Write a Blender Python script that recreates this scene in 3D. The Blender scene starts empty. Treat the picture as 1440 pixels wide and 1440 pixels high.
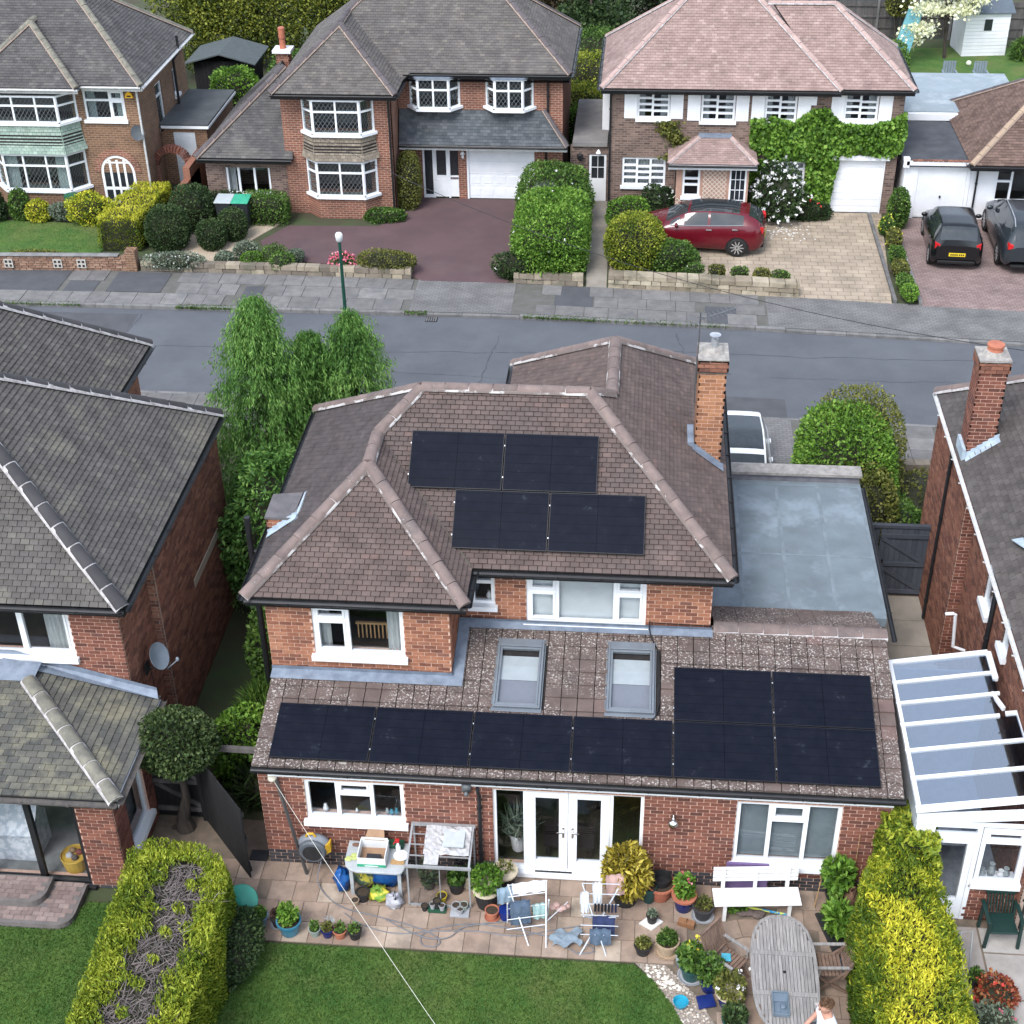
import bpy,math,random

import numpy as np

from mathutils import Vector,Matrix

random.seed(7)

rng=np.random.default_rng(7)

R=math.radians

SC=bpy.context.scene

COL=SC.collection

# ------------------------------------------------------------------ camera, sky, sun, exposure

CAM=Vector((6.0636,-18.2968,20.1429))

CR=Vector((0.99621357,0.08576109,-0.0142672))

CU=Vector((-0.03580676,0.55427528,0.83156286))

CF=Vector((-0.07922369,0.82790334,-0.55524739))

FOC=2062.58/1440.0

cam_data=bpy.data.cameras.new('camera')

cam=bpy.data.objects.new('camera',cam_data)

COL.objects.link(cam)

mw=Matrix.Identity(4)

for i_ in range(3):

    mw[i_][0]=CR[i_];mw[i_][1]=CU[i_];mw[i_][2]=-CF[i_];mw[i_][3]=CAM[i_]

cam.matrix_world=mw

cam_data.sensor_width=36.0

cam_data.lens=FOC*36.0

cam_data.clip_start=0.5

cam_data.clip_end=2000.0

SC.camera=cam

SUN_EL,SUN_AZ=R(54),R(205) # overcast: a broad, weak sun from the garden side

world=bpy.data.worlds.new('World')

SC.world=world

world.use_nodes=True

wn=world.node_tree.nodes

wl=world.node_tree.links

sky=wn.new('ShaderNodeTexSky')

sky.sky_type='NISHITA'

sky.sun_disc=False

sky.sun_elevation=SUN_EL

sky.sun_rotation=SUN_AZ

sky.air_density=1.2

sky.dust_density=1.0

sky.ozone_density=1.0

whsv=wn.new('ShaderNodeHueSaturation')

whsv.inputs['Saturation'].default_value=0.55

wl.new(sky.outputs[0],whsv.inputs['Color'])

wl.new(whsv.outputs[0],wn['Background'].inputs['Color'])

wn['Background'].inputs['Strength'].default_value=0.15

sun_data=bpy.data.lights.new('sun','SUN')

sun_data.energy=1.25

sun_data.angle=R(22)

sun_data.color=(1.0,0.985,0.965)

sun=bpy.data.objects.new('sun',sun_data)

COL.objects.link(sun)

sun.rotation_euler=Vector((-math.sin(SUN_AZ)*math.cos(SUN_EL),-math.cos(SUN_AZ)*math.cos(SUN_EL),-math.sin(SUN_EL))).to_track_quat('-Z','Y').to_euler()

vs=SC.view_settings

vs.view_transform='Standard'

vs.look='None'

vs.exposure=1.4

vs.gamma=1.0

vs.use_curve_mapping=False

SC.cycles.max_bounces=6

SC.cycles.transparent_max_bounces=12

SC.cycles.caustics_reflective=False

SC.cycles.caustics_refractive=False





# ------------------------------------------------------------------ helpers

def mixc(a,b,t):

    return tuple(a[i]*(1-t)+b[i]*t for i in range(3))





class MB:

    """collects geometry that becomes one mesh object"""

    def __init__(s):

        s.v=[];s.f=[];s.m=[];s.t=[]



    def add(s,verts,faces,mi=0,tint=None):

        o=len(s.v)

        s.v.extend([tuple(p) for p in verts])

        t=random.random() if tint is None else tint

        for f in faces:

            s.f.append([i+o for i in f]);s.m.append(mi);s.t.append(t)



    def box(s,x0,x1,y0,y1,z0,z1,mi=0,tint=None):

        s.add([(x0,y0,z0),(x1,y0,z0),(x1,y1,z0),(x0,y1,z0),(x0,y0,z1),(x1,y0,z1),(x1,y1,z1),(x0,y1,z1)],

              [(0,3,2,1),(4,5,6,7),(0,1,5,4),(1,2,6,5),(2,3,7,6),(3,0,4,7)],mi,tint)



    def fbox(s,F,a0,a1,d0,d1,z0,z1,mi=0,tint=None):

        P=[F(a,d,z) for z in (z0,z1) for a,d in ((a0,d0),(a1,d0),(a1,d1),(a0,d1))]

        s.add(P,[(0,3,2,1),(4,5,6,7),(0,1,5,4),(1,2,6,5),(2,3,7,6),(3,0,4,7)],mi,tint)



    def bar(s,A,B,w,h,up=(0,0,1),mi=0,tint=None):

        """square bar from A to B, width w across, height h along up"""

        A=Vector(A);B=Vector(B);d=(B-A).normalized()

        up=Vector(up)

        sd=d.cross(up)

        if sd.length<1e-5:

            sd=d.cross(Vector((1,0,0)))

        sd.normalize();u=sd.cross(d).normalized()

        P=[]

        for q in (A,B):

            for i,j in ((-1,-1),(1,-1),(1,1),(-1,1)):

                P.append(q+sd*(i*w/2)+u*(j*h/2))

        s.add(P,[(0,3,2,1),(4,5,6,7),(0,1,5,4),(1,2,6,5),(2,3,7,6),(3,0,4,7)],mi,tint)



    def tube(s,pts,r,seg=6,mi=0,cap=True,tint=None):

        pts=[Vector(p) for p in pts]

        n=len(pts)

        rs=r if isinstance(r,(list,tuple)) else [r]*n

        V=[]

        prev=None

        for i,p in enumerate(pts):

            d=(pts[min(i+1,n-1)]-pts[max(i-1,0)]).normalized()

            if prev is None:

                a=d.cross(Vector((0,0,1)))

                if a.length<1e-3:

                    a=d.cross(Vector((1,0,0)))

            else:

                a=prev-d*prev.dot(d)

            a.normalize();prev=a

            b=d.cross(a)

            for k in range(seg):

                t=2*math.pi*k/seg

                V.append(p+(a*math.cos(t)+b*math.sin(t))*rs[i])

        F=[]

        for i in range(n-1):

            for k in range(seg):

                F.append((i*seg+k,i*seg+(k+1)%seg,(i+1)*seg+(k+1)%seg,(i+1)*seg+k))

        if cap:

            F.append(tuple(range(seg))[::-1]);F.append(tuple((n-1)*seg+k for k in range(seg)))

        s.add(V,F,mi,tint)



    def lathe(s,prof,c=(0,0,0),seg=16,mi=0,cap=True,sx=1,sy=1,tint=None):

        V=[]

        for r,z in prof:

            for k in range(seg):

                t=2*math.pi*k/seg

                V.append((c[0]+r*sx*math.cos(t),c[1]+r*sy*math.sin(t),c[2]+z))

        F=[]

        for i in range(len(prof)-1):

            for k in range(seg):

                F.append((i*seg+k,i*seg+(k+1)%seg,(i+1)*seg+(k+1)%seg,(i+1)*seg+k))

        if cap:

            F.append(tuple(range(seg))[::-1]);F.append(tuple((len(prof)-1)*seg+k for k in range(seg)))

        s.add(V,F,mi,tint)



    def ell(s,c,r,seg=12,rings=7,mi=0,M=None,tint=None):

        V=[];F=[]

        for i in range(rings+1):

            ph=math.pi*i/rings

            for k in range(seg):

                t=2*math.pi*k/seg

                p=Vector((r[0]*math.sin(ph)*math.cos(t),r[1]*math.sin(ph)*math.sin(t),r[2]*math.cos(ph)))

                if M is not None:

                    p=M@p

                V.append(Vector(c)+p)

        for i in range(rings):

            for k in range(seg):

                F.append((i*seg+k,(i+1)*seg+k,(i+1)*seg+(k+1)%seg,i*seg+(k+1)%seg))

        s.add(V,F,mi,tint)



    def prism(s,pts,vec,mi=0,tint=None):

        n=len(pts)

        vec=Vector(vec)

        V=[Vector(p) for p in pts]+[Vector(p)+vec for p in pts]

        F=[tuple(range(n))[::-1],tuple(range(n,2*n))]+[(i,(i+1)%n,n+(i+1)%n,n+i) for i in range(n)]

        s.add(V,F,mi,tint)



    def face(s,pts,mi=0,tint=None):

        s.add(pts,[tuple(range(len(pts)))],mi,tint)



    def grid(s,rows,mi=0,tint=None,closed=False):

        """rows: list of equal-length point rows"""

        n=len(rows[0]);V=[p for r in rows for p in r];F=[]

        for i in range(len(rows)-1):

            for k in range(n if closed else n-1):

                F.append((i*n+k,i*n+(k+1)%n,(i+1)*n+(k+1)%n,(i+1)*n+k))

        s.add(V,F,mi,tint)



    def mesh(s,name):

        me=bpy.data.meshes.new(name)

        me.from_pydata(s.v,[],s.f)

        if s.m and max(s.m)>0:

            me.polygons.foreach_set('material_index',s.m)

        if s.t:

            at=me.attributes.new('tint','FLOAT','FACE')

            at.data.foreach_set('value',s.t)

        me.update()

        return me





WM={} # world matrices of Empties





def setpar(o,parent,W=True):

    if parent is None:

        return

    o.parent=parent

    if W and parent.name in WM:

        o.matrix_parent_inverse=WM[parent.name].inverted()





def link(name,me,mats,parent=None,W=True,smooth=False,kind=None,bevel=0,fixn=False):

    o=bpy.data.objects.new(name,me)

    COL.objects.link(o)

    for m in (mats if isinstance(mats,(list,tuple)) else [mats]):

        if m is not None and len(me.materials)<8 and m.name not in [x.name for x in me.materials if x]:

            me.materials.append(m)

    if smooth:

        me.polygons.foreach_set('use_smooth',[True]*len(me.polygons))

    setpar(o,parent,W)

    if kind:

        o['kind']=kind

    if bevel:

        b=o.modifiers.new('bevel','BEVEL');b.width=bevel;b.segments=2;b.limit_method='ANGLE'

    return o





def obj(name,mb,mats,parent=None,W=True,smooth=False,kind=None,bevel=0):

    return link(name,mb.mesh(name),mats,parent,W,smooth,kind,bevel)





def tag(o,label=None,cat=None,group=None,kind=None):

    if label:o['label']=label

    if cat:o['category']=cat

    if group:o['group']=group

    if kind:o['kind']=kind

    return o





def thing(name,label,cat,loc=(0,0,0),rz=0,group=None):

    o=bpy.data.objects.new(name,None)

    COL.objects.link(o)

    o.empty_display_size=0.2

    o.location=loc;o.rotation_euler=(0,0,rz)

    WM[o.name]=Matrix.Translation(Vector(loc))@Matrix.Rotation(rz,4,'Z')

    return tag(o,label,cat,group)





def copy_tree(o,parent=None):

    c=o.copy();COL.objects.link(c)

    if parent is not None:

        c.parent=parent

    for ch in o.children:

        copy_tree(ch,c)

    return c





def frame(O,u,n=None):

    """wall frame: a runs along u, d outwards, z up. n defaults to u turned -90 deg (right-hand side)"""

    O=Vector(O);u=Vector((u[0],u[1],0)).normalized()

    n=Vector((u.y,-u.x,0)) if n is None else Vector(n)

    def F(a,d,z):

        return O+u*a+n*d+Vector((0,0,z))

    F.O,F.u,F.n=O,u,n

    return F





def pix(P):

    d=Vector(P)-CAM;z=d.dot(CF)

    return 0.5+FOC*d.dot(CR)/z,0.5-FOC*d.dot(CU)/z,z





def inview(P,m=0.0):

    x,y,z=pix(P)

    return -m<x<1+m and -m<y<1+m





# ------------------------------------------------------------------ materials

MATS={}





def nt(name):

    m=bpy.data.materials.new(name);m.use_nodes=True

    t=m.node_tree

    return m,t.nodes,t.links,t.nodes['Principled BSDF']





def M(name,c1,c2=None,scale=6.0,rough=0.8,metal=0.0,bump=0.0,bscale=40.0,ramp=None,speck=None,spec=0.35,detail=5,tint=0.0,contrast=(0.35,0.65),coat=0,stains=None,stretch=None):

    """procedural surface: two-colour noise, per-piece tint ramp, fine specks, bump"""

    if name in MATS:

        return MATS[name]

    m,N,L,B=nt(name)

    geo=N.new('ShaderNodeNewGeometry')

    pos=geo.outputs['Position']

    if stretch:

        mp=N.new('ShaderNodeVectorMath');mp.operation='MULTIPLY';mp.inputs[1].default_value=stretch

        L.new(pos,mp.inputs[0]);pos=mp.outputs[0]

    def noise(sc,det=detail,rgh=0.6):

        n=N.new('ShaderNodeTexNoise');n.inputs['Scale'].default_value=sc;n.inputs['Detail'].default_value=det

        n.inputs['Roughness'].default_value=rgh

        L.new(pos,n.inputs['Vector']); return n.outputs['Fac']

    def mr(x,a,b,c=0.0,d=1.0):

        r=N.new('ShaderNodeMapRange');r.inputs['From Min'].default_value=a;r.inputs['From Max'].default_value=b

        r.inputs['To Min'].default_value=c;r.inputs['To Max'].default_value=d

        L.new(x,r.inputs['Value']); return r.outputs[0]

    def mix(f,a,b,mode='MIX'):

        x=N.new('ShaderNodeMix');x.data_type='RGBA';x.blend_type=mode

        for k,v in ((0,f),(6,a),(7,b)):

            if hasattr(v,'links') or hasattr(v,'is_linked'):

                L.new(v,x.inputs[k])

            elif k==0:

                x.inputs[0].default_value=v

            else:

                x.inputs[k].default_value=(*v,1)

        return x.outputs[2]

    tv=None

    if ramp or tint:

        at=N.new('ShaderNodeAttribute');at.attribute_name='tint'

        oi=N.new('ShaderNodeObjectInfo')

        ad=N.new('ShaderNodeMath');ad.operation='ADD'

        L.new(at.outputs['Fac'],ad.inputs[0]);L.new(oi.outputs['Random'],ad.inputs[1])

        fr=N.new('ShaderNodeMath');fr.operation='FRACT';L.new(ad.outputs[0],fr.inputs[0])

        tv=fr.outputs[0]

    if ramp:

        rp=N.new('ShaderNodeValToRGB')

        el=rp.color_ramp.elements

        while len(el)<len(ramp):el.new(0.5)

        for e,(p,c) in zip(el,ramp):

            e.position=p;e.color=(*c,1)

        L.new(tv,rp.inputs[0])

        col=rp.outputs[0]

        nf=mr(noise(scale),0.25,0.75,0.72,1.22)

        mm=N.new('ShaderNodeVectorMath');mm.operation='SCALE';L.new(col,mm.inputs[0]);L.new(nf,mm.inputs['Scale'])

        col=mm.outputs[0]

    else:

        c2=c2 or tuple(x*0.75 for x in c1)

        f=mr(noise(scale),contrast[0],contrast[1])

        col=mix(f,c1,c2)

        if tint:

            nf=mr(tv,0,1,1-tint,1+tint)

            mm=N.new('ShaderNodeVectorMath');mm.operation='SCALE';L.new(col,mm.inputs[0]);L.new(nf,mm.inputs['Scale'])

            col=mm.outputs[0]

    if stains: # (colour, scale, threshold, softness, strength)

        sc_,ss,th,so,st=stains

        f=mr(noise(ss,6,0.65),th,th+so,0,st)

        col=mix(f,col,sc_)

    if speck: # (colour, scale, threshold)

        sc_,ss,th=speck[:3]

        n1=noise(ss,3,0.7)

        f=mr(n1,th,th+0.035)

        if len(speck)>3:

            f2=mr(noise(speck[3],3),speck[4],speck[4]+0.1)

            mu=N.new('ShaderNodeMath');mu.operation='MULTIPLY';L.new(f,mu.inputs[0]);L.new(f2,mu.inputs[1]);f=mu.outputs[0]

        col=mix(f,col,sc_)

    if c1 is None:

        c1=(0.5,0.5,0.5)

    if hasattr(col,'links') or hasattr(col,'is_linked'):

        L.new(col,B.inputs['Base Color'])

    B.inputs['Roughness'].default_value=rough

    B.inputs['Metallic'].default_value=metal

    B.inputs['Specular IOR Level'].default_value=spec

    if coat:

        B.inputs['Coat Weight'].default_value=coat;B.inputs['Coat Roughness'].default_value=0.05

    if bump:

        bn=N.new('ShaderNodeBump');bn.inputs['Strength'].default_value=bump;bn.inputs['Distance'].default_value=0.02

        L.new(noise(bscale,6),bn.inputs['Height']);L.new(bn.outputs[0],B.inputs['Normal'])

    MATS[name]=m

    return m





def brickmat(name,cols,mortar,bw=0.225,bh=0.075,ms=0.012,bump=0.5,rough=0.9,flat=False):

    """far walls whose bricks are only a few pixels: brick texture laid along any axis-aligned wall"""

    if name in MATS:

        return MATS[name]

    m,N,L,B=nt(name)

    geo=N.new('ShaderNodeNewGeometry')

    sp=N.new('ShaderNodeSeparateXYZ');L.new(geo.outputs['Position'],sp.inputs[0])

    ad=N.new('ShaderNodeMath');ad.operation='ADD';L.new(sp.outputs[0],ad.inputs[0]);L.new(sp.outputs[1],ad.inputs[1])

    cb=N.new('ShaderNodeCombineXYZ');L.new(sp.outputs[0] if flat else ad.outputs[0],cb.inputs[0]);L.new(sp.outputs[1 if flat else 2],cb.inputs[1])

    br=N.new('ShaderNodeTexBrick')

    L.new(cb.outputs[0],br.inputs['Vector'])

    br.inputs['Scale'].default_value=1.0

    br.inputs['Brick Width'].default_value=bw;br.inputs['Row Height'].default_value=bh

    br.inputs['Mortar Size'].default_value=ms;br.inputs['Mortar Smooth'].default_value=0.2;br.inputs['Bias'].default_value=0.0

    br.inputs['Color1'].default_value=(*cols[0],1);br.inputs['Color2'].default_value=(*cols[1],1);br.inputs['Mortar'].default_value=(*mortar,1)

    no=N.new('ShaderNodeTexNoise');no.inputs['Scale'].default_value=1.3;no.inputs['Detail'].default_value=6

    L.new(geo.outputs['Position'],no.inputs['Vector'])

    mr=N.new('ShaderNodeMapRange');mr.inputs[1].default_value=.3;mr.inputs[2].default_value=.7;mr.inputs[3].default_value=.75;mr.inputs[4].default_value=1.2

    L.new(no.outputs['Fac'],mr.inputs[0])

    sc=N.new('ShaderNodeVectorMath');sc.operation='SCALE';L.new(br.outputs['Color'],sc.inputs[0]);L.new(mr.outputs[0],sc.inputs['Scale'])

    L.new(sc.outputs[0],B.inputs['Base Color'])

    B.inputs['Roughness'].default_value=rough

    bn=N.new('ShaderNodeBump');bn.inputs['Strength'].default_value=bump;bn.inputs['Distance'].default_value=0.015;bn.invert=True

    L.new(br.outputs['Fac'],bn.inputs['Height']);L.new(bn.outputs[0],B.inputs['Normal'])

    MATS[name]=m

    return m





def glassmat(name,tintc=(0.9,0.95,0.95),rough=0.02,leaded=None,refl=1.0,base=0.0,gcol=(0.9,0.95,1,1)):

    """clear pane: Fresnel mirror over a transparent sheet; leaded adds a diamond lattice of lead"""

    if name in MATS:

        return MATS[name]

    m,N,L,B=nt(name)

    N.remove(B)

    out=N['Material Output']

    tr=N.new('ShaderNodeBsdfTransparent');tr.inputs[0].default_value=(*tintc,1)

    gl=N.new('ShaderNodeBsdfGlossy');gl.inputs['Roughness'].default_value=rough;gl.inputs['Color'].default_value=gcol

    fr=N.new('ShaderNodeFresnel');fr.inputs[0].default_value=1.6

    gb=N.new('ShaderNodeNewGeometry')

    fc=N.new('ShaderNodeMath');fc.operation='SUBTRACT';fc.inputs[0].default_value=refl;L.new(gb.outputs['Backfacing'],fc.inputs[1]);fc.use_clamp=True

    mu=N.new('ShaderNodeMath');mu.operation='MULTIPLY';L.new(fc.outputs[0],mu.inputs[1]);L.new(fr.outputs[0],mu.inputs[0])

    mb_=N.new('ShaderNodeMath');mb_.operation='MULTIPLY_ADD';mb_.inputs[1].default_value=base;L.new(fc.outputs[0],mb_.inputs[0]);L.new(mu.outputs[0],mb_.inputs[2])

    mx=N.new('ShaderNodeMixShader');L.new(mb_.outputs[0],mx.inputs[0]);L.new(tr.outputs[0],mx.inputs[1]);L.new(gl.outputs[0],mx.inputs[2])

    sh=mx.outputs[0]

    if leaded:

        geo=N.new('ShaderNodeNewGeometry');sp=N.new('ShaderNodeSeparateXYZ');L.new(geo.outputs['Position'],sp.inputs[0])

        ux=N.new('ShaderNodeMath');ux.operation='ADD';L.new(sp.outputs[0],ux.inputs[0]);L.new(sp.outputs[1],ux.inputs[1])

        fs=[]

        for sgn in ('ADD','SUBTRACT'):

            zs=N.new('ShaderNodeMath');zs.operation='MULTIPLY';zs.inputs[1].default_value=0.72;L.new(sp.outputs[2],zs.inputs[0])

            a=N.new('ShaderNodeMath');a.operation=sgn;L.new(ux.outputs[0],a.inputs[0]);L.new(zs.outputs[0],a.inputs[1])

            b=N.new('ShaderNodeMath');b.operation='DIVIDE';b.inputs[1].default_value=leaded;L.new(a.outputs[0],b.inputs[0])

            c=N.new('ShaderNodeMath');c.operation='FRACT';L.new(b.outputs[0],c.inputs[0])

            d=N.new('ShaderNodeMath');d.operation='LESS_THAN';d.inputs[1].default_value=0.075;L.new(c.outputs[0],d.inputs[0])

            fs.append(d.outputs[0])

        mxx=N.new('ShaderNodeMath');mxx.operation='MAXIMUM';L.new(fs[0],mxx.inputs[0]);L.new(fs[1],mxx.inputs[1])

        le=N.new('ShaderNodeBsdfDiffuse');le.inputs[0].default_value=(0.16,0.165,0.175,1)

        m2=N.new('ShaderNodeMixShader');L.new(mxx.outputs[0],m2.inputs[0]);L.new(sh,m2.inputs[1]);L.new(le.outputs[0],m2.inputs[2])

        sh=m2.outputs[0]

    L.new(sh,out.inputs[0])

    MATS[name]=m

    return m





def leafmat(name,ramp,rough=0.6,trans=0.3,nscale=1.2,boost=1.35):

    """leaves: colour by per-leaf tint and a slow patchiness, some light passing through"""

    if name in MATS:

        return MATS[name]

    m,N,L,B=nt(name)

    out=N['Material Output']

    at=N.new('ShaderNodeAttribute');at.attribute_name='tint'

    geo=N.new('ShaderNodeNewGeometry')

    no=N.new('ShaderNodeTexNoise');no.inputs['Scale'].default_value=nscale;no.inputs['Detail'].default_value=3

    L.new(geo.outputs['Position'],no.inputs['Vector'])

    a=N.new('ShaderNodeMath');a.operation='MULTIPLY_ADD';a.inputs[1].default_value=1.3;a.inputs[2].default_value=-0.65;L.new(no.outputs['Fac'],a.inputs[0])

    b=N.new('ShaderNodeMath');b.operation='ADD';b.use_clamp=True;L.new(a.outputs[0],b.inputs[0]);L.new(at.outputs['Fac'],b.inputs[1])

    rp=N.new('ShaderNodeValToRGB');el=rp.color_ramp.elements

    while len(el)<len(ramp):el.new(0.5)

    for e,(p,c) in zip(el,ramp):

        e.position=p;e.color=(*[min(.8,v*boost) for v in c],1)

    L.new(b.outputs[0],rp.inputs[0])

    L.new(rp.outputs[0],B.inputs['Base Color'])

    B.inputs['Roughness'].default_value=rough;B.inputs['Specular IOR Level'].default_value=0.3

    tl=N.new('ShaderNodeBsdfTranslucent');L.new(rp.outputs[0],tl.inputs[0])

    mx=N.new('ShaderNodeMixShader');mx.inputs[0].default_value=trans

    L.new(B.outputs[0],mx.inputs[1]);L.new(tl.outputs[0],mx.inputs[2]);L.new(mx.outputs[0],out.inputs[0])

    MATS[name]=m

    return m





UPVC=M('white_plastic',(0.80,0.82,0.84),(0.72,0.74,0.77),scale=2,rough=0.4)

BLACKP=M('black_plastic',(0.012,0.013,0.015),(0.02,0.02,0.022),rough=0.4)

LEAD=M('lead_flashing',(0.23,0.27,0.33),(0.15,0.18,0.23),scale=5,rough=0.55,metal=0.2,bump=0.15,bscale=12)

MORTAR=M('mortar',(0.60,0.40,0.31),(0.48,0.31,0.24),scale=20,rough=0.95)

PALEMORT=M('pale_mortar',(0.50,0.48,0.48),(0.26,0.24,0.24),scale=9,rough=0.95)

DARKROOM=M('room_walls',(0.15,0.14,0.125),(0.11,0.10,0.09),scale=1.2,rough=0.9)

ROOMFLOOR=M('room_floor',(0.065,0.052,0.042),(0.045,0.038,0.032),scale=1.5,rough=0.7)

GLASS=glassmat('window_glass',(.93,.94,.95))

GLASSL=glassmat('leaded_glass',leaded=0.15)

CURT=M('net_curtain',(0.42,0.44,0.43),(0.30,0.32,0.31),scale=3,rough=0.9,stretch=(12,12,1))

BLIND=M('blind_fabric',(0.58,0.61,0.61),(0.50,0.53,0.53),scale=2,rough=0.85)

BRICK=M('house_brick',None,ramp=[(0.0,(0.10,0.045,0.036)),(0.3,(0.155,0.062,0.046)),(0.65,(0.195,0.077,0.055)),(0.9,(0.235,0.10,0.07)),(1.0,(0.12,0.058,0.05))],scale=14,rough=0.9,bump=0.3,bscale=60,spec=0.2)

BRICKO=M('orange_brick',None,ramp=[(0.0,(0.15,0.064,0.045)),(0.3,(0.235,0.098,0.062)),(0.65,(0.30,0.128,0.076)),(0.9,(0.35,0.165,0.10)),(1.0,(0.17,0.08,0.06))],scale=14,rough=0.9,bump=0.3,bscale=60,spec=0.2)

BRICKD=M('weathered_brick',None,ramp=[(0.0,(0.12,0.058,0.044)),(0.3,(0.185,0.083,0.058)),(0.65,(0.235,0.105,0.07)),(0.9,(0.28,0.135,0.09)),(1.0,(0.15,0.075,0.06))],scale=14,rough=0.9,bump=0.3,bscale=60,spec=0.2)

BLUEBR=M('blue_brick',None,ramp=[(0.0,(0.030,0.030,0.036)),(0.5,(0.05,0.05,0.056)),(1.0,(0.07,0.065,0.07))],scale=14,rough=0.7)

MORTG=M('grey_mortar',(0.36,0.28,0.23),(0.27,0.20,0.165),scale=20,rough=0.95)

DARKUNDER=M('roof_underlay',(0.02,0.017,0.016),(0.03,0.026,0.025),rough=1)

# ------------------------------------------------------------------ roofs, walls, windows

def inside(poly,x,y):

    c=False;n=len(poly);j=n-1

    for i in range(n):

        xi,yi=poly[i];xj,yj=poly[j]

        if (yi>y)!=(yj>y) and x<(xj-xi)*(y-yi)/(yj-yi)+xi:

            c= not c

        j=i

    return c





def clip_rect(poly,x0,x1,y0,y1):

    """polygon clipped to a rectangle"""

    def cut(P,f):

        out=[]

        for i in range(len(P)):

            a,b=P[i-1],P[i];fa,fb=f(a),f(b)

            if (fa>=0)!=(fb>=0):

                t=fa/(fa-fb);out.append((a[0]+(b[0]-a[0])*t,a[1]+(b[1]-a[1])*t))

            if fb>=0:out.append(b)

        return out

    for f in (lambda p:p[0]-x0, lambda p:x1-p[0], lambda p:p[1]-y0, lambda p:y1-p[1]):

        poly=cut(poly,f)

        if len(poly)<3: return []

    return poly





def plane_axes(poly):

    P=[Vector(p) for p in poly]

    n=Vector((0,0,0))

    for i in range(len(P)):

        a,b=P[i],P[(i+1)%len(P)]

        n+=Vector(((a.y-b.y)*(a.z+b.z),(a.z-b.z)*(a.x+b.x),(a.x-b.x)*(a.y+b.y)))

    n.normalize()

    if n.z<0:n=-n

    h=Vector((0,0,1)).cross(n).normalized() # level, along the courses

    s=n.cross(h).normalized() # up the slope

    return P,n,h,s





def piece_split(items,nmax):

    """items: (score, data); the nmax that show largest become objects"""

    items.sort(key=lambda q:-q[0])

    return [d for _,d in items[:nmax]],[d for _,d in items[nmax:]]





def tile_roof(parent,polys,tmat,w=0.165,gauge=0.10,th=0.022,nobj=300,bond=True,gap=0.004,name='roof',under=0.16,holes=None,minpx=9.0):

    """a roof of separate tiles on a closed deck; the tiles that show largest are objects, the rest one mesh"""

    deck=MB();rest=MB();full=[]

    holes=holes or []

    for poly in polys:

        P,n,h,s=plane_axes(poly)

        O=P[0]

        q=[((p-O).dot(h),(p-O).dot(s)) for p in P]

        deck.prism([p-n*0.012 for p in P],-n*under)

        u0=min(a for a,b in q);u1=max(a for a,b in q);v0=min(b for a,b in q);v1=max(b for a,b in q)

        hq=[[((Vector(p)-O).dot(h),(Vector(p)-O).dot(s)) for p in H] for H in holes]

        k=0;v=v0

        while v<v1:

            off=(w/2 if (k%2 and bond) else 0)

            u=u0-off

            while u<u1:

                a0,a1,b0,b1=u+gap/2,u+w-gap/2,v,v+gauge

                u+=w

                cx,cy=(a0+a1)/2,(b0+b1)/2

                if any(inside(H,cx,cy) for H in hq):

                    continue

                cs=[inside(q,a,b) for a,b in ((a0,b0+1e-4),(a1,b0+1e-4),(a1,b1-1e-4),(a0,b1-1e-4))]

                if all(cs):

                    C=O+h*a0+s*b0

                    full.append((C,h,s,n,a1-a0,b1-b0))

                elif any(cs) or inside(q,cx,cy):

                    c=clip_rect(q,a0,a1,b0,b1)

                    if len(c)>=3:

                        V=[]

                        for a,b in c:

                            hz=th+(0.3*th-th)*(b-b0)/gauge

                            V.append(O+h*a+s*b+n*hz)

                        V+=[O+h*a+s*b-n*0.008 for a,b in c]

                        m=len(c)

                        rest.add(V,[tuple(range(m))]+[(i,m+i,m+(i+1)%m,(i+1)%m) for i in range(m)])

            v+=gauge;k+=1

    items=[]

    for T in full:

        C,h,s,n,a,b=T

        c=C+h*a/2+s*b/2

        d=CAM-c;x,y,z=pix(c)

        px=a*FOC*1440/z

        ok=inview(c) and n.dot(d)>0 and px>=minpx

        items.append(((n.dot(d)/d.length**3 if ok else -1),T))

    vis=[q for q in items if q[0]>0]

    objs,more=piece_split(vis,nobj)

    more+=[d for q,d in items if q<=0]

    roof=obj(name,deck,DARKUNDER,parent)

    def tileverts(a,b,j=0.0):

        return [(0,0,th+j),(a,0,th+j),(a,b,0.3*th),(0,b,0.3*th),(0,0,-0.008),(a,0,-0.008),(a,b,-0.008),(0,b,-0.008)]

    TF=[(0,1,2,3),(0,4,5,1),(1,5,6,2),(3,7,4,0)]

    meshes={}

    for C,h,s,n,a,b in objs:

        key=(round(a,3),round(b,3))

        if key not in meshes:

            mb=MB();mb.add(tileverts(a,b),TF,tint=0.0)

            me=mb.mesh('tile');me.materials.append(tmat);meshes[key]=me

        o=bpy.data.objects.new('tile',meshes[key]);COL.objects.link(o)

        o.parent=roof

        j=random.uniform(-0.004,0.004)

        o.matrix_basis=Matrix(((h.x,s.x,n.x,C.x+n.x*j),(h.y,s.y,n.y,C.y+n.y*j),(h.z,s.z,n.z,C.z+n.z*j),(0,0,0,1)))

    for C,h,s,n,a,b in more:

        j=random.uniform(-0.004,0.004)

        rest.add([C+h*p[0]+s*p[1]+n*p[2] for p in tileverts(a,b,j)],TF)

    if rest.v:

        obj('tile_rows',rest,tmat,roof,kind='stuff')

    return roof





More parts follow.
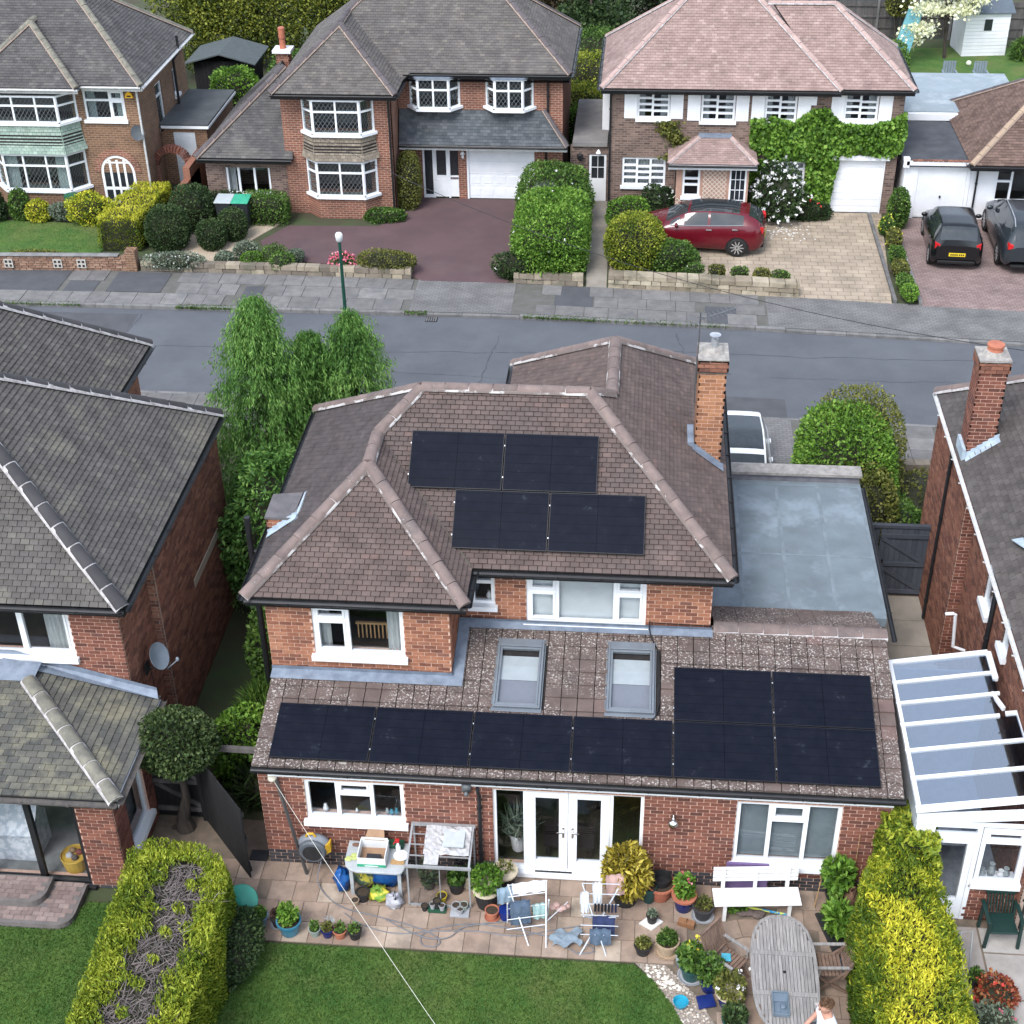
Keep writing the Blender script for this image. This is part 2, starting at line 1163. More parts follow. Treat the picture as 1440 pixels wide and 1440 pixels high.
def ridge(roof,A,B,tmat,r=0.12,L=0.45,mort=None,lift=0.02,flat=0.85,gap=0.014,rings=False):

    """half-round ridge or hip tiles bedded in mortar along A-B"""

    A=Vector(A);B=Vector(B);d=B-A;n=max(1,round(d.length/L));l=d.length/n

    d.normalize()

    sd=d.cross(Vector((0,0,1))).normalized();up=sd.cross(d).normalized()

    gap=.03 if rings else gap

    key=('ridge',tmat.name,round(r,3),round(l,2))

    if key not in MATS:

        mb=MB();rows=[]

        for y in (gap/2,l-gap/2):

            rr=r*(1.0 if y<l/2 else 0.93)

            rows.append([(rr*1.06*math.cos(t),y,rr*flat*math.sin(t)) for t in [math.pi*k/8 for k in range(9)]])

        mb.grid(rows,tint=0.0)

        mb.face(rows[0][::-1],tint=0.0);mb.face(rows[1],tint=0.0)

        me=mb.mesh('ridge_tile');me.materials.append(tmat)

        me.polygons.foreach_set('use_smooth',[i<8 for i in range(len(me.polygons))])

        MATS[key]=me

    for i in range(n):

        o=bpy.data.objects.new('ridge_tile',MATS[key]);COL.objects.link(o);o.parent=roof

        p=A+d*(l*i)+up*(lift+random.uniform(-0.004,0.004))

        o.matrix_basis=Matrix(((sd.x,d.x,up.x,p.x),(sd.y,d.y,up.y,p.y),(sd.z,d.z,up.z,p.z),(0,0,0,1)))

    mb=MB();rows=[]

    for q in (A,B):

        rows.append([q+sd*(r*1.13*math.cos(t))+up*(lift-(.022 if rings else .028)+(r*0.9*flat)*math.sin(t)*(1.12 if rings else 1.11)) for t in [math.pi*k/8 for k in range(9)]])

    mb.grid(rows)

    obj('ridge_mortar',mb,mort or MORTG,roof)





def gutter(parent,A,B,mat=None,r=0.06,fascia=True,fmat=None,inward=None):

    """half-round gutter with a fascia board behind it"""

    A=Vector(A);B=Vector(B);d=(B-A).normalized()

    sd=Vector((d.y,-d.x,0)) if inward is None else -Vector(inward)

    mb=MB();rows=[]

    ts=[math.pi*k/8 for k in range(9)]

    for q in (A,B):

        rows.append([q+sd*(0.075+r*math.cos(t))+Vector((0,0,-0.03-r*math.sin(t))) for t in ts]+[q+sd*(0.075+(r-.008)*math.cos(t))+Vector((0,0,-0.03-(r-.008)*math.sin(t))) for t in ts[::-1]])

    mb.grid(rows,closed=True)

    L=(B-A).length

    for k in range(1,int(L/0.9)+1):

        p=A+d*(L*k/(int(L/0.9)+1))

        mb.bar(p+sd*0.012+Vector((0,0,-0.09)),p+sd*0.145+Vector((0,0,-0.055)),0.03,0.012)

    obj('gutter',mb,mat or BLACKP,parent,smooth=False)

    if fascia:

        f=MB()

        c=A+d*0.01;e=B-d*0.01

        f.bar(c-sd*0.005+Vector((0,0,-0.11)),e-sd*0.005+Vector((0,0,-0.11)),0.024,0.16)

        obj('fascia',f,fmat or BLACKP,parent)





def downpipe(parent,top,bot,mat=None,r=0.036,out=None):

    top=Vector(top);bot=Vector(bot)

    pts=[top,bot]

    if out is not None:

        o=Vector(out);pts=[top+o,top+Vector((0,0,-0.12))+o*0.9,top+Vector((0,0,-0.32)),bot+Vector((0,0,0.12)),bot-(o.normalized()*-0.1)+Vector((0,0,0.04))]

    mb=MB();mb.tube(pts,r,8)

    z=top.z-0.6

    while z>bot.z+0.4:

        mb.tube([(top.x,top.y,z),(top.x,top.y,z-0.05)],r*1.35,8);z-=1.1

    return obj('downpipe',mb,mat or BLACKP,parent,smooth=False)





def rect_minus(x0,x1,holes,lo,hi):

    """intervals of [x0,x1] left when holes whose z-range meets [lo,hi] are taken out"""

    iv=[(x0,x1)]

    for a0,a1,z0,z1 in holes:

        if z0<hi and z1>lo:

            nx=[]

            for p,q in iv:

                if a1<=p or a0>=q:nx.append((p,q));continue

                if a0>p:nx.append((p,a0))

                if a1<q:nx.append((a1,q))

            iv=nx

    return [(p,q) for p,q in iv if q-p>0.012]





def wall_body(parent,F,a0,a1,z0,z1,openings,mat,thick=0.26,front=0.0,name='wall',topf=None):

    """solid wall with real openings"""

    mb=MB()

    zs=sorted(set([z0,z1]+[z for o in openings for z in o[2:4] if z0<z<z1]))

    for lo,hi in zip(zs[:-1],zs[1:]):

        for p,q in rect_minus(a0,a1,openings,lo+1e-4,hi-1e-4):

            mb.fbox(F,p,q,-thick,front,lo,hi)

    return obj(name,mb,mat,parent)





def brick_wall(parent,F,a0,a1,z0,z1,openings,bmat,mort,nobj=0,bw=0.225,bh=0.0815,dark=0,dmat=None,thick=0.26,topf=None,name='wall',joint=0.018,header=False):

    """recessed mortar body faced with separate bricks"""

    W=wall_body(parent,F,a0,a1,z0,z1,openings,mort,thick,-0.011,name)

    items=[];rest=MB();k=0;z=z0

    drk=MB()

    while z<z1-0.01:

        zt=min(z+bh-joint,z1)

        off=(bw/2 if k%2 else 0)

        for p,q in rect_minus(a0,a1,openings,z+0.004,zt-0.004):

            u=a0-off

            while u<q:

                x0,x1=max(u+joint/2,p+(0.001 if u<p else 0)),min(u+bw-joint/2,q)

                if x1-x0>0.025:

                    if topf is None or z<topf((x0+x1)/2)-bh:

                        items.append((x0,x1,z,zt,k))

                u+=bw

        z+=bh;k+=1

    sc=[]

    for it in items:

        c=F((it[0]+it[1])/2,0,(it[2]+it[3])/2)

        d=CAM-c

        ok=F.n.dot(d)>0.0 and inview(c) and it[1]-it[0]>bw*0.8 and it[4]>=dark

        sc.append((F.n.dot(d)/d.length**3 if ok else -1,it))

    objs,more=piece_split([q for q in sc if q[0]>0],nobj)

    more+=[d for q,d in sc if q<=0]

    key=('brick',bmat.name)

    if nobj and key not in MATS:

        mb=MB();mb.box(-.5,.5,-.5,.5,-.5,.5,tint=0.0);me=mb.mesh('brick');me.materials.append(bmat);MATS[key]=me

    for x0,x1,zb,zt,k in objs:

        o=bpy.data.objects.new('brick',MATS[key]);COL.objects.link(o);o.parent=W

        c=F((x0+x1)/2,-0.014+random.uniform(-0.0015,0.0015),(zb+zt)/2);u=F.u*(x1-x0);n=F.n*0.028

        o.matrix_basis=Matrix(((u.x,n.x,0,c.x),(u.y,n.y,0,c.y),(0,0,zt-zb,c.z),(0,0,0,1)))

    for x0,x1,zb,zt,k in more:

        j=random.uniform(-0.0015,0.0015)

        P=[F(a,d,zz) for zz in (zb,zt) for a,d in ((x0,-0.028),(x1,-0.028),(x1,j),(x0,j))]

        (drk if k<dark else rest).add(P,[(4,5,6,7),(1,2,6,5),(2,3,7,6),(3,0,4,7),(0,3,2,1)])

    if rest.v:obj('brick_courses',rest,bmat,W,kind='stuff')

    if drk.v:obj('blue_brick_courses',drk,dmat or BLUEBR,W,kind='stuff')

    return W





def room(parent,F,a0,a1,z0,z1,depth=1.6,d0=-0.25,wmat=None):

    mb=MB();e=0.25

    A0,A1,Z0,Z1,D=a0-e,a1+e,z0-e,z1+e,d0-depth

    for q,mi in (([(A0,D,Z0),(A1,D,Z0),(A1,D,Z1),(A0,D,Z1)],0),([(A0,d0,Z0),(A1,d0,Z0),(A1,D,Z0),(A0,D,Z0)],1),([(A0,d0,Z1),(A1,d0,Z1),(A1,D,Z1),(A0,D,Z1)],0),

                  ([(A0,d0,Z0),(A0,D,Z0),(A0,D,Z1),(A0,d0,Z1)],0),([(A1,d0,Z0),(A1,D,Z0),(A1,D,Z1),(A1,d0,Z1)],0)):

        mb.face([F(*p) for p in q],mi)

    return obj('room_interior',mb,[wmat or DARKROOM,ROOMFLOOR],parent)





def window(parent,F,a0,a1,z0,z1,cols,rec=0.05,fr=0.075,mat=None,glass=None,sill=True,dep=0.07,name='window',interior=True,curtains=(),blind=None,sillmat=None,rooms=1.6,sillz=0.09,obj_curt=True):

    """casement window. cols: list of (relative width, [row split fractions from the top], opening?)"""

    mat=mat or UPVC;glass=glass or GLASS

    mb=MB();d1=-rec;d0=-rec-dep

    tot=sum(c[0] for c in cols)

    mb.fbox(F,a0,a1,d0,d1,z1-fr,z1);mb.fbox(F,a0,a1,d0,d1,z0,z0+fr)

    panes=[];x=a0

    for i,c in enumerate(cols):

        w=(a1-a0)*c[0]/tot

        mb.fbox(F,x if i==0 else x-fr/2,x+fr if i==0 else x+fr/2,d0,d1+0.001*(i%2),z0+fr,z1-fr)

        l=x+(fr if i==0 else fr/2);r=x+w-(fr if i==len(cols)-1 else fr/2)

        zz=[z1-fr]+[z1-fr-(z1-z0-2*fr)*f for f in c[1]]+[z0+fr]

        for j in range(len(zz)-1):

            t=zz[j]-(fr/2 if j else 0);b=zz[j+1]+(fr/2 if j<len(zz)-2 else 0)

            if j<len(zz)-2:

                mb.fbox(F,l,r,d0+.002,d1-.002,zz[j+1]-fr/2,zz[j+1]+fr/2)

            op=c[2] if len(c)>2 else 0

            if op and (op is True or op==j+1):

                s=0.042

                for q in ((l,r,t-s,t),(l,r,b,b+s)):

                    mb.fbox(F,q[0],q[1],d0+.01,d1+0.018,q[2],q[3])

                for q in ((l,l+s),(r-s,r)):

                    mb.fbox(F,q[0],q[1],d0+.01,d1+0.018,b+s,t-s)

                panes.append((l+s,r-s,b+s,t-s))

            else:

                panes.append((l,r,b,t))

        x+=w

    mb.fbox(F,a1-fr,a1,d0,d1,z0+fr,z1-fr)

    wo=obj(name,mb,mat,parent,bevel=0.004 if rec<.2 and F.O.y<12 else 0)

    if sill:

        sb=MB();sb.fbox(F,a0-0.05,a1+0.05,d0,0.09,z0-sillz,z0+0.022)

        obj('sill',sb,sillmat or mat,wo)

    for l,r,b,t in panes:

        pb=MB();dm=(d0+d1)/2

        pb.fbox(F,l-.004,r+.004,dm-0.004,dm+0.004,b-.004,t+.004)

        obj('pane',pb,glass,wo)

    for s0,s1 in curtains:

        cb=MB();rows=[]

        A,Bq=a0+(a1-a0)*s0,a0+(a1-a0)*s1

        n=max(8,int((Bq-A)/0.025))

        for zc,k in ((z1-.02,.5),((z0+z1)/2,1),(z0-.05,1.2)):

            rows.append([F(A+(Bq-A)*i/n,d0-0.1+0.022*k*math.sin(i*1.9+s0*9),zc) for i in range(n+1)])

        cb.grid(rows)

        obj('curtain',cb,CURT,wo,smooth=True)

    if blind:

        bb=MB();bb.fbox(F,a0+.02,a1-.02,d0-0.05,d0-0.045,z1-(z1-z0)*blind,z1-.02)

        obj('blind',bb,BLIND,wo)

    if interior:

        room(parent,F,a0,a1,z0,z1,rooms,d0-0.02)

    return wo





def eave_soffit(parent,polys,z,mat):

    mb=MB()

    for P in polys:

        mb.face([(x,y,z) for x,y in P])

    return obj('soffit',mb,mat,parent)





# ------------------------------------------------------------------ foliage

def leafmesh(name,P,D,size,aspect=1.6,jitter=0.7,tint=None,spread=0.35,droop=0.0,mats=None,core=None,parent=None,kind=None,up=None,smooth=False):

    """one mesh of N leaf blades. P centres, D growth directions"""

    P=np.asarray(P,float);D=np.asarray(D,float);n=len(P)

    d=D+rng.normal(0,jitter,(n,3));d[:,2]-=droop

    d/=np.linalg.norm(d,axis=1)[:,None]+1e-9

    r=rng.normal(0,1,(n,3));s=np.cross(d,r);s/=np.linalg.norm(s,axis=1)[:,None]+1e-9

    L=size*rng.uniform(1-spread,1+spread,n)[:,None];Wd=L/aspect

    nn=np.cross(d,s)

    v=np.empty((n,4,3))

    v[:,0]=P-d*L*0.5;v[:,1]=P+s*Wd*0.5+nn*L*0.08;v[:,2]=P+d*L*0.5;v[:,3]=P-s*Wd*0.5+nn*L*0.08

    V=v.reshape(-1,3)

    F=np.arange(n*4).reshape(n,4)

    T=rng.random(n) if tint is None else np.asarray(tint)

    MI=np.zeros(n,int)

    cv,cf=(core if core else (np.zeros((0,3)),[]))

    cv=np.asarray(cv,float).reshape(-1,3)

    nv=len(V)

    me=bpy.data.meshes.new(name)

    allv=np.vstack([V,cv]) if len(cv) else V

    loops=[F.ravel()]+[np.array(f)+nv for f in cf]

    tot=np.concatenate([np.full(n,4),np.array([len(f) for f in cf],int)]) if len(cf) else np.full(n,4)

    lo=np.concatenate(loops)

    me.vertices.add(len(allv));me.vertices.foreach_set('co',allv.ravel())

    me.loops.add(len(lo));me.loops.foreach_set('vertex_index',lo.astype(np.int32))

    me.polygons.add(len(tot))

    st=np.concatenate([[0],np.cumsum(tot)[:-1]])

    me.polygons.foreach_set('loop_start',st.astype(np.int32))

    me.polygons.foreach_set('loop_total',tot.astype(np.int32))

    mi=np.concatenate([MI,np.ones(len(cf),int)])

    me.polygons.foreach_set('material_index',mi.astype(np.int32))

    at=me.attributes.new('tint','FLOAT','FACE')

    at.data.foreach_set('value',np.concatenate([T,np.full(len(cf),0.1)]).astype(np.float32))

    me.update(calc_edges=True)

    return link(name,me,mats,parent,True,smooth,kind)





def lump(u,seed,amp):

    """smooth bumpiness over directions"""

    r=np.random.default_rng(seed)

    out=np.zeros(len(u))

    for f,a in ((2.2,1.0),(4.3,.6),(8.1,.35)):

        k=r.normal(0,f,(3,3));ph=r.uniform(0,6.28,3)

        out+=a*np.sin(u@k+ph).sum(1)/3

    return 1+amp*out





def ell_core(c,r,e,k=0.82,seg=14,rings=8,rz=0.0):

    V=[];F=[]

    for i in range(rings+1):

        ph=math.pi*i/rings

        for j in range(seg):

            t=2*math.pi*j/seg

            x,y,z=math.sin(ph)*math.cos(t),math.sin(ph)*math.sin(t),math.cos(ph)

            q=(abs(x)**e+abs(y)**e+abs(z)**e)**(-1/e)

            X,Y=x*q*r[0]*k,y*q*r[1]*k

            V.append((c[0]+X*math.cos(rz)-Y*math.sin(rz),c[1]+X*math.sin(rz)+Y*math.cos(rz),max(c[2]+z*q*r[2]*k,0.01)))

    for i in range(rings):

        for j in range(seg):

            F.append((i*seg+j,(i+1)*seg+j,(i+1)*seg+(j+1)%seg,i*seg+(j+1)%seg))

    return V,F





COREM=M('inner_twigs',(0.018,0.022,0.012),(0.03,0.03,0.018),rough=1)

TWIG=M('bare_twigs',(0.20,0.17,0.16),(0.11,0.09,0.085),scale=9,rough=0.95)

BARK=M('bark',(0.075,0.06,0.05),(0.035,0.028,0.024),scale=9,rough=0.95,bump=0.6,bscale=25,stretch=(1,1,.25))





def shell(c,r,n,e=2.4,seed=1,amp=0.07,depth=0.22,rz=0.0,zmin=0.02):

    """points and outward directions spread through the outer layer of a bumpy superellipsoid"""

    u=rng.normal(0,1,(int(n*1.5),3));u/=np.linalg.norm(u,axis=1)[:,None]

    q=(np.abs(u)**e).sum(1)**(-1/e)

    k=q*lump(u,seed,amp)*(1-depth*rng.random(len(u))**2)*(1+np.abs(rng.normal(0,.035,len(u))))

    X=u*k[:,None]*np.array(r)

    nm=np.sign(u)*np.abs(u*q[:,None])**(e-1)/np.array(r);nm/=np.linalg.norm(nm,axis=1)[:,None]

    ca,sa=math.cos(rz),math.sin(rz)

    Rm=np.array([[ca,-sa,0],[sa,ca,0],[0,0,1]])

    X=X@Rm.T;nm=nm@Rm.T

    P=X+np.array(c)

    ok=P[:,2]>zmin

    return P[ok][:n],nm[ok][:n]





def bush(name,label,cat,c,r,mat,n=5000,size=0.07,e=2.4,amp=0.14,group=None,aspect=1.6,jitter=0.7,rz=0.0,seed=None,flowers=None,depth=0.22,upb=0.0,base=0.0,droop=0.0,parent=None,corek=0.8):

    """a shrub: leaves over a dark twiggy core, one mesh; flowers = (material, count, size)"""

    seed=seed if seed is not None else int(abs(c[0]*131+c[1]*17))%9973

    P,D=shell(c,r,n,e,seed,amp,depth,rz,base+0.02)

    D=D+np.array([0,0,upb])

    o=leafmesh(name,P,D,size,aspect,jitter,core=ell_core(c,r,e,corek,rz=rz),mats=[mat,COREM],droop=droop,parent=parent)

    if label:tag(o,label,cat,group)

    if flowers:

        fm,fn,fs=flowers

        P2,D2=shell(c,[x*1.03 for x in r],fn,e,seed,amp,0.02,rz,base+.05)

        up=(D2[:,2]>-0.3)

        P2,D2=P2[up],D2[up]

        V=np.repeat(P2,5,0)+rng.normal(0,fs*0.35,(len(P2)*5,3))

        leafmesh('blossom',V,np.repeat(D2,5,0),fs,1.1,0.8,mats=[fm],parent=o)

    return o

# ------------------------------------------------------------------ the setting: ground, street, patio, lawns

def interp(pts,x):

    for (x0,y0),(x1,y1) in zip(pts[:-1],pts[1:]):

        if x<=x1:

            return y0+(y1-y0)*(x-x0)/(x1-x0)

    return pts[-1][1]





NK=[(-60,17.3),(-7.2,17.26),(0.3,17.18),(9.8,16.89),(20,16.35),(60,13.8)]

FK=[(-60,22.75),(-9.5,22.67),(1.8,22.65),(9.5,22.25),(17.5,21.65),(60,18.2)]

FB=[(-60,25.2),(-15,25.1),(-10.6,25.28),(-5,25.2),(1.86,25.0),(5,24.82),(11,24.44),(14,24.18),(18,23.87),(60,21)]

nk= lambda x:interp(NK,x)

fk= lambda x:interp(FK,x)

fb= lambda x:interp(FB,x)



SOIL=M('soil',(0.055,0.045,0.03),(0.05,0.075,0.03),scale=0.7,rough=1,bump=0.5,bscale=12)

ASPH=M('asphalt',(0.105,0.111,0.124),(0.084,0.089,0.100),scale=0.5,stains=((.072,.075,.084),.33,.52,.16,.55),rough=0.85,bump=0.25,bscale=90,speck=((0.20,0.20,0.21),60,0.66),spec=0.25)

ASPHP=M('asphalt_patch',(0.078,0.080,0.088),(0.062,0.064,0.070),scale=2,rough=0.9,bump=0.25,bscale=70)

KERB=M('kerb_stone',(0.19,0.185,0.18),(0.12,0.12,0.12),scale=3,rough=0.9,bump=0.3,bscale=30,tint=0.15)

SLAB=M('pavement_slab',None,ramp=[(0.0,(0.132,0.127,0.124)),(0.5,(0.150,0.144,0.140)),(0.9,(0.166,0.160,0.155)),(1.0,(0.22,0.213,0.205))],scale=3,rough=0.9,bump=0.25,bscale=30,stains=((0.10,0.10,0.105),1.3,0.52,0.12,0.5))

PBASE=M('pavement_joint',(0.12,0.115,0.11),(0.09,0.09,0.075),scale=2,rough=1)

BLOCK=brickmat('block_paving_grey',((0.135,0.13,0.128),(0.165,0.16,0.155)),(0.10,0.10,0.10),0.2,0.1,0.014,0.4,flat=True)

PATIO=M('patio_slab',None,ramp=[(0.0,(0.25,0.182,0.138)),(0.5,(0.295,0.215,0.165)),(0.88,(0.33,0.25,0.195)),(1.0,(0.38,0.31,0.24))],scale=2.6,rough=0.85,bump=0.3,bscale=35,stains=((0.16,0.125,0.10),2.2,0.5,0.16,0.6))

PATJ=M('patio_joint',(0.20,0.15,0.115),(0.12,0.10,0.075),scale=4,rough=1)

LAWN=M('lawn_turf',(0.040,0.100,0.018),(0.076,0.138,0.027),scale=1.6,rough=1,bump=0.7,bscale=55,stains=((0.12,0.13,0.042),0.5,0.48,0.2,0.75))

GRAVEL=M('gravel',(0.42,0.35,0.26),(0.25,0.20,0.15),scale=28,rough=0.95,bump=0.9,bscale=45,contrast=(0.4,0.6))

CONC=M('concrete',(0.30,0.27,0.23),(0.20,0.18,0.155),scale=1.2,rough=0.9,bump=0.25,bscale=30)





def strip(name,f0,f1,z,mat,x0=-60,x1=60,step=1.0,kind='structure',parent=None):

    mb=MB();rows=[[],[]]

    n=int((x1-x0)/step)

    for i in range(n+1):

        x=x0+(x1-x0)*i/n

        rows[0].append((x,f0(x),z));rows[1].append((x,f1(x),z))

    mb.grid(rows)

    return obj(name,mb,mat,parent,kind=kind if parent is None else None)





g=MB();g.face([(-400,-300,-0.14),(400,-300,-0.14),(400,600,-0.14),(-400,600,-0.14)])

obj('ground',g,SOIL,kind='structure')

# garden level on both sides of the road (the carriageway lies a kerb lower)

gl=MB()

for y0,y1 in ((lambda x:-60, lambda x:nk(x)-2.0),(lambda x:fb(x), lambda x:140)):

    xs=[-70+5*i for i in range(29)]

    gl.grid([[(x,y0(x),-0.02) for x in xs],[(x,y1(x),-0.02) for x in xs]])

obj('garden_ground',gl,SOIL,kind='structure')

road=strip('road', lambda x:nk(x)-0.05, lambda x:fk(x)+0.05,-0.11,ASPH)

pm=MB() # dark reinstatement strip and patches in the carriageway

def rpatch(x0,x1,t0,t1,z=-0.106):

    pm.face([(x,nk(x)+(fk(x)-nk(x))*t,z) for x,t in ((x0,t0),(x1,t0),(x1,t1),(x0,t1))])

rpatch(-30,-9.5,0.55,0.93);rpatch(8.6,10.3,0.02,0.22)

obj('road_patch',pm,ASPHP,road)

ck_=MB() # hairline cracks and old trench edges

for x0,t0,n_,dx_,dt_ in ((-14,.5,60,.35,.002),(-9.5,.56,20,.02,.02),(-2,.35,40,.3,-.004),(4,.7,40,.33,.003),(10,.45,36,.3,.004),(1.5,.1,26,.01,.028),(7.8,.3,22,-.02,.028)):

    x_,t_=x0,t0;P_=[]

    for k in range(n_):

        P_.append((x_,nk(x_)+(fk(x_)-nk(x_))*t_,-.1065));x_+=dx_+random.gauss(0,.03);t_=min(.97,max(.03,t_+dt_+random.gauss(0,.006)))

    for a_,b_ in zip(P_[:-1],P_[1:]):

        d_=Vector((b_[1]-a_[1],a_[0]-b_[0],0)).normalized()*random.uniform(.004,.014);ck_.face([Vector(a_)-d_,Vector(b_)-d_,Vector(b_)+d_,Vector(a_)+d_])

obj('road_crack',ck_,M('tar_seal',(.05,.052,.058),rough=.7),road,kind='stuff')

for nm,f,sgn in (('far_kerb',fk,1),('near_kerb',nk,-1)):

    base=MB();base.grid([[(x,f(x)+sgn*.02,-.12) for x in range(-40,41)],[(x,f(x)+sgn*.1,-.12) for x in range(-40,41)]])

    kb=obj(nm,base,PBASE,kind='structure')

    x=-20.0

    while x<24:

        L=0.9

        c=Vector((x,f(x),0));e=Vector((x+L-0.012,f(x+L),0))

        if inview((x,f(x),0),0.03):

            m=MB();s=sgn

            drop=0.035 if (nm=='far_kerb' and ((-1.2<x<2.2) or x>10.2)) or (nm=='near_kerb' and 5.8<x<10) else 0

            t=0.012-drop

            m.prism([(c.x,c.y,-0.12),(c.x,c.y,t-.015),(c.x,c.y+s*.015,t),(c.x,c.y+s*.125,t),(c.x,c.y+s*.125,-.12)],e-c)

            obj('kerb_stone',m,KERB,kb)

        x+=L

# far pavement: individual flags, tarred patches and two block-paved crossings

pv=strip('far_pavement', lambda x:fk(x)+0.12, lambda x:fb(x)+0.02,-0.012,PBASE)

TARF=[]

tar=MB();blk=MB()

def pav(x,t):

    y0=fk(x)+0.13; return y0+(fb(x)-y0)*t

def tarpatch(x0,x1,t0,t1):TARF.append((x0,x1,t0,t1))

for q in ((-15.6,-12.6,0.32,1.0),(-12.4,-11.4,0.3,0.66),(-11.0,-9.2,0.35,0.95),(-6.5,-5.9,.02,.62),(3.5,4.7,0.28,0.98),(8.2,9.2,0.0,0.55),(-15.4,-14.6,0.0,0.3)):

    tarpatch(*q)

for x0,x1,t0,t1 in TARF:

    n=4;tar.grid([[(x0+(x1-x0)*i/n,pav(x0+(x1-x0)*i/n,t),0.004) for i in range(n+1)] for t in (t0,t1)])

obj('tar_patch',tar,ASPHP,pv)

for x0,x1 in ((-1.0,2.2),(10.1,24)):

    n=12;blk.grid([[(x0+(x1-x0)*i/n,pav(x0+(x1-x0)*i/n,t),0.002-(0.012 if t==0 else 0)) for i in range(n+1)] for t in (0,1)])

obj('block_crossing',blk,BLOCK,pv)

x=-17.0

while x<10.1:

    w=random.choice([0.62,0.75,0.9])

    if not (-1.6<x<2.2):

        for r in range(3):

            xa=x+(0.0,0.28,0.12)[r]

            cxm=xa+w/2;tm=(r+.5)/3

            if any(a-.1<cxm<b+.1 and c-.05<tm<d+.05 for a,b,c,d in TARF) or xa+w>10.1:

                continue

            t0,t1=r/3+0.006,(r+1)/3-0.006

            h=0.004+random.uniform(0,0.012)

            m=MB();m.prism([(xa+.008,pav(xa,t0),-.03),(xa+w-.008,pav(xa+w,t0),-.03),(xa+w-.008,pav(xa+w,t1),-.03),(xa+.008,pav(xa,t1),-.03)],(0,0,.03+h))

            obj('paving_slab',m,SLAB,pv)

    x+=w

np_=strip('near_pavement', lambda x:nk(x)-2.0, lambda x:nk(x)-0.12,-0.012,PBASE)

x=-8.4

while x<14:

    if not (6.2<x<10.4):

        for r in range(3):

            w=0.75;y1=nk(x)-0.13-r*0.62

            if inview((x,y1,0),0.02):

                m=MB();m.prism([(x+.006,y1-.61,-.03),(x+w-.006,nk(x+w)-.13-r*.62-.61,-.03),(x+w-.006,nk(x+w)-.13-r*.62,-.03),(x+.006,y1,-.03)],(0,0,.036+random.uniform(0,.01)))

                obj('paving_slab',m,SLAB,np_)

    x+=0.75

dv=MB();dv.grid([[(x,nk(x)-0.12,-0.006) for x in (6.3,8.3,10.35)],[(x,9.8,-0.006) for x in (6.3,8.3,10.35)]])

obj('front_driveway',dv,BLOCK,kind='structure')

# grass tufts growing along the far kerb

P=[]

for x0,x1,n in ((-15,-11.5,500),(-8.4,-6.6,700),(-1.2,-.4,150),(2.6,5,650),(5,9,500)):

    xs=rng.uniform(x0,x1,n);P+=[(x,fk(x)+rng.uniform(-0.06,0.16),0.02-.03) for x in xs]

GRASSM=leafmat('grass_blades',[(0.0,(0.018,0.056,0.009)),(0.45,(0.048,0.106,0.017)),(1.0,(0.12,0.165,0.035))],trans=0.35,nscale=.7)

leafmesh('kerb_grass',P,np.tile([0,0,1.0],(len(P),1)),0.11,4,0.6,mats=[GRASSM],kind='stuff')



# patio of the house: flags with a circular feature

pt=MB();pt.face([(-2.6,-1.8,-0.008),(-2.6,1.0,-0.008),(-.2,1.0,-.008),(-.2,0.0,-0.008),(10.7,0.0,-0.008),(10.7,-7,-0.008),(8.2,-7,-.008),(7.6,-3.6,-.008),(7.1,-2.4,-.008),(6.45,-1.8,-0.008)])

patio=obj('patio',pt,PATJ,kind='structure')

CC=(8.42,-1.72);CRD=1.0

def flag(P,h=None):

    m=MB();m.prism([(x,y,-.03) for x,y in P],(0,0,.03+(random.uniform(0.002,0.012) if h is None else h)))

    obj('flagstone',m,PATIO,patio)

s=0.45

for iy in range(15):

    for ix in range(-5,24):

        off=(0.22 if iy%2 else 0) if ix>=0 else 0

        x0=-0.32+ix*s+off;y0=-s*(iy+1)

        if iy>=4 and x0<7.3+(0.35 if iy>4 else 0)+(.35 if iy>6 else 0):continue

        if x0>10.2 or (ix<0 and iy>3):continue

        if math.hypot(x0+s/2-CC[0],y0+s/2-CC[1])<CRD+0.12:continue

        if not inview((x0+.2,y0+.2,0),0.03):continue

        e=0.006

        flag([(x0+e,y0+e),(x0+s-e,y0+e),(x0+s-e,y0+s-e),(x0+e,y0+s-e)])

for r0,r1,n in ((0.0,0.22,1),(0.23,0.60,8),(0.61,CRD,14)):

    for k in range(n):

        a0,a1=2*math.pi*k/n+.012,2*math.pi*(k+1)/n-.012

        if n==1:

            flag([(CC[0]+r1*math.cos(t),CC[1]+r1*math.sin(t)) for t in [2*math.pi*j/14 for j in range(14)]])

        else:

            A=[a0+(a1-a0)*j/3 for j in range(4)]

            flag([(CC[0]+(r0+.006)*math.cos(t),CC[1]+(r0+.006)*math.sin(t)) for t in A]+[(CC[0]+(r1-.006)*math.cos(t),CC[1]+(r1-.006)*math.sin(t)) for t in A[::-1]])

sp=MB();sp.face([(-2.3,1.0,-.004),(-.35,1.0,-.004),(-.35,15,-.004),(-2.3,15,-.004)])

obj('side_path',sp,SOIL,kind='structure')

rp_=MB();rp_.face([(11.05,-8,-.006),(15,-8,-.006),(15,9,-.006),(11.05,9,-.006)])

rpath=obj('neighbour_path',rp_,PATJ,kind='structure')

PAVG=M('grey_flagstone',None,ramp=[(0.0,(0.25,0.23,0.21)),(0.6,(0.30,0.27,0.25)),(1.0,(0.35,0.33,0.31))],scale=2.5,rough=0.9,bump=0.25,bscale=35)

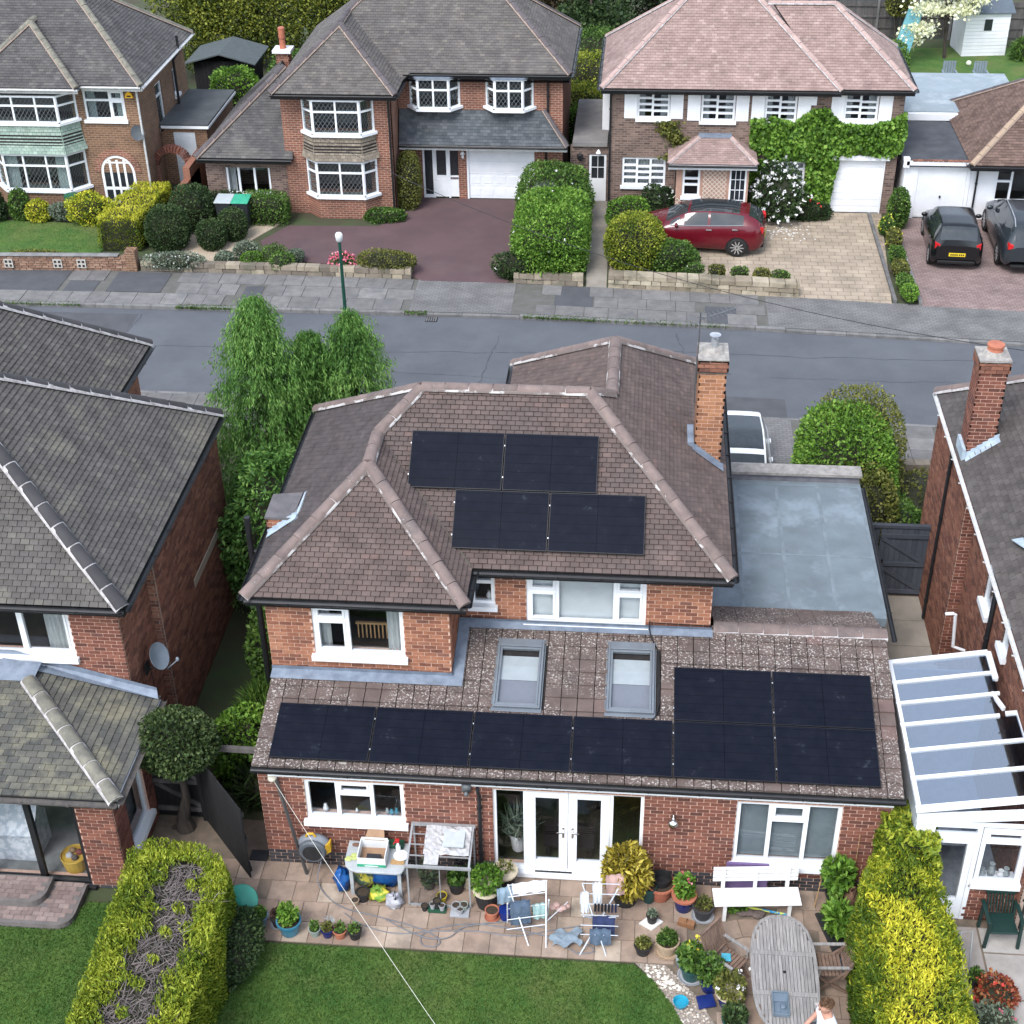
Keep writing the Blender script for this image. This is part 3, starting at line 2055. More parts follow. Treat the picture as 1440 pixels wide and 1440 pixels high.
for (x0,x1,y0,y1) in [(11.1,12.3,-1.55,-.62),(12.32,13.4,-1.15,-.62),(12.32,14.2,-2.1,-1.17),(11.1,12.3,-2.6,-1.57),(12.32,13.0,-3.0,-2.12),(13.02,13.7,-3.0,-2.12),(12.32,13.3,-4.1,-3.02),(13.32,14.3,-4.1,-3.02),(11.1,12.3,-3.7,-2.62)]:

    m=MB();m.box(x0+.008,x1-.008,y0+.008,y1-.008,-.03,.008);obj('flagstone',m,PAVG,rpath)

for k in range(6):

    m=MB();m.box(11.08,12.72,3.5+k*.9,4.38+k*.9,-.03,.006);obj('concrete_bay',m,CONC,rpath)

# lawns

def lawn(name,pts,label,nblade,z=0.012):

    mb=MB();mb.prism([(x,y,z-.05) for x,y in pts],(0,0,.05))

    o=obj(name,mb,LAWN,kind='structure')

    xs=[p[0] for p in pts];ys=[p[1] for p in pts];P=[]

    while len(P)<nblade:

        x,y=random.uniform(min(xs),max(xs)),random.uniform(min(ys),max(ys))

        if inside(pts,x,y):P.append((x,y,z+.02))

    g_=leafmesh('grass',P,np.tile([0,0,1.0],(len(P),1)),0.042,4,0.55,mats=[GRASSM],kind='stuff')

    return o

lawn('lawn',[(-0.28,-1.86),(6.42,-1.86),(6.75,-2.15),(7.05,-2.6),(7.3,-3.1),(7.45,-3.8),(7.4,-4.6),(-0.6,-4.6)],'',60000)

lawn('neighbour_lawn',[(-6.2,-1.75),(-4.2,-1.75),(-3.5,-1.62),(-3.25,-1.2),(-2.2,-1.2),(-2.2,-5.2),(-6.2,-5.2)],'',40000)

# stone and shell strip between lawn and patio

gm=MB();gm.face([(6.45,-1.82,.004),(6.95,-1.82,.004),(7.45,-2.4,.004),(7.9,-3.2,.004),(8.3,-4.6,.004),(7.38,-4.6,.004),(7.43,-3.8,.004),(7.28,-3.1,.004),(7.03,-2.6,.004),(6.75,-2.15,.004)])

gr=obj('gravel_border',gm,M('shell_gravel',(0.36,0.31,0.26),(0.20,0.165,0.14),scale=32,rough=.95,bump=.9,bscale=50,contrast=(.4,.6)),kind='structure')

pb=MB();wb=MB()

for k in range(520):

    t=random.random();yy=-1.85-2.7*t

    xl=interp([(1.82,6.5),(2.15,6.75),(2.6,7.05),(3.1,7.3),(3.8,7.45),(4.6,7.4)],-yy);xr=interp([(1.82,6.95),(2.4,7.45),(3.2,7.9),(4.6,8.3)],-yy)

    x=random.uniform(xl,xr);r=random.uniform(.012,.03)

    pb.ell((x,yy,.008+r*.3),(r,r*random.uniform(.6,1),r*.6),6,4)

for k in range(46):

    x=random.gauss(6.92,.17);y=-1.98-(x-6.6)*.55+random.gauss(0,.10);r=random.uniform(.02,.042)

    wb.ell((x,y,.02),(r,r*.8,r*.55),7,4)

obj('pebbles',pb,M('pebble',None,ramp=[(0,(.25,.2,.16)),(.5,(.4,.34,.28)),(1,(.58,.54,.48))],scale=20,rough=.8),gr,kind='stuff')

obj('shells',wb,M('white_shell',(.72,.68,.6),(.55,.5,.42),scale=20,rough=.6),gr,kind='stuff')

# ------------------------------------------------------------------ the house with the solar panels

TILEB=M('plain_tile_brown',None,ramp=[(0.0,(0.098,0.074,0.068)),(0.35,(0.108,0.081,0.074)),(0.7,(0.117,0.087,0.079)),(0.97,(0.130,0.096,0.086)),(1.0,(0.145,0.098,0.086))],scale=3.0,rough=0.9,bump=0.4,bscale=70,speck=((0.40,0.38,0.36),22,0.75),spec=0.2,stains=((0.066,0.060,0.062),0.55,0.52,0.2,0.45))

RIDGB=M('ridge_tile_brown',(0.20,0.15,0.135),(0.14,0.105,0.098),scale=4,rough=0.9,bump=0.4,bscale=50,tint=0.12,speck=((0.46,0.44,0.42),20,0.68),stains=((0.10,0.09,0.09),1.2,0.53,0.1,0.6))

BEDMORT=M('bedding_mortar',(.17,.14,.13),(.48,.46,.45),scale=2.2,rough=.95,contrast=(.5,.56))

TILEC=M('interlocking_tile',None,ramp=[(0.0,(0.104,0.079,0.071)),(0.5,(0.117,0.088,0.078)),(0.96,(0.128,0.096,0.085)),(1.0,(0.145,0.094,0.085))],scale=3,rough=0.92,bump=0.45,bscale=60,speck=((0.40,0.37,0.34),26,0.565,0.9,0.37),spec=0.2,stains=((0.07,0.062,0.06),1.1,0.55,0.15,0.5))

FLATR=M('mineral_felt',(0.165,0.205,0.23),(0.125,0.15,0.168),scale=1.1,rough=0.9,bump=0.2,bscale=80,stains=((0.24,0.295,0.34),0.8,0.5,0.14,0.65),speck=((0.30,0.33,0.36),55,0.70),spec=0.3)

H=thing('brick_house','detached brick house with brown tiled roofs carrying black solar panels, in the middle','house',(3.7,5.0,0))

EZ=4.67

F1=frame((0,0,0),(1,0))

op1=[(0.56,2.33,1.14,2.085),(3.885,6.515,0.115,2.085),(8.09,9.88,0.62,2.085)]

brick_wall(H,F1,-0.24,10.7,0.0,2.285,op1,BRICK,MORTAR,nobj=150,dark=4,name='rear_wall')

ww=window(H,F1,*op1[0],cols=[(1,[]),(1.05,[0.33],1),(1,[])],curtains=(),rooms=2.2)

window(H,F1,*op1[2],cols=[(1,[]),(1.05,[0.27],1),(1,[])],blind=None,rooms=1.2)

# venetian blind behind the right-hand window: single slats

vb=MB();vb.fbox(F1,8.12,9.85,-.19,-.185,.65,.66)

vo=obj('blind',vb,M('blind_slat',(0.15,0.18,0.19),(0.12,0.15,0.16),rough=0.6),H)

zz=0.68

sl=MB();sl.box(-.85,.85,-.018,.018,-.0015,.0015,tint=0);sme=sl.mesh('slat');sme.materials.append(MATS['blind_slat'])

while zz<2.05:

    o=bpy.data.objects.new('slat',sme);COL.objects.link(o);o.parent=vo

    o.location=(8.985,0.2,zz);o.rotation_euler=(R(38),0,0);zz+=0.05

# french doors with two side lights

fd=thing('french_doors',None,None) if False else None

def french(F,a0,a1,z0,z1):

    mb=MB();d0,d1=-.14,-.06;f=.06

    mb.fbox(F,a0,a1,d0,d1,z1-f,z1);mb.fbox(F,a0,a1,d0,d1,z0,z0+.05)

    xs=[a0,a0+.56,a1-.56,a1]

    for i,x in enumerate(xs):

        mb.fbox(F,x if i==0 else x-f/2 if i<3 else x-f,x+f if i==0 else x+f/2 if i<3 else x,d0,d1+.001,z0+.05,z1-f)

    fo=obj('door_frame',mb,UPVC,H,bevel=.004)

    sb=MB();sb.fbox(F,a0-.05,a1+.05,d0,.09,z0-.075,z0+.022);obj('sill',sb,UPVC,fo)

    for l,r in ((a0+f,a0+.56-f/2),(a1-.56+f/2,a1-f)):

        p=MB();p.fbox(F,l,r,-.104,-.096,z0+.05,z1-f);obj('pane',p,GLASS,fo)

    mid=(a0+a1)/2

    for l,r,hs in ((a0+.59,mid-.004,1),(mid+.004,a1-.59,-1)):

        b=MB();w=.155;t0,t1=z0+.055,z1-f-.005

        b.fbox(F,l,l+w,d0+.01,d1+.02,t0,t1);b.fbox(F,r-w,r,d0+.01,d1+.02,t0,t1)

        b.fbox(F,l+w,r-w,d0+.01,d1+.02,t0,t0+.19);b.fbox(F,l+w,r-w,d0+.01,d1+.02,t1-.11,t1)

        do=obj('door',b,UPVC,H,bevel=.005)

        p=MB();p.fbox(F,l+w-.004,r-w+.004,-.095,-.087,t0+.186,t1-.106);obj('pane',p,GLASS,do)

        hx=(r-w/2) if hs>0 else (l+w/2)

        hb=MB();hb.fbox(F,hx-.018,hx+.018,d1+.02,d1+.03,z0+.85,z0+1.1);hb.bar(F(hx,d1+.06,z0+1.0),F(hx-hs*.12,d1+.06,z0+1.0),.018,.018);hb.bar(F(hx,d1+.03,z0+1.0),F(hx,d1+.069,z0+1.0),.018,.018)

        obj('handle',hb,M('chrome',(.75,.75,.76),(.7,.7,.7),rough=.2,metal=1),do)

    room(H,F,a0,a1,z0,z1,2.6,-.16,M('tan_room',(.34,.26,.18),(.27,.2,.14),scale=1,rough=.9))

french(F1,*op1[1])

# white board under the gutter, the weep course and the air vent

fb_=MB();fb_.fbox(F1,-0.05,10.7,0.0,0.022,2.16,2.225)

obj('white_fascia',fb_,UPVC,H)

vt=MB()

vt.fbox(F1,4.62,5.28,.004,.02,.0,.02)

for k in range(7):vt.fbox(F1,4.62,5.28,.012,.034,.03+k*.022-.012,.03+k*.022)

for k in range(7):vt.fbox(F1,4.62+k*.108,4.632+k*.108,.013,.03,.0,.17)

obj('air_vent',vt,BLACKP,H)

# main two-storey body (hidden faces are plain)

hb=MB()

for q in ((-.3,-.06,2.17,8.1,0,EZ-.05),(7.39,7.63,3.42,10.4,0,EZ-.05),(-.05,7.38,7.9,8.1,0,EZ-.06),(3.7,7.38,10.2,10.4,0,EZ-.06),(3.7,3.9,8.11,10.19,0,EZ-.06),(-.24,.0,.27,2.16,0,2.3),(10.46,10.7,.27,4.6,0,2.4),(10.8,11.0,4.6,9.4,0,2.4),(0.0,10.45,5.0,5.1,0,2.4)):

    hb.box(*q)

# (kept clear of the rooms behind the windows by their own linings)

body=obj('house_body',hb,BRICKO,H)

FW=frame((0,1.9,0),(1,0))

opw=[(0.52,2.165,3.36,4.46)]

brick_wall(H,FW,-0.3,2.985,2.86,EZ-.03,opw,BRICKO,MORTAR,nobj=80,name='wing_wall')

window(H,FW,*opw[0],cols=[(0.62,[0.26],True),(1,[])],curtains=((0.02,0.17),(0.8,0.98)),rooms=2.5)

FE=frame((3.0,1.9,0),(0,1))

brick_wall(H,FE,0.03,1.25,2.88,EZ-.03,[],BRICKO,MORTAR,nobj=0,name='wing_side_wall')

FM=frame((0,3.15,0),(1,0))

opm=[(3.22,3.67,3.66,4.42),(4.245,6.445,3.3,4.42)]

brick_wall(H,FM,3.0,7.63,3.2,EZ-.03,opm,BRICKO,MORTAR,nobj=70,name='main_wall')

window(H,FM,*opm[0],cols=[(1,[0.3])],rooms=1.2,sillz=.08)

window(H,FM,*opm[1],cols=[(0.56,[0.33],True),(1.05,[]),(0.56,[0.33],True)],blind=0.97,rooms=1.2)

# clutter on the window boards

def vase(x,y,z,r,h,m,nm='vase'):

    b=MB();b.lathe([(r*.5,0),(r,h*.35),(r*.7,h*.7),(r*.45,h*.8),(r*.6,h)],(x,y,z),10); return obj(nm,b,m,ww if nm=='vase' else H,smooth=True)

WCER=M('white_ceramic',(.7,.7,.68),(.6,.6,.6),rough=.3)

for x,m_,r,h in ((.86,WCER,.055,.17),(1.42,WCER,.03,.1),(2.05,M('teal_glaze',(.06,.25,.3),(.04,.18,.25),rough=.3),.05,.12),(2.14,MATS['teal_glaze'],.045,.15),(1.97,M('glass_grey',(.3,.33,.33),rough=.2),.04,.14)):

    vase(x,.2,1.16,r,h,m_)

b=MB();b.lathe([(.02,0),(.06,.05),(.055,.1),(.02,.15),(.03,.17)],(3.55,3.3,3.72),10);obj('vase',b,WCER,H,smooth=True)

b=MB();rows_=[[(1.3,2.6,3.35),(2.0,2.6,3.35)],[(1.3,2.6,3.75),(2.0,2.6,3.75)]]

for k in range(12):b.box(1.2+k*.075,1.225+k*.075,2.5,2.53,3.3,3.62)

b.box(1.17,2.1,2.49,2.54,3.62,3.66)

obj('cot_rail',b,M('pine',(.45,.28,.13),(.36,.22,.1),rough=.5),H)

# ---- lower roof with interlocking tiles, two roof lights

TA=0.2523

lz= lambda y:2.476+TA*y

def LP(x,y,d=0.0): return Vector((x,y,lz(y)))+Vector((0,-math.sin(.2471),math.cos(.2471)))*d

RL=[(3.78,4.62,1.28,2.73),(5.79,6.63,1.28,2.76)]

low=[LP(-.29,-.1),LP(10.82,-.1),LP(10.82,3.25),LP(7.66,3.25),LP(7.66,3.12),LP(3.02,3.12),LP(3.02,1.87),LP(-.29,1.87)]

rlow=tile_roof(H,[low],TILEC,w=0.293,gauge=0.285,th=0.05,nobj=230,bond=False,gap=.015,name='lower_roof',under=.1,holes=[[LP(a,c),LP(b_,c),LP(b_,d),LP(a,d)] for a,b_,c,d in RL])

back=[(7.72,3.26,lz(3.25)),(10.82,3.26,lz(3.25)),(10.82,4.72,2.64),(7.72,4.72,2.64)]

tile_roof(H,[back],TILEC,w=0.293,gauge=0.33,th=0.03,nobj=0,bond=False,gap=.006,name='garage_back_slope',under=.08)

ridge(rlow,(7.7,3.26,lz(3.25)-.03),(10.85,3.26,lz(3.25)-.03),RIDGB,r=.15,L=.45,mort=PALEMORT,flat=.6)

gutter(H,(-.3,-.09,lz(-.1)+.01),(10.86,-.09,lz(-.1)+.01),r=.05,fmat=BLACKP)

for i,(a,b_,c,d) in enumerate(RL):

    GREYM=M('roof_light_aluminium',(.20,.225,.25),(.165,.185,.21),scale=3,rough=.45,metal=.4)

    m=MB();hh=.10

    for (x0,x1,y0,y1,h) in ((a,a+.04,c,d,hh),(b_-.04,b_,c,d,hh),(a+.04,b_-.04,d-.16,d,hh+.012),(a+.04,b_-.04,c,c+.05,hh)):

        P=[LP(x0,y0,-.03),LP(x1,y0,-.03),LP(x1,y1,-.03),LP(x0,y1,-.03)]

        m.prism(P,(LP(0,0,h+.03)-LP(0,0,0)))

    P=[LP(a-.03,c-.07,.04),LP(b_+.03,c-.07,.04),LP(b_+.03,c,.04),LP(a-.03,c,.04)]

    m.prism(P,(LP(0,0,.008)-LP(0,0,0)))

    for x0,x1 in ((a-.03,a-.004),(b_+.004,b_+.03)):m.prism([LP(x0,c,.034),LP(x1,c,.034),LP(x1,d+.06,.034),LP(x0,d+.06,.034)],(LP(0,0,.008)-LP(0,0,0)))

    sx0,sx1,sy0,sy1=a+.045,b_-.045,c+.055,d-.165

    for q in ((sx0,sx0+.04,sy0,sy1),(sx1-.04,sx1,sy0,sy1),(sx0+.04,sx1-.04,sy0,sy0+.04),(sx0+.04,sx1-.04,sy1-.04,sy1)):

        m.prism([LP(q[0],q[2],.02),LP(q[1],q[2],.02),LP(q[1],q[3],.02),LP(q[0],q[3],.02)],(LP(0,0,.07)-LP(0,0,0)))

    ro=obj('roof_light',m,GREYM,H,bevel=.004)

    p=MB();p.face([LP(sx0+.045,sy0+.045,.062),LP(sx1-.045,sy0+.045,.062),LP(sx1-.045,sy1-.045,.062),LP(sx0+.045,sy1-.045,.062)]);obj('pane',p,GLASS,ro)

    bl=MB();ym=sy0+(sy1-sy0)*.46;yt=sy0+(sy1-sy0)*.88

    bl.face([LP(sx0,ym,.0),LP(sx1,ym,.0),LP(sx1,yt,.0),LP(sx0,yt,.0)]);obj('blind',bl,M('white_blind',(.33,.36,.37),(.3,.33,.34),rough=.8),ro)

    bl=MB();bl.face([LP(sx0,sy0,-.01),LP(sx1,sy0,-.01),LP(sx1,ym,-.01),LP(sx0,ym,-.01)]);obj('blind',bl,M('grey_blind',(.16,.17,.195),(.145,.155,.18),rough=.8),ro)

    sh=MB();sh.prism([LP(sx0,sy0,-.05),LP(sx1,sy0,-.05),LP(sx1,sy1,-.05),LP(sx0,sy1,-.05)],(0,0,-.02));obj('light_shaft',sh,DARKROOM,ro)

# lead flashings where the lower roof meets the walls

fl=MB()

fl.face([LP(-.3,1.68,.06),LP(3.1,1.68,.06),LP(3.1,1.89,.06),LP(-.3,1.89,.06)]);fl.face([LP(-.3,1.889,.06),LP(3.01,1.889,.06),LP(3.01,1.885,.16),LP(-.3,1.885,.16)])

fl.face([LP(3.01,1.68,.063),LP(3.2,1.68,.063),LP(3.2,3.12,.063),LP(3.01,3.12,.063)]);fl.face([LP(3.008,1.89,.06),LP(3.008,3.13,.06),LP(3.008,3.1,.15),LP(3.008,1.88,.15)])

fl.face([LP(3.0,2.97,.066),LP(7.68,2.97,.066),LP(7.68,3.14,.066),LP(3.0,3.14,.066)]);fl.face([LP(3.0,3.139,.06),LP(7.66,3.139,.06),LP(7.66,3.115,.16),LP(3.0,3.115,.16)])

obj('flashing',fl,LEAD,H)

cb=MB();cb.tube([LP(6.52,3.1,.30),LP(6.52,3.08,.1),LP(6.56,2.9,.07),LP(6.70,2.6,.06),LP(6.72,2.0,.06),LP(6.72,1.5,.06),LP(6.66,1.24,.05),LP(6.6,1.18,.04)],.013,6)

cb.tube([(7.66,3.12,3.42),(6.53,3.12,3.44),LP(6.52,3.1,.30)],.009,5)

obj('cable',cb,BLACKP,H)

# ---- flat garage roof with a parapet to the street

fr_=MB();fr_.box(7.64,11.1,4.6,9.45,2.42,2.62)

fro=obj('flat_roof',fr_,FLATR,H)

fj=MB()

for x in (8.35,9.25,10.15,11.06):

    fj.box(x-.02,x+.05,4.74,9.44,2.62,2.626)

fj.box(7.66,11.08,6.6,6.66,2.62,2.6245);fj.box(7.66,11.08,9.25,9.44,2.62,2.628)

obj('felt_lap',fj,M('felt_lap',(.178,.218,.245),(.135,.162,.182),scale=3,rough=.9),fro)

pp=MB();pp.box(7.7,11.1,9.46,9.75,0,2.78);obj('parapet',pp,M('render_grey',(.2,.2,.22),(.13,.13,.15),scale=4,rough=.9),H)

pp=MB();pp.box(7.66,11.14,9.4,9.8,2.785,2.85);obj('coping',pp,M('coping_stone',(.33,.31,.29),(.2,.19,.18),scale=6,rough=.95,bump=.4),H)

gutter(H,(11.1,4.0,2.6),(11.1,9.4,2.6),r=.05,fascia=False,inward=(-1,0,0))

# ---- upper roof

Wt=0.768

apW=(1.34,3.93,6.16);kW=(1.34,5.03,6.16);rL=(2.08,5.83,6.72);rR=(5.26,5.83,6.72);kE=(5.67,6.32,6.41);apN=(5.67,8.57,6.41)

polys=[

    [(-.6,1.8,EZ),(3.28,1.8,EZ),apW],

    [(3.28,1.8,EZ),(3.28,2.9,EZ),kW,apW],

    [(3.28,2.9,EZ),(7.93,2.9,EZ),rR,rL,kW],

    [(7.93,2.9,EZ),(7.93,10.72,EZ),apN,kE,rR],

    [(7.93,10.72,EZ),(3.41,10.72,EZ),apN],

    [(3.41,10.72,EZ),(3.41,8.4,EZ),kE,apN],

    [(3.41,8.4,EZ),(-.6,8.4,EZ),rL,rR,kE]]

TILEW=M('plain_tile_shaded',None,ramp=[(0,(.066,.057,.057)),(.5,(.076,.065,.064)),(1,(.088,.074,.072))],scale=2.5,rough=.95,bump=.4,bscale=60,spec=.15,speck=((.3,.29,.28),16,.75))  # darker, greyer copy of the tile: the west slope's shade painted into its colour

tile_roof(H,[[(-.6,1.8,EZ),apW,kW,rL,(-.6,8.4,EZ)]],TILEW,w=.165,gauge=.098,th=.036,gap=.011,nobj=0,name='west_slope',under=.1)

rup=tile_roof(H,polys,TILEB,w=0.165,gauge=0.098,th=0.036,gap=.011,nobj=170,name='upper_roof',under=.1)

for a,b_ in (((-.62,1.78,EZ),apW),((3.3,1.78,EZ),apW),(apW,kW),(kW,rL),(rL,rR),((7.95,2.88,EZ),rR),(rR,kE),(kE,apN),((7.95,10.74,EZ),apN),((3.39,10.74,EZ),apN),((-.62,8.42,EZ),rL)):

    ridge(rup,a,b_,RIDGB,r=.115,L=.46,mort=BEDMORT)

for a,b_ in (((-.62,1.8,EZ),(3.32,1.8,EZ)),((3.28,1.84,EZ),(3.28,2.88,EZ)),((3.28,2.9,EZ),(7.97,2.9,EZ)),((7.93,2.88,EZ),(7.93,10.72,EZ)),((-.6,8.4,EZ),(-.6,1.78,EZ)),((3.41,10.72,EZ),(3.41,8.4,EZ))):

    gutter(H,a,b_)

eave_soffit(H,[[(-.58,1.82),(3.26,1.82),(3.26,2.92),(7.9,2.92),(7.9,10.7),(3.43,10.7),(3.43,8.4),(-.58,8.4)]],EZ-.12,BLACKP)

# valley lining: dark mossy debris

vl=MB();vl.tube([Vector((3.28,2.9,EZ+.03)),Vector(kW)+Vector((0,0,.0))],[.035,.03],5)

obj('valley',vl,M('valley_moss',(.06,.05,.045),(.1,.085,.07),scale=14,rough=1),H)

# downpipe on the rear wall, lamp, alarm, round hook, bracket

downpipe(H,(3.66,-.06,2.30),(3.66,-.06,0.02),out=(0,-.16,.02))

def fixture(nm,build,mat,smooth=True):

    b=MB();build(b); return obj(nm,b,mat,H,smooth=smooth)

fixture('wall_lamp', lambda b:(b.lathe([(.0,0),(.08,.015),(.095,.08),(.07,.14),(.0,.16)],(7.02,-.12,1.55),12),b.tube([(7.02,0,1.78),(7.02,-.1,1.76),(7.02,-.1,1.70)],.012,6),b.lathe([(.0,0),(.04,.01),(.012,.05)],(7.02,-.1,1.69),10)),MATS['chrome'])

fixture('security_light', lambda b:(b.box(3.36,3.52,-.06,0,2.05,2.2),b.ell((3.44,-.07,2.02),(.045,.045,.045))),M('grey_metal',(.16,.17,.18),(.12,.13,.14),rough=.5,metal=.3))

fixture('bell_box', lambda b:b.lathe([(.0,0),(.07,.004),(.085,.03),(.08,.09),(.0,.1)],(.03,-.02,2.07),14),M('cream_plastic',(.55,.52,.42),(.45,.43,.36),rough=.5))

# ---- chimneys

def stack(F0,x0,x1,y0,y1,z0,z1,bmat,cap,parent,label=None,corbel=0,dark=()):

    """brick stack of separate courses"""

    b=MB();b.box(x0+.004,x1-.004,y0+.004,y1-.004,z0,z1)

    o=obj('chimney',b,MORTAR,parent)

    br=MB();dk=MB();z=z0;k=0;bh=.0815

    while z<z1-.02:

        e=.03 if z>z1-corbel else 0

        t=dk if z>z1-corbel*1.0 else br

        for ax,lo,hi,fixed in ((0,x0-e,x1+e,y0-e),(1,y0-e,y1+e,x1+e),(1,y0-e,y1+e,x0-e)):

            L=hi-lo;off=.11 if (k+ax)%2 else 0

            u=lo-off

            while u<hi-.005:

                p,q=max(u+.005,lo),min(u+.22,hi)

                if q-p>.008:

                    if ax==0:t.box(p,q,fixed,fixed+.03,z,z+bh-.012)

                    elif fixed>(x0+x1)/2:t.box(fixed-.03,fixed,p,q,z,z+bh-.012)

                    else:t.box(fixed,fixed+.03,p,q,z,z+bh-.012)

                u+=.225

        z+=bh;k+=1

    obj('brick_courses',br,bmat,o,kind='stuff')

    if dk.v:obj('sooty_courses',dk,BRICKD,o,kind='stuff')

    if cap:

        c=MB();c.prism([(x0-.03,y0-.03,z1+.002),(x1+.03,y0-.03,z1+.002),(x1+.03,y1+.03,z1+.002),(x0-.03,y1+.03,z1+.002)],(0,0,.06))

        c.lathe([(.22,.06),(.18,.14),(.12,.16)],((x0+x1)/2,(y0+y1)/2,z1),12)

        obj('flaunching',c,M('flaunching',(.36,.34,.31),(.22,.2,.19),scale=8,rough=.95,bump=.5),o)

    return o

CHO=M('pale_orange_brick',None,ramp=[(0,(.22,.10,.055)),(.4,(.32,.145,.075)),(.8,(.37,.18,.095)),(1,(.22,.105,.065))],scale=12,rough=.9)

ch=stack(None,7.30,7.82,6.50,7.15,4.6,7.08,CHO,True,H,corbel=.2)

c=MB();c.lathe([(.07,0),(.07,.2),(.062,.2)],(7.58,6.85,7.2),12);c.lathe([(.105,0),(.11,.02),(.0,.05)],(7.58,6.85,7.46),14)

for k in range(4):c.tube([(7.58+.065*math.cos(k*1.57),6.85+.065*math.sin(k*1.57),7.38),(7.58+.085*math.cos(k*1.57),6.85+.085*math.sin(k*1.57),7.47)],.008,4)

obj('flue_cowl',c,M('galvanised',(.5,.52,.54),(.4,.42,.45),rough=.35,metal=.6),ch)

cf=MB()

for k in range(7):

    x=7.26+k*.09;z=EZ+(7.93-x)*Wt

    cf.face([(x,6.48,z),(x+.09,6.48,z-.07),(x+.09,6.48,z+.08),(x,6.48,z+.12)])

    cf.face([(x,6.48,z+.06),(x+.09,6.48,z+.06-.069),(x+.09,6.33,z+.06-.069),(x,6.33,z+.06)])

cf.box(7.16,7.285,6.45,7.15,EZ+.52,EZ+.66)

obj('flashing',cf,LEAD,ch)

an=MB();an.tube([(7.27,6.72,6.5),(7.27,6.72,8.0)],.014,6);an.tube([(7.24,6.48,6.2),(7.24,6.48,7.2)],.01,5);an.box(7.22,7.9,6.455,6.465,6.85,6.87)

an.tube([(7.27,6.72,7.85),(7.95,7.05,7.95)],.012,5)

for k in range(9):

    q=Vector((7.27,6.72,7.85)).lerp(Vector((7.95,7.05,7.95)),.08+k*.115);an.tube([q+Vector((.06,-.14,0)),q+Vector((-.06,.14,0))],.006,4)

an.tube([(7.2,6.6,7.8),(7.36,6.9,7.95)],.008,4);an.tube([(7.36,6.6,7.95),(7.2,6.9,7.8)],.008,4)

obj('television_aerial',an,M('aerial_metal',(.18,.19,.2),(.12,.12,.13),rough=.4,metal=.7),ch)

ws=stack(None,-.62,-.12,3.72,4.5,4.3,5.02,BRICKO,False,H)

sc_=MB();sc_.prism([(-.64,3.70,5.03),(-.11,3.70,5.03),(-.06,4.45,5.12),(-.64,4.45,5.05)],(0,0,.05));obj('slate_cap',sc_,M('slate',(.13,.12,.125),(.09,.085,.09),rough=.8),ws)

sf=MB()

for k in range(6):

    x=-.62+k*.1;z=EZ+(x+.6)*Wt

    sf.face([(x,3.705,z+.0),(x+.1,3.705,z+.077),(x+.1,3.705,z+.19),(x,3.705,z+.14)]);sf.face([(x,3.71,z+.06),(x+.1,3.71,z+.137),(x+.1,3.55,z+.137),(x,3.55,z+.06)])

sf.face([(-.12,3.55,EZ+.405),(-.12,4.5,EZ+.405),(.02,4.5,EZ+.51),(.02,3.55,EZ+.51)])

obj('flashing',sf,M('pale_lead',(.42,.50,.56),(.3,.36,.42),scale=6,rough=.6),ws)

svp=MB();svp.tube([(-.98,3.72,0),(-.98,3.72,5.05)],.06,10);svp.lathe([(.066,0),(.066,.03)],(-.98,3.72,4.35),10);obj('soil_pipe',svp,BLACKP,H,smooth=False)

sl_=MB();sl_.tube([(-.98,3.72,4.3),(-.3,3.72,4.2)],.03,6);obj('pipe_bracket',sl_,BLACKP,H)

# ------------------------------------------------------------------ solar panels

def pvmat():

    m,N,L,B=nt('solar_cells')

    geo=N.new('ShaderNodeTexCoord');sp=N.new('ShaderNodeSeparateXYZ');L.new(geo.outputs['Object'],sp.inputs[0])

    def line(ax,pitch,w,off=0.0):

        a=N.new('ShaderNodeMath');a.operation='ADD';a.inputs[1].default_value=off+50*pitch;L.new(sp.outputs[ax],a.inputs[0])

        b=N.new('ShaderNodeMath');b.operation='MODULO';b.inputs[1].default_value=pitch;L.new(a.outputs[0],b.inputs[0])

        c=N.new('ShaderNodeMath');c.operation='LESS_THAN';c.inputs[1].default_value=w;L.new(b.outputs[0],c.inputs[0]); return c.outputs[0]

    no=N.new('ShaderNodeTexNoise');no.inputs['Scale'].default_value=3.2;no.inputs['Detail'].default_value=8;no.inputs['Roughness'].default_value=.7

    gp=N.new('ShaderNodeNewGeometry');L.new(gp.outputs['Position'],no.inputs['Vector'])

    cr=N.new('ShaderNodeValToRGB');e=cr.color_ramp.elements

    e[0].position=.35;e[0].color=(.0055,.0070,.0135,1);e[1].position=.62;e[1].color=(.009,.0105,.0175,1)

    x=e.new(.74);x.color=(.04,.047,.062,1)

    L.new(no.outputs['Fac'],cr.inputs[0])

    def mixv(f,a,col):

        q=N.new('ShaderNodeMix');q.data_type='RGBA';L.new(f,q.inputs[0]);L.new(a,q.inputs[6]);q.inputs[7].default_value=(*col,1); return q.outputs[2]

    c=mixv(line(0,1.722/90,.0035),cr.outputs[0],(.0095,.0105,.015))

    c=mixv(line(1,1.07/6,.007),c,(.003,.003,.005))

    c=mixv(line(0,1.722/2,.010),c,(.003,.003,.005))

    L.new(c,B.inputs['Base Color']);B.inputs['Roughness'].default_value=.28;B.inputs['Specular IOR Level'].default_value=.055

    return m

PVM=pvmat()

PVF=M('black_anodised',(.010,.010,.012),(.014,.014,.016),rough=.4)

ALU=M('clamp_aluminium',(.62,.63,.65),(.5,.5,.52),rough=.35,metal=.6)

fm=MB();w_,h_,t_=1.722,1.134,.035

for q in ((0,w_,0,.012),(0,w_,h_-.012,h_),(0,.012,.012,h_-.012),(w_-.012,w_,.012,h_-.012)):

    fm.box(q[0],q[1],q[2],q[3],-t_,0)

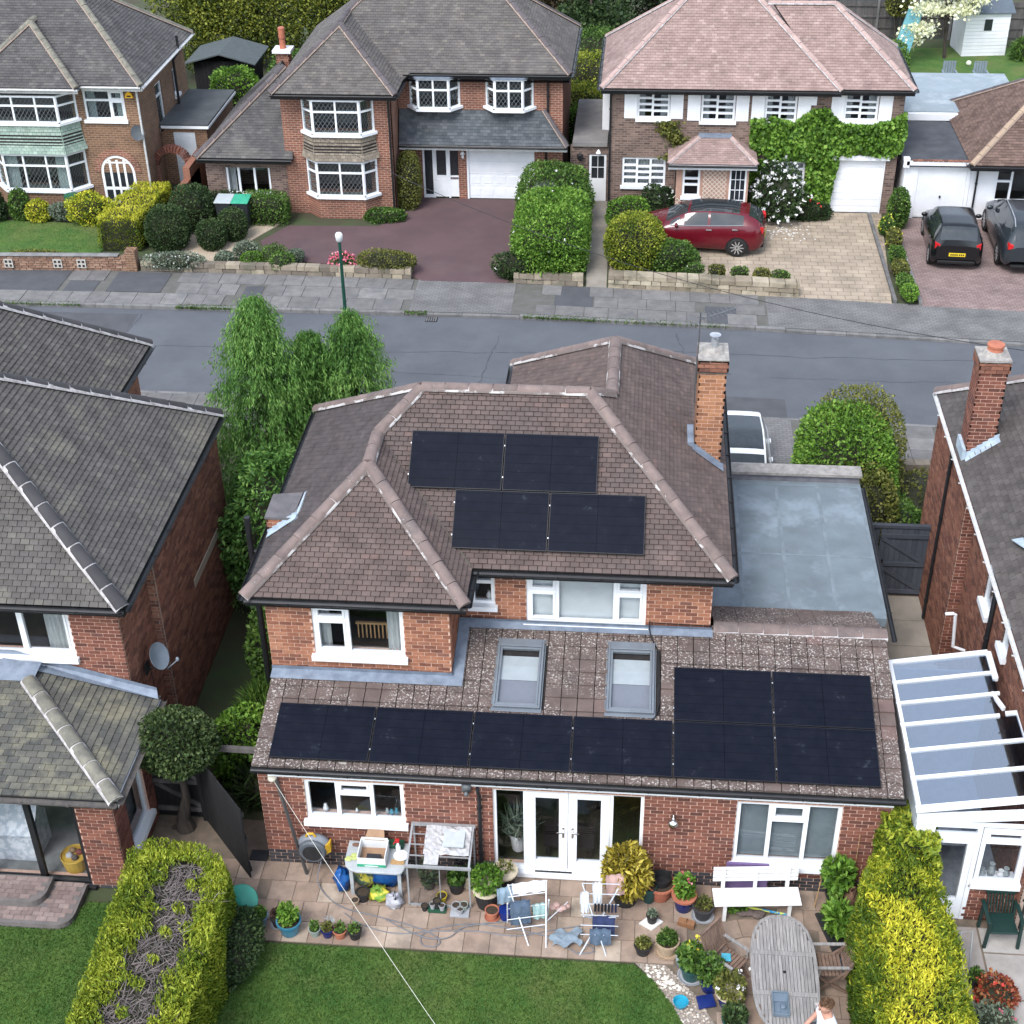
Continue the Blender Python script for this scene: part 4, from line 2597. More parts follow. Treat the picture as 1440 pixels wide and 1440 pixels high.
fme=fm.mesh('frame');fme.materials.append(PVF)

cm=MB();cm.box(.011,w_-.011,.011,h_-.011,-.012,-.003);cme=cm.mesh('cell_sheet');cme.materials.append(PVM)

rm=MB()

for v in (.25,.88):rm.box(.0,w_,v-.02,v+.02,-.115,-t_-.001)

for v in (.25,.88):

    for u in (.3,1.4):rm.box(u,u+.03,v-.03,v+.03,-.16,-.11)

rme=rm.mesh('mounting_rail');rme.materials.append(PVF)

km=MB()

for v in (.25,.88):km.box(-.014,.003,v-.014,v+.014,-.01,.004)

kme=km.mesh('clamp');kme.materials.append(ALU)

def panel(x,y,z,sl,label,group):

    r=bpy.data.objects.new('solar_panel',None);COL.objects.link(r);r.empty_display_size=.2

    r.location=(x,y,z);r.rotation_euler=(sl,0,0)

    tag(r,label,'solar panel',group)

    for nm,me in (('frame',fme),('cell_sheet',cme),('mounting_rail',rme),('clamp',kme)):

        o=bpy.data.objects.new(nm,me);COL.objects.link(o);o.parent=r

A_=.2471

lab=['black solar panel at the left end of the bottom row on the lower roof','second black solar panel from the left in the bottom row of the lower roof','third solar panel from the left in the bottom row, below the left roof light','fourth solar panel from the left in the bottom row, below the right roof light','fifth black solar panel from the left in the bottom row of the lower roof','black solar panel with pale smears at the right end of the bottom row']

for i in range(6):panel(i*1.742+.01,0.0,2.6,A_,lab[i],'solar panels on the lower roof')

for i,l_ in ((4,'black solar panel beside the right roof light, above the bottom row of the lower roof'),(5,'black solar panel at the top right corner of the array on the lower roof')):

    panel(i*1.742+.01,1.154*math.cos(A_),2.6+1.154*math.sin(A_),A_,l_,'solar panels on the lower roof')

B_=.6107

for row,x0,ls in ((1,2.006,('left solar panel of the upper pair on the main roof','right solar panel of the upper pair on the main roof')),(0,2.899,('left solar panel of the lower pair on the main roof','right solar panel with a pale smear in the lower pair on the main roof'))):

    for i in range(2):

        panel(x0+i*1.742,3.11+row*1.154*math.cos(B_),4.969+row*1.154*math.sin(B_),B_,ls[i],'solar panels on the main roof')

# ------------------------------------------------------------------ left neighbour

TILEG=M('plain_tile_grey',None,ramp=[(0.0,(0.082,0.076,0.072)),(0.4,(0.092,0.085,0.080)),(0.9,(0.102,0.095,0.088)),(1.0,(0.118,0.110,0.098))],scale=3.0,rough=0.9,bump=0.4,bscale=70,spec=0.2,speck=((0.36,0.36,0.34),22,0.735),stains=((0.19,0.175,0.14),0.9,0.57,0.14,0.6))

TILEM=M('mossy_tile',None,ramp=[(0.0,(0.075,0.075,0.070)),(0.5,(0.101,0.099,0.088)),(1.0,(0.132,0.128,0.106))],scale=3,rough=0.95,bump=0.5,bscale=50,spec=0.2,speck=((0.36,0.35,0.30),20,0.70),stains=((0.23,0.21,0.14),1.5,0.5,0.16,0.6))

RIDGG=M('ridge_tile_grey',(0.050,0.047,0.050),(0.038,0.036,0.039),scale=3,rough=0.85,tint=0.1)

RIDGM=M('ridge_tile_mossy',(0.20,0.19,0.15),(0.12,0.115,0.10),scale=5,rough=0.95,bump=0.5,bscale=40)

N1=thing('neighbour_house','grey tiled brick house at the left edge with a satellite dish on its side','house',(-5.5,4,0))

ex,ey0,ey1,ez=-2.66,1.35,8.1,4.65

AP=(-6.5,4.01,7.87);AW=(-12,4.01,7.87)

rg=tile_roof(N1,[[(ex,ey0,ez),(ex,ey1,ez),AP],[(-12,ey0,ez),(ex,ey0,ez),AP,AW],[(ex,ey1,ez),(-12,ey1,ez),AW,AP]],TILEG,w=.165,gauge=.105,th=.036,gap=.011,nobj=200,name='main_roof',under=.1)

ridge(rg,(ex,ey0-.02,ez),AP,RIDGG,r=.13,L=.46,mort=PALEMORT,rings=True);ridge(rg,(ex,ey1+.02,ez),AP,RIDGG,r=.12,L=.46,mort=PALEMORT,rings=True)

fx,fy=-5.1,11.2

FA=(fx-3.4,fy-3.4,ez+3.4*.88)

rf=tile_roof(N1,[[(fx,7.9,ez),(fx,fy,ez),FA,(fx-3.4,6.5,FA[2]),(fx-1.6,6.5,ez+1.6*.88)],[(fx,fy,ez),(-12,fy,ez),FA]],TILEG,w=.165,gauge=.105,th=.036,gap=.011,nobj=60,name='front_roof',under=.1)

ridge(rf,(fx,fy+.02,ez),FA,RIDGG,r=.12,L=.46,mort=PALEMORT,rings=True)

gutter(N1,(-12,ey0,ez),(ex+.02,ey0,ez));gutter(N1,(ex,ey0,ez),(ex,ey1,ez));gutter(N1,(fx,7.9,ez),(fx,fy,ez))

eave_soffit(N1,[[(-11,ey0+.02),(ex-.02,ey0+.02),(ex-.02,ey1),(-11,ey1)],[(-11,8),(fx,8),(fx,fy),(-11,fy)]],ez-.13,BLACKP)

FS=frame((0,1.65,0),(1,0))

ops=[(-6.6,-3.84,3.24,4.36)]

brick_wall(N1,FS,-9,-2.935,2.2,ez-.05,ops,BRICK,MORTAR,nobj=70,name='rear_wall')

window(N1,FS,*ops[0],cols=[(1,[]),(.9,[]),(1,[],True)],curtains=((.80,.97),),rooms=1.6)

FE1=frame((-2.92,1.68,0),(0,1))

brick_wall(N1,FE1,0.0,1.6,0,ez-.05,[],BRICKD,MORTG,nobj=0,name='side_wall')

FE2=frame((-2.74,3.2,0),(0,1))

brick_wall(N1,FE2,0.03,4.7,0,ez-.05,[(2.0,3.9,2.25,2.42)],BRICKD,MORTG,nobj=0,name='side_wall')

FS2=frame((0,3.2,0),(1,0))

brick_wall(N1,FS2,-2.92,-2.765,0,ez-.05,[],BRICKD,MORTG,nobj=60,name='side_wall')

b=MB();b.fbox(FE2,2.0,3.9,-.02,.012,2.25,2.42);obj('boarded_panel',b,M('cream_board',(.42,.36,.28),(.36,.3,.24),rough=.8),N1)

b=MB();b.box(-9,-2.87,7.7,7.9,0,ez-.1);b.box(-9,fx-.3,fy-.5,fy-.3,0,ez-.1);b.box(-9,-3.2,5.0,5.1,0,ez-.1);obj('house_body',b,BRICKD,N1)

FN=frame((-5.4,7.9,0),(0,1));brick_wall(N1,FN,0,3,2.6,ez-.05,[],BRICKD,MORTG,name='front_wing_wall')

b=MB();b.tube([(-2.84,2.45,2.6),(-2.83,2.45,1.4),(-2.84,2.52,.8),(-2.84,2.6,.1)],.008,5);b.tube([(-2.84,2.3,2.5),(-2.66,2.3,2.55),(-2.6,2.3,2.8)],.02,6);b.box(-2.86,-2.82,2.22,2.38,2.4,2.62)

obj('dish_bracket',b,BLACKP,N1)

d=MB();rows=[]

Md=Matrix.Translation((-2.52,2.25,2.86))@Vector((0.86,-.30,.36)).to_track_quat('Z','Y').to_matrix().to_4x4()

for i in range(6):

    r_=.26*i/5;rows.append([Md@Vector((r_*.88*math.cos(t),r_*1.05*math.sin(t),-.08+.9*r_*r_)) for t in [2*math.pi*k/20 for k in range(20)]])

d.grid(rows,closed=True)

rows2=[[Vector(p)-(Md.to_3x3()@Vector((0,0,.012))) for p in r] for r in rows];d.grid(rows2[::-1],closed=True);d.grid([rows[-1],rows2[-1]],closed=True)

d.tube([Md@Vector((0,-.3,0)),Md@Vector((0,-.12,.36))],.012,6);d.box(-2.2,-2.14,1.98,2.06,2.83,2.9) if False else d.ell(Md@Vector((0,-.1,.38)),(.035,.035,.05))

ds=obj('satellite_dish',d,M('dish_grey',(.17,.205,.24),(.14,.17,.2),rough=.5),N1,smooth=True)

# rear extension of the left neighbour

c0=Vector((-2.4,-1.05,2.4));hk=.30

S=[(-9,-1.05,2.4),(-2.4,-1.05,2.4),(-5.08,1.63,2.4+2.68*hk),(-9,1.63,2.4+2.68*hk)]

re_=tile_roof(N1,[S,[(-2.4,-1.05,2.4),(-2.4,1.63,2.4),(-5.08,1.63,2.4+2.68*hk)]],TILEM,w=.2,gauge=.125,th=.03,gap=.009,nobj=60,name='extension_roof',under=.09)

ridge(re_,c0+Vector((.02,-.02,0)),(-4.62,1.17,2.4+2.22*hk),RIDGM,r=.13,L=.46,mort=PALEMORT,rings=True)

fl=MB();fl.face([(-5.2,1.45,3.21),(-5.2,1.635,3.25),(-2.45,1.635,2.55),(-2.4,1.5,2.46),(-4.5,1.4,3.09)]);fl.face([(-9,1.1,3.09),(-4.5,1.1,3.10),(-4.45,1.5,3.22),(-9,1.6,3.26)])

fl.face([(-9,1.634,3.25),(-5.1,1.634,3.25),(-2.45,1.634,2.52),(-2.45,1.634,2.62),(-5.0,1.634,3.36),(-9,1.634,3.36)])

obj('flashing',fl,LEAD,N1)

gutter(N1,(-9,-1.05,2.4),(-2.38,-1.05,2.4),mat=M('dull_gutter',(.06,.055,.055),(.1,.09,.08),scale=9,rough=.8));gutter(N1,(-2.4,-1.05,2.4),(-2.4,1.6,2.4),mat=MATS['dull_gutter'],fmat=UPVC)

FX=frame((0,-.85,0),(1,0))

opx=[(-6.9,-3.28,.06,2.05)]

brick_wall(N1,FX,-9,-2.615,0,2.3,opx,BRICK,MORTAR,nobj=60,name='extension_wall',dark=1)

FXE=frame((-2.6,-.85,0),(0,1))

opxe=[(.55,1.5,.45,1.95)]

brick_wall(N1,FXE,.03,2.45,0,2.3,opxe,BRICK,MORTAR,nobj=0,name='extension_wall')

window(N1,FXE,*opxe[0],cols=[(1,[])],rooms=.3)

# sliding doors with black frames

b=MB()

for x in (-6.9,-5.2,-4.18):b.fbox(FX,x-.05,x+.05,-.14,-.05,.12,1.98)

b.fbox(FX,-3.36,-3.28,-.14,-.05,.12,1.98);b.fbox(FX,-6.9,-3.28,-.14,-.05,1.98,2.05);b.fbox(FX,-6.9,-3.28,-.14,-.02,.06,.12);b.fbox(FX,-7,-3.2,-.14,.07,.0,.058)

sd=obj('sliding_doors',b,BLACKP,N1)

for l,r_ in ((-6.85,-5.25),(-5.15,-4.23),(-4.13,-3.36)):

    p=MB();p.fbox(FX,l,r_,-.105,-.095,.12,1.98);obj('pane',p,GLASS,sd)

b=MB();b.face([(-8.8,-.7,.03),(-2.95,-.7,.03),(-2.95,1.5,.03),(-8.8,1.5,.03)]);b.face([(-8.8,1.5,.03),(-2.95,1.5,.03),(-2.95,1.5,2.25),(-8.8,1.5,2.25)]);b.face([(-2.95,-.7,.03),(-2.95,1.5,.03),(-2.95,1.5,2.25),(-2.95,-.7,2.25)])

obj('room_interior',b,M('pale_room',(.22,.225,.22),(.14,.145,.14),scale=3,rough=.9),N1)

bk=MB();bk.lathe([(.2,0),(.25,.32),(.24,.33),(.22,.29),(.0,.29)],(-3.72,-.42,.04),18);t1=obj('toy_bucket',bk,M('mustard',(.55,.36,.06),(.48,.3,.05),rough=.6),None,smooth=False)

tag(t1,'mustard yellow tub of toys behind the black framed glass doors','tub')

for q,(x,y,c) in enumerate(((-3.8,-.45,(.5,.5,.5)),(-3.64,-.36,(.2,.05,.04)),(-3.68,-.5,(.1,.08,.07)),(-3.78,-.33,(.3,.2,.1)))):

    k=MB();k.ell((x,y,.35),(.07,.06,.07),8,5);obj('toy',k,M('toy_%d'%q,c,rough=.7),t1)

ph=MB();ph.box(-5.2,-4.45,-.35,.3,.04,.75);ph.prism([(-5.25,-.42,.72),(-4.4,-.42,.72),(-4.4,-.02,1.15),(-5.25,-.02,1.15)],(0,0,.03));ph.prism([(-5.25,.38,.72),(-4.4,.38,.72),(-4.4,-.02,1.15),(-5.25,-.02,1.15)],(0,0,.03))

ph.prism([(-4.455,-.35,.75),(-4.455,.3,.75),(-4.455,-.02,1.12)],(.03,0,0))

tag(obj('playhouse',ph,M('printed_card',(.62,.64,.66),(.42,.46,.5),scale=9,rough=.8,contrast=(.45,.55))),'pale card playhouse behind the black framed glass doors','playhouse')

# paved steps outside

ST=M('step_paver',None,ramp=[(0,(.17,.125,.115)),(.5,(.22,.165,.15)),(1,(.27,.21,.19))],scale=8,rough=.9,bump=.3)

STE=M('step_edge',(.16,.14,.135),(.11,.1,.095),scale=6,rough=.9)

def steppoly(x1,y0,z,r=.28):

    return [(-7,-.9),(-7,y0)]+[(x1-r+r*math.sin(t),y0+r-r*math.cos(t)) for t in [math.pi/2*k/5 for k in range(6)]]+[(x1,-.9)]

stp=thing('garden_steps','two low curved brick-paved steps outside the black framed glass doors','steps',(-5,-1.4,0))

for x1,y0,z in ((-3.35,-1.85,.13),(-3.95,-1.5,.27)):

    P=steppoly(x1,y0,z);b=MB();b.prism([(x,y,0) for x,y in P],(0,0,z));so=obj('step',b,STE,stp)

    x=-6.6

    row=0;y=y0+.07

    while y<-.95:

        x=-6.6+(.1 if row%2 else 0)

        while x<x1-.12:

            if inside(P,x+.1,y+.05) and inside(P,x+.19,y+.02) and inview((x,y,z),.02) and not (z<.2 and y>-1.52 and x<-4.0):

                m=MB();m.box(x+.005,x+.195,y+.004,y+.096,z-.01,z+.006+random.uniform(0,.003));obj('paver',m,ST,so)

            x+=.2

        y+=.1;row+=1

# ------------------------------------------------------------------ right neighbour

TILED=M('plain_tile_dark',None,ramp=[(0.0,(0.070,0.062,0.060)),(0.5,(0.084,0.074,0.071)),(1.0,(0.098,0.087,0.082))],scale=3,rough=0.9,bump=0.4,bscale=70,spec=0.2,stains=((0.16,0.15,0.14),.8,.57,.15,.5))

N2=thing('neighbour_house','dark tiled brick house cut by the right edge with a tall chimney and white gutter','house',(15,5,0))

rx=12.58;rk=.8

rr=tile_roof(N2,[[(rx,10,ez),(rx,-.6,ez),(rx+4,-.6,ez+4*rk),(rx+4,6,ez+4*rk)],[(rx,10,ez),(rx+4,6,ez+4*rk),(rx+8,10,ez)]],TILED,w=.19,gauge=.115,th=.028,gap=.009,nobj=110,name='main_roof',under=.1)

ridge(rr,(rx,10.02,ez),(rx+4,6,ez+4*rk),RIDGB,r=.12,L=.46,mort=PALEMORT)

WG=M('white_gutter',(.6,.6,.6),(.45,.45,.44),scale=8,rough=.5)

gutter(N2,(rx+.02,10,ez),(rx+.02,-.6,ez),mat=WG,fascia=False,r=.042,inward=(1,0,0))

FR1=frame((12.66,10,0),(0,-1));FR2=frame((12.9,10,0),(0,-1))

brick_wall(N2,FR1,.1,3.52,0,ez-.05,[],BRICKD,MORTG,name='side_wall',nobj=0)

opr=[(5.1,5.7,2.98,4.05),(6.75,7.2,3.2,4.1)]

brick_wall(N2,FR2,3.56,10.6,0,ez-.05,opr,BRICKD,MORTG,name='side_wall',nobj=0)

FRS=frame((12.66,6.45,0),(1,0));brick_wall(N2,FRS,.026,.26,0,ez-.05,[],BRICK,MORTAR,nobj=50,name='side_wall')

for o_ in opr:window(N2,FR2,*o_,cols=[(1,[])],rooms=.8,rec=.03)

b=MB();b.box(13.2,19,-.3,9.8,0,ez-.1);obj('house_body',b,BRICKD,N2)

b=MB();b.box(12.68,13.1,3.0,3.75,0,4.3);obj('chimney_breast',b,BRICKD,N2) if False else None

downpipe(N2,(12.86,4.0,4.45),(12.86,4.0,.1),r=.05);downpipe(N2,(12.62,8.0,4.5),(12.62,8.0,.1))

b=MB();b.tube([(12.86,5.25,1.4),(12.62,5.25,1.5),(12.55,5.25,2.3),(12.5,5.25,2.32),(12.35,5.25,2.3)],.035,8);obj('flue_pipe',b,UPVC,N2)

c1=stack(None,12.66,13.2,7.2,7.75,4.6,6.85,BRICK,True,N2,corbel=.26)

b=MB();b.lathe([(.15,0),(.155,.05),(.14,.12),(.165,.13),(.165,.17),(.1,.175),(0,.175)],(12.95,7.48,6.95),16);obj('chimney_pot',b,M('terracotta',(.42,.15,.085),(.33,.11,.07),scale=6,rough=.8),c1)

b=MB();b.box(12.6,12.66,7.14,7.75,4.66,4.95)

for k in range(6):

    x=12.66+k*.1;z=ez+(x-rx)*rk

    b.face([(x,7.18,z),(x+.1,7.18,z+.08),(x+.1,7.18,z+.2),(x,7.18,z+.16)]);b.face([(x,7.18,z+.035),(x+.1,7.18,z+.115),(x+.1,7.02,z+.115),(x,7.02,z+.035)])

obj('flashing',b,M('pale_lead',(.42,.5,.56)),c1)

c2=stack(None,12.95,13.6,1.75,2.4,4.6,6.6,M('pink_brick',None,ramp=[(0,(.3,.15,.11)),(.5,(.4,.21,.15)),(1,(.45,.26,.2))],scale=10,rough=.9),True,N2)

b=MB();b.face([(12.72,1.7,ez+.17),(13.6,1.7,ez+.87),(13.6,1.5,ez+.87),(12.72,1.5,ez+.17)]);obj('flashing',b,LEAD,c2)

b=MB();b.bar((13.0,3.9,ez+.42),(13.12,3.55,ez+.5),.22,.02);b.tube([(13.25,3.7,ez+.56),(13.3,3.95,ez+.9)],.03,6);obj('roof_vent',b,M('pale_lead',(.4,.4,.4)),N2)

# conservatory between the boundary and the right neighbour

CV=thing('conservatory','white framed lean-to conservatory with a blue-grey glass roof against the right neighbour','conservatory',(11.9,1.4,0))

cz= lambda x:2.58+(x-11.0)*.2

y0c,y1c=-.45,3.3

def cp(x,y,d=0): return Vector((x,y,cz(x)+d))

TINT=M('tinted_polycarbonate',(.28,.38,.52),(.24,.33,.46),scale=1.2,rough=.22,spec=.6)

CVG=glassmat('conservatory_glass',(.62,.70,.80),refl=1.0,base=.42,gcol=(.84,.90,.96,1))

b=MB()

b.bar(cp(11.0,y0c),cp(11.0,y1c),.07,.09);b.bar(cp(10.95,y1c),cp(12.72,y1c),.09,.1)

b.bar(cp(10.95,y0c),cp(13.0,y0c),.09,.1,mi=0);b.bar(cp(12.72,y1c),cp(12.72,2.55),.1,.1);b.bar(cp(12.95,y0c),cp(12.95,1.62),.12,.1);b.bar(cp(12.6,2.2),cp(12.72,1.75),.06,.08);b.bar(cp(12.72,1.62),cp(12.98,1.62),.07,.08)

b.bar((11.0,y0c-.01,2.36),(13.0,y0c-.01,2.62),.05,.22);b.bar((11.0,y0c,2.3),(13.0,y0c,2.3),.06,.06)

co=obj('frame',b,UPVC,CV,bevel=.006)

ys=[y0c,.28,.82,1.62,2.2,2.62,y1c]

ys=[y0c,.25,.92,1.58,2.15,2.72,y1c]

for i,(a,b_) in enumerate(zip(ys[:-1],ys[1:])):

    xe=12.95 if b_<=1.7 else (12.62 if b_<2.6 else 12.72)

    p=MB();p.prism([cp(11.02,a+.03),cp(xe-.02,a+.03),cp(xe-.02,b_-.03),cp(11.02,b_-.03)],(0,0,.012));obj('roof_pane',p,CVG,CV)

    if i:

        q=MB();q.bar(cp(10.96,a,.02),cp(xe,a,.02),.055,.06);obj('glazing_bar',q,UPVC,CV,bevel=.005)

FC=frame((0,y0c,0),(1,0))

brick_wall(CV,FC,12.05,13.3,0,.86,[],BRICK,MORTAR,nobj=60,name='low_wall',thick=.12)

window(CV,FC,12.12,12.86,.95,2.22,cols=[(1,[.22],1)],rec=.0,interior=False)

b=MB();b.fbox(FC,11.25,11.33,-.08,0,0,2.25);b.fbox(FC,12.02,12.1,-.08,0,0,2.25);b.fbox(FC,11.33,12.02,-.08,0,1.98,2.05);b.fbox(FC,11.33,12.02,-.08,0,2.2,2.27);b.fbox(FC,11.02,11.25,-.06,-.02,0,2.25);b.fbox(FC,12.86,13.05,-.06,-.02,.86,2.3)

do=obj('door_frame',b,UPVC,CV)

b=MB();b.fbox(FC,11.34,11.46,-.07,.01,.02,1.97);b.fbox(FC,11.9,12.01,-.07,.01,.02,1.97);b.fbox(FC,11.46,11.9,-.07,.01,1.85,1.97);b.fbox(FC,11.46,11.9,-.07,.01,.02,.5);dd=obj('door',b,UPVC,CV)

p=MB();p.fbox(FC,11.455,11.905,-.034,-.026,.495,1.855);obj('pane',p,GLASS,dd);p=MB();p.fbox(FC,11.33,12.02,-.045,-.037,2.05,2.2);obj('pane',p,GLASS,CV)

b=MB();b.face([(11.05,y0c+.1,.02),(12.88,y0c+.1,.02),(12.88,y1c-.05,.02),(11.05,y1c-.05,.02)]);b.box(11.0,11.06,y0c+.1,y1c,.03,2.45);b.box(11.06,12.85,y1c-.06,y1c,.03,2.5)

obj('inner_walls',b,M('conservatory_inside',(.42,.45,.48),(.3,.33,.36),rough=.8),CV)

b=MB();b.box(11.5,12.2,.6,1.6,.7,.74);b.tube([(11.85,1.1,.02),(11.85,1.1,.7)],.05,8);tag(obj('small_table',b,WCER),'pale table seen dimly through the conservatory roof','table')

for q,(x,h,m_) in enumerate(((12.3,.16,'glass_grey'),(12.45,.3,'glass_grey'),(12.62,.14,'white_ceramic'),(12.7,.2,'glass_grey'))):

    k=MB();k.lathe([(.05,0),(.07,h*.4),(.03,h*.8),(.05,h)],(x,y0c+.2,.9),10);obj('ornament',k,MATS[m_],CV)

wb=MB();wb.box(12.12,12.86,y0c+.06,y0c+.32,.86,.9);obj('window_board',wb,UPVC,CV)

downpipe(CV,(13.02,y0c-.1,2.45),(13.02,y0c-.1,.02),r=.06)

# ------------------------------------------------------------------ gates and fences

WOODG=M('weathered_grey_wood',(0.115,0.105,0.10),(0.065,0.06,0.058),scale=4,rough=0.95,bump=0.4,bscale=30,stretch=(1,1,.15),tint=.2)

DARKW=M('black_stained_wood',(0.009,0.009,0.010),(0.015,0.0145,0.0155),scale=4,rough=0.85,bump=0.3,tint=.2,stretch=(1,1,.15))

SLATEW=M('slate_painted_wood',(0.060,0.068,0.085),(0.045,0.052,0.066),scale=4,rough=0.8,bump=0.3,tint=.15,stretch=(1,1,.15))

def board_gate(name,label,F,w,h,mat,rails=(.15,.9,1.65),brace=True,bw=.12,z0=.05,cat='gate',rmat=None,group=None):

    t=thing(name,label,cat,F(w/2,0,0),0,group)

    n=max(1,round(w/bw))

    for k in range(n):

        m=MB();m.fbox(F,k*w/n+.003,(k+1)*w/n-.003,-.012,.012,z0,h+random.uniform(-.01,.0));obj('board',m,mat,t)

    for z in rails:

        m=MB();m.fbox(F,.0,w,.013,.05,z-.05,z+.05);obj('rail',m,rmat or mat,t)

    if brace:

        for za,zb in zip(rails[:-1],rails[1:]):

            m=MB();m.bar(F(.05,.032,zb-.06),F(w-.05,.032,za+.06),.036,.09,up=F.u.cross(Vector(F.n)) if False else (0,0,1));obj('brace',m,rmat or mat,t)

    return t

FG=frame((11.15,8.9,0),(1,0))

gt=board_gate('driveway_gate','slate painted boarded gate with two diagonal braces closing the side drive',frame((11.62,8.9,0),(1,0)),1.06,1.85,SLATEW)

m=MB();m.box(11.68,11.74,8.84,8.87,.93,1.02);obj('latch',m,BLACKP,gt)

board_gate('gate_side_panel','narrow slate painted fence panel left of the driveway gate',frame((11.12,8.92,0),(1,0)),.48,1.85,SLATEW,brace=False,rails=(.2,.75,1.3),cat='fence')

m=MB();m.box(11.1,12.7,8.86,8.96,1.86,1.93);tag(obj('gate_head_beam',m,SLATEW),'slate painted beam over the driveway gate','beam')

F_=frame((-2.58,.98,0),(1,0))

board_gate('side_fence','weathered boarded gate with diagonal braces behind the clipped ball tree',F_,.95,1.75,DARKW,rails=(.25,.95,1.62),rmat=WOODG)

m=MB();m.bar((-2.6,.93,1.88),(-.3,.93,1.84),.08,.1);tag(obj('gate_head_beam',m,WOODG),'weathered grey beam across the side passage beside the ball tree','beam')

lf=Vector((1.22,-1.42,0)).normalized()

board_gate('open_gate','black stained boarded gate standing open beside the lime hedge',frame((-1.62,.86,0),lf,(lf.y*-1 if False else -lf.y,lf.x,0)),1.75,1.75,DARKW,rails=(.25,.95,1.6),rmat=DARKW)

m=MB();m.box(-1.72,-1.6,.9,1.02,0,1.9);tag(obj('gate_post',m,DARKW),'black gate post between the closed and the open side gate','post')

m=MB();m.lathe([(.2,0),(.22,.25),(.2,.26)],(11.2,3.75,2.2),16) if False else m.ell((11.22,3.95,.95),(.24,.3,.1),14,6);m.lathe([(.2,0),(.24,.9),(.25,.95)],(11.22,3.95,0),14)

tag(obj('dustbin',m,M('bin_grey',(.22,.27,.3),(.17,.2,.23),rough=.5),smooth=False),'grey round-lidded bin in the side drive next to the garage','bin')

m=MB();m.box(11.05,11.55,3.0,3.5,0,.95);m.box(11.02,11.58,2.96,3.54,.95,1.02);tag(obj('wheelie_bin',m,M('bin_green',(.02,.16,.09),(.015,.12,.07),rough=.45),bevel=.03),'bright green bin in the side drive behind the conservatory','bin')

# ------------------------------------------------------------------ houses across the street

def far_wall(parent,F,a0,a1,z0,z1,openings,mat,name='wall',thick=.25):

    return wall_body(parent,F,a0,a1,z0,z1,openings,mat,thick,0.0,name)





def skirt(parent,corners,z0,z1,mat,flare=.09,g_=.105,w=.165):

    """tile hanging round a bay, flared at the foot; corners: list of (x,y) left to right, outer side to the right of travel reversed"""

    back=MB();t=MB()

    n=int((z1-z0)/g_)

    cx=sum(c[0] for c in corners)/len(corners);cy=max(c[1] for c in corners)+.3

    for (xa,ya),(xb,yb) in zip(corners[:-1],corners[1:]):

        A=Vector((xa,ya,0));B=Vector((xb,yb,0));u=(B-A).normalized();nn=Vector((u.y,-u.x,0));L=(B-A).length

        for r in range(n):

            lo=z1-(r+1)*(z1-z0)/n;hi=lo+(z1-z0)/n*1.15

            f0=flare*((r+1)/n)**2.2;f1=flare*(r/n)**2.2

            x=-(w/2 if r%2 else 0)-f0

            while x<L+f0:

                p,q=max(x+.004,-f0*.9),min(x+w-.004,L+f0*.9)

                if q-p>.02:

                    t.add([A+u*p+nn*(f0+.03)+Vector((0,0,lo)),A+u*q+nn*(f0+.03)+Vector((0,0,lo)),A+u*q+nn*(f1+.012)+Vector((0,0,hi)),A+u*p+nn*(f1+.012)+Vector((0,0,hi)),

                           A+u*p+nn*f0+Vector((0,0,lo)),A+u*q+nn*f0+Vector((0,0,lo))],[(0,1,2,3),(0,4,5,1)])

                x+=w

        back.add([A+nn*(flare)+Vector((0,0,z0)),B+nn*flare+Vector((0,0,z0)),B+Vector((0,0,z1)),A+Vector((0,0,z1))],[(0,1,2,3)])

    o=obj('bay_skirt',back,DARKUNDER,parent)

    obj('hung_tiles',t,mat,o,kind='stuff')





def bay(parent,x0,x1,yw,dep,side,bands,base=None,bmat=None,glass=None,top=None):

    """three-sided bay; bands = [(z0,z1,'win'|'skirt'|'brick', extra)]"""

    C=[(x0,yw),(x0+side,yw-dep),(x1-side,yw-dep),(x1,yw)]

    for z0,z1,kind,ex_ in bands:

        if kind=='win':

            for i,((xa,ya),(xb,yb)) in enumerate(zip(C[:-1],C[1:])):

                F=frame((xa,ya,0),(xb-xa,yb-ya));L=math.hypot(xb-xa,yb-ya)

                cols=ex_[1] if i==1 else ex_[0]

                window(parent,F,0,L,z0,z1,cols,rec=0.0,fr=.06,glass=glass,interior=False,curtains=ex_[2] if i==1 and len(ex_)>2 else (),sillz=.07)

            room(parent,frame((0,yw,0),(1,0)),x0+.1,x1-.1,z0,z1,1.2,-.25)

            m=MB();m.face([(x,y,z0+.01) for x,y in C]);obj('bay_board',m,DARKROOM,parent);m=MB();m.face([(x,y,z1-.01) for x,y in C]);obj('bay_ceiling',m,DARKROOM,parent)

        elif kind=='brick':

            m=MB();m.prism([(x,y,z0) for x,y in C],(0,0,z1-z0));obj('bay_wall',m,bmat,parent)

        elif kind=='skirt':

            skirt(parent,C,z0,z1,ex_)

        elif kind=='cap':

            m=MB();m.prism([(x0-.05,yw,z0),(x0+side-.04,yw-dep-.08,z0),(x1-side+.04,yw-dep-.08,z0),(x1+.05,yw,z0)],(0,0,z1-z0));obj('bay_roof',m,ex_,parent)





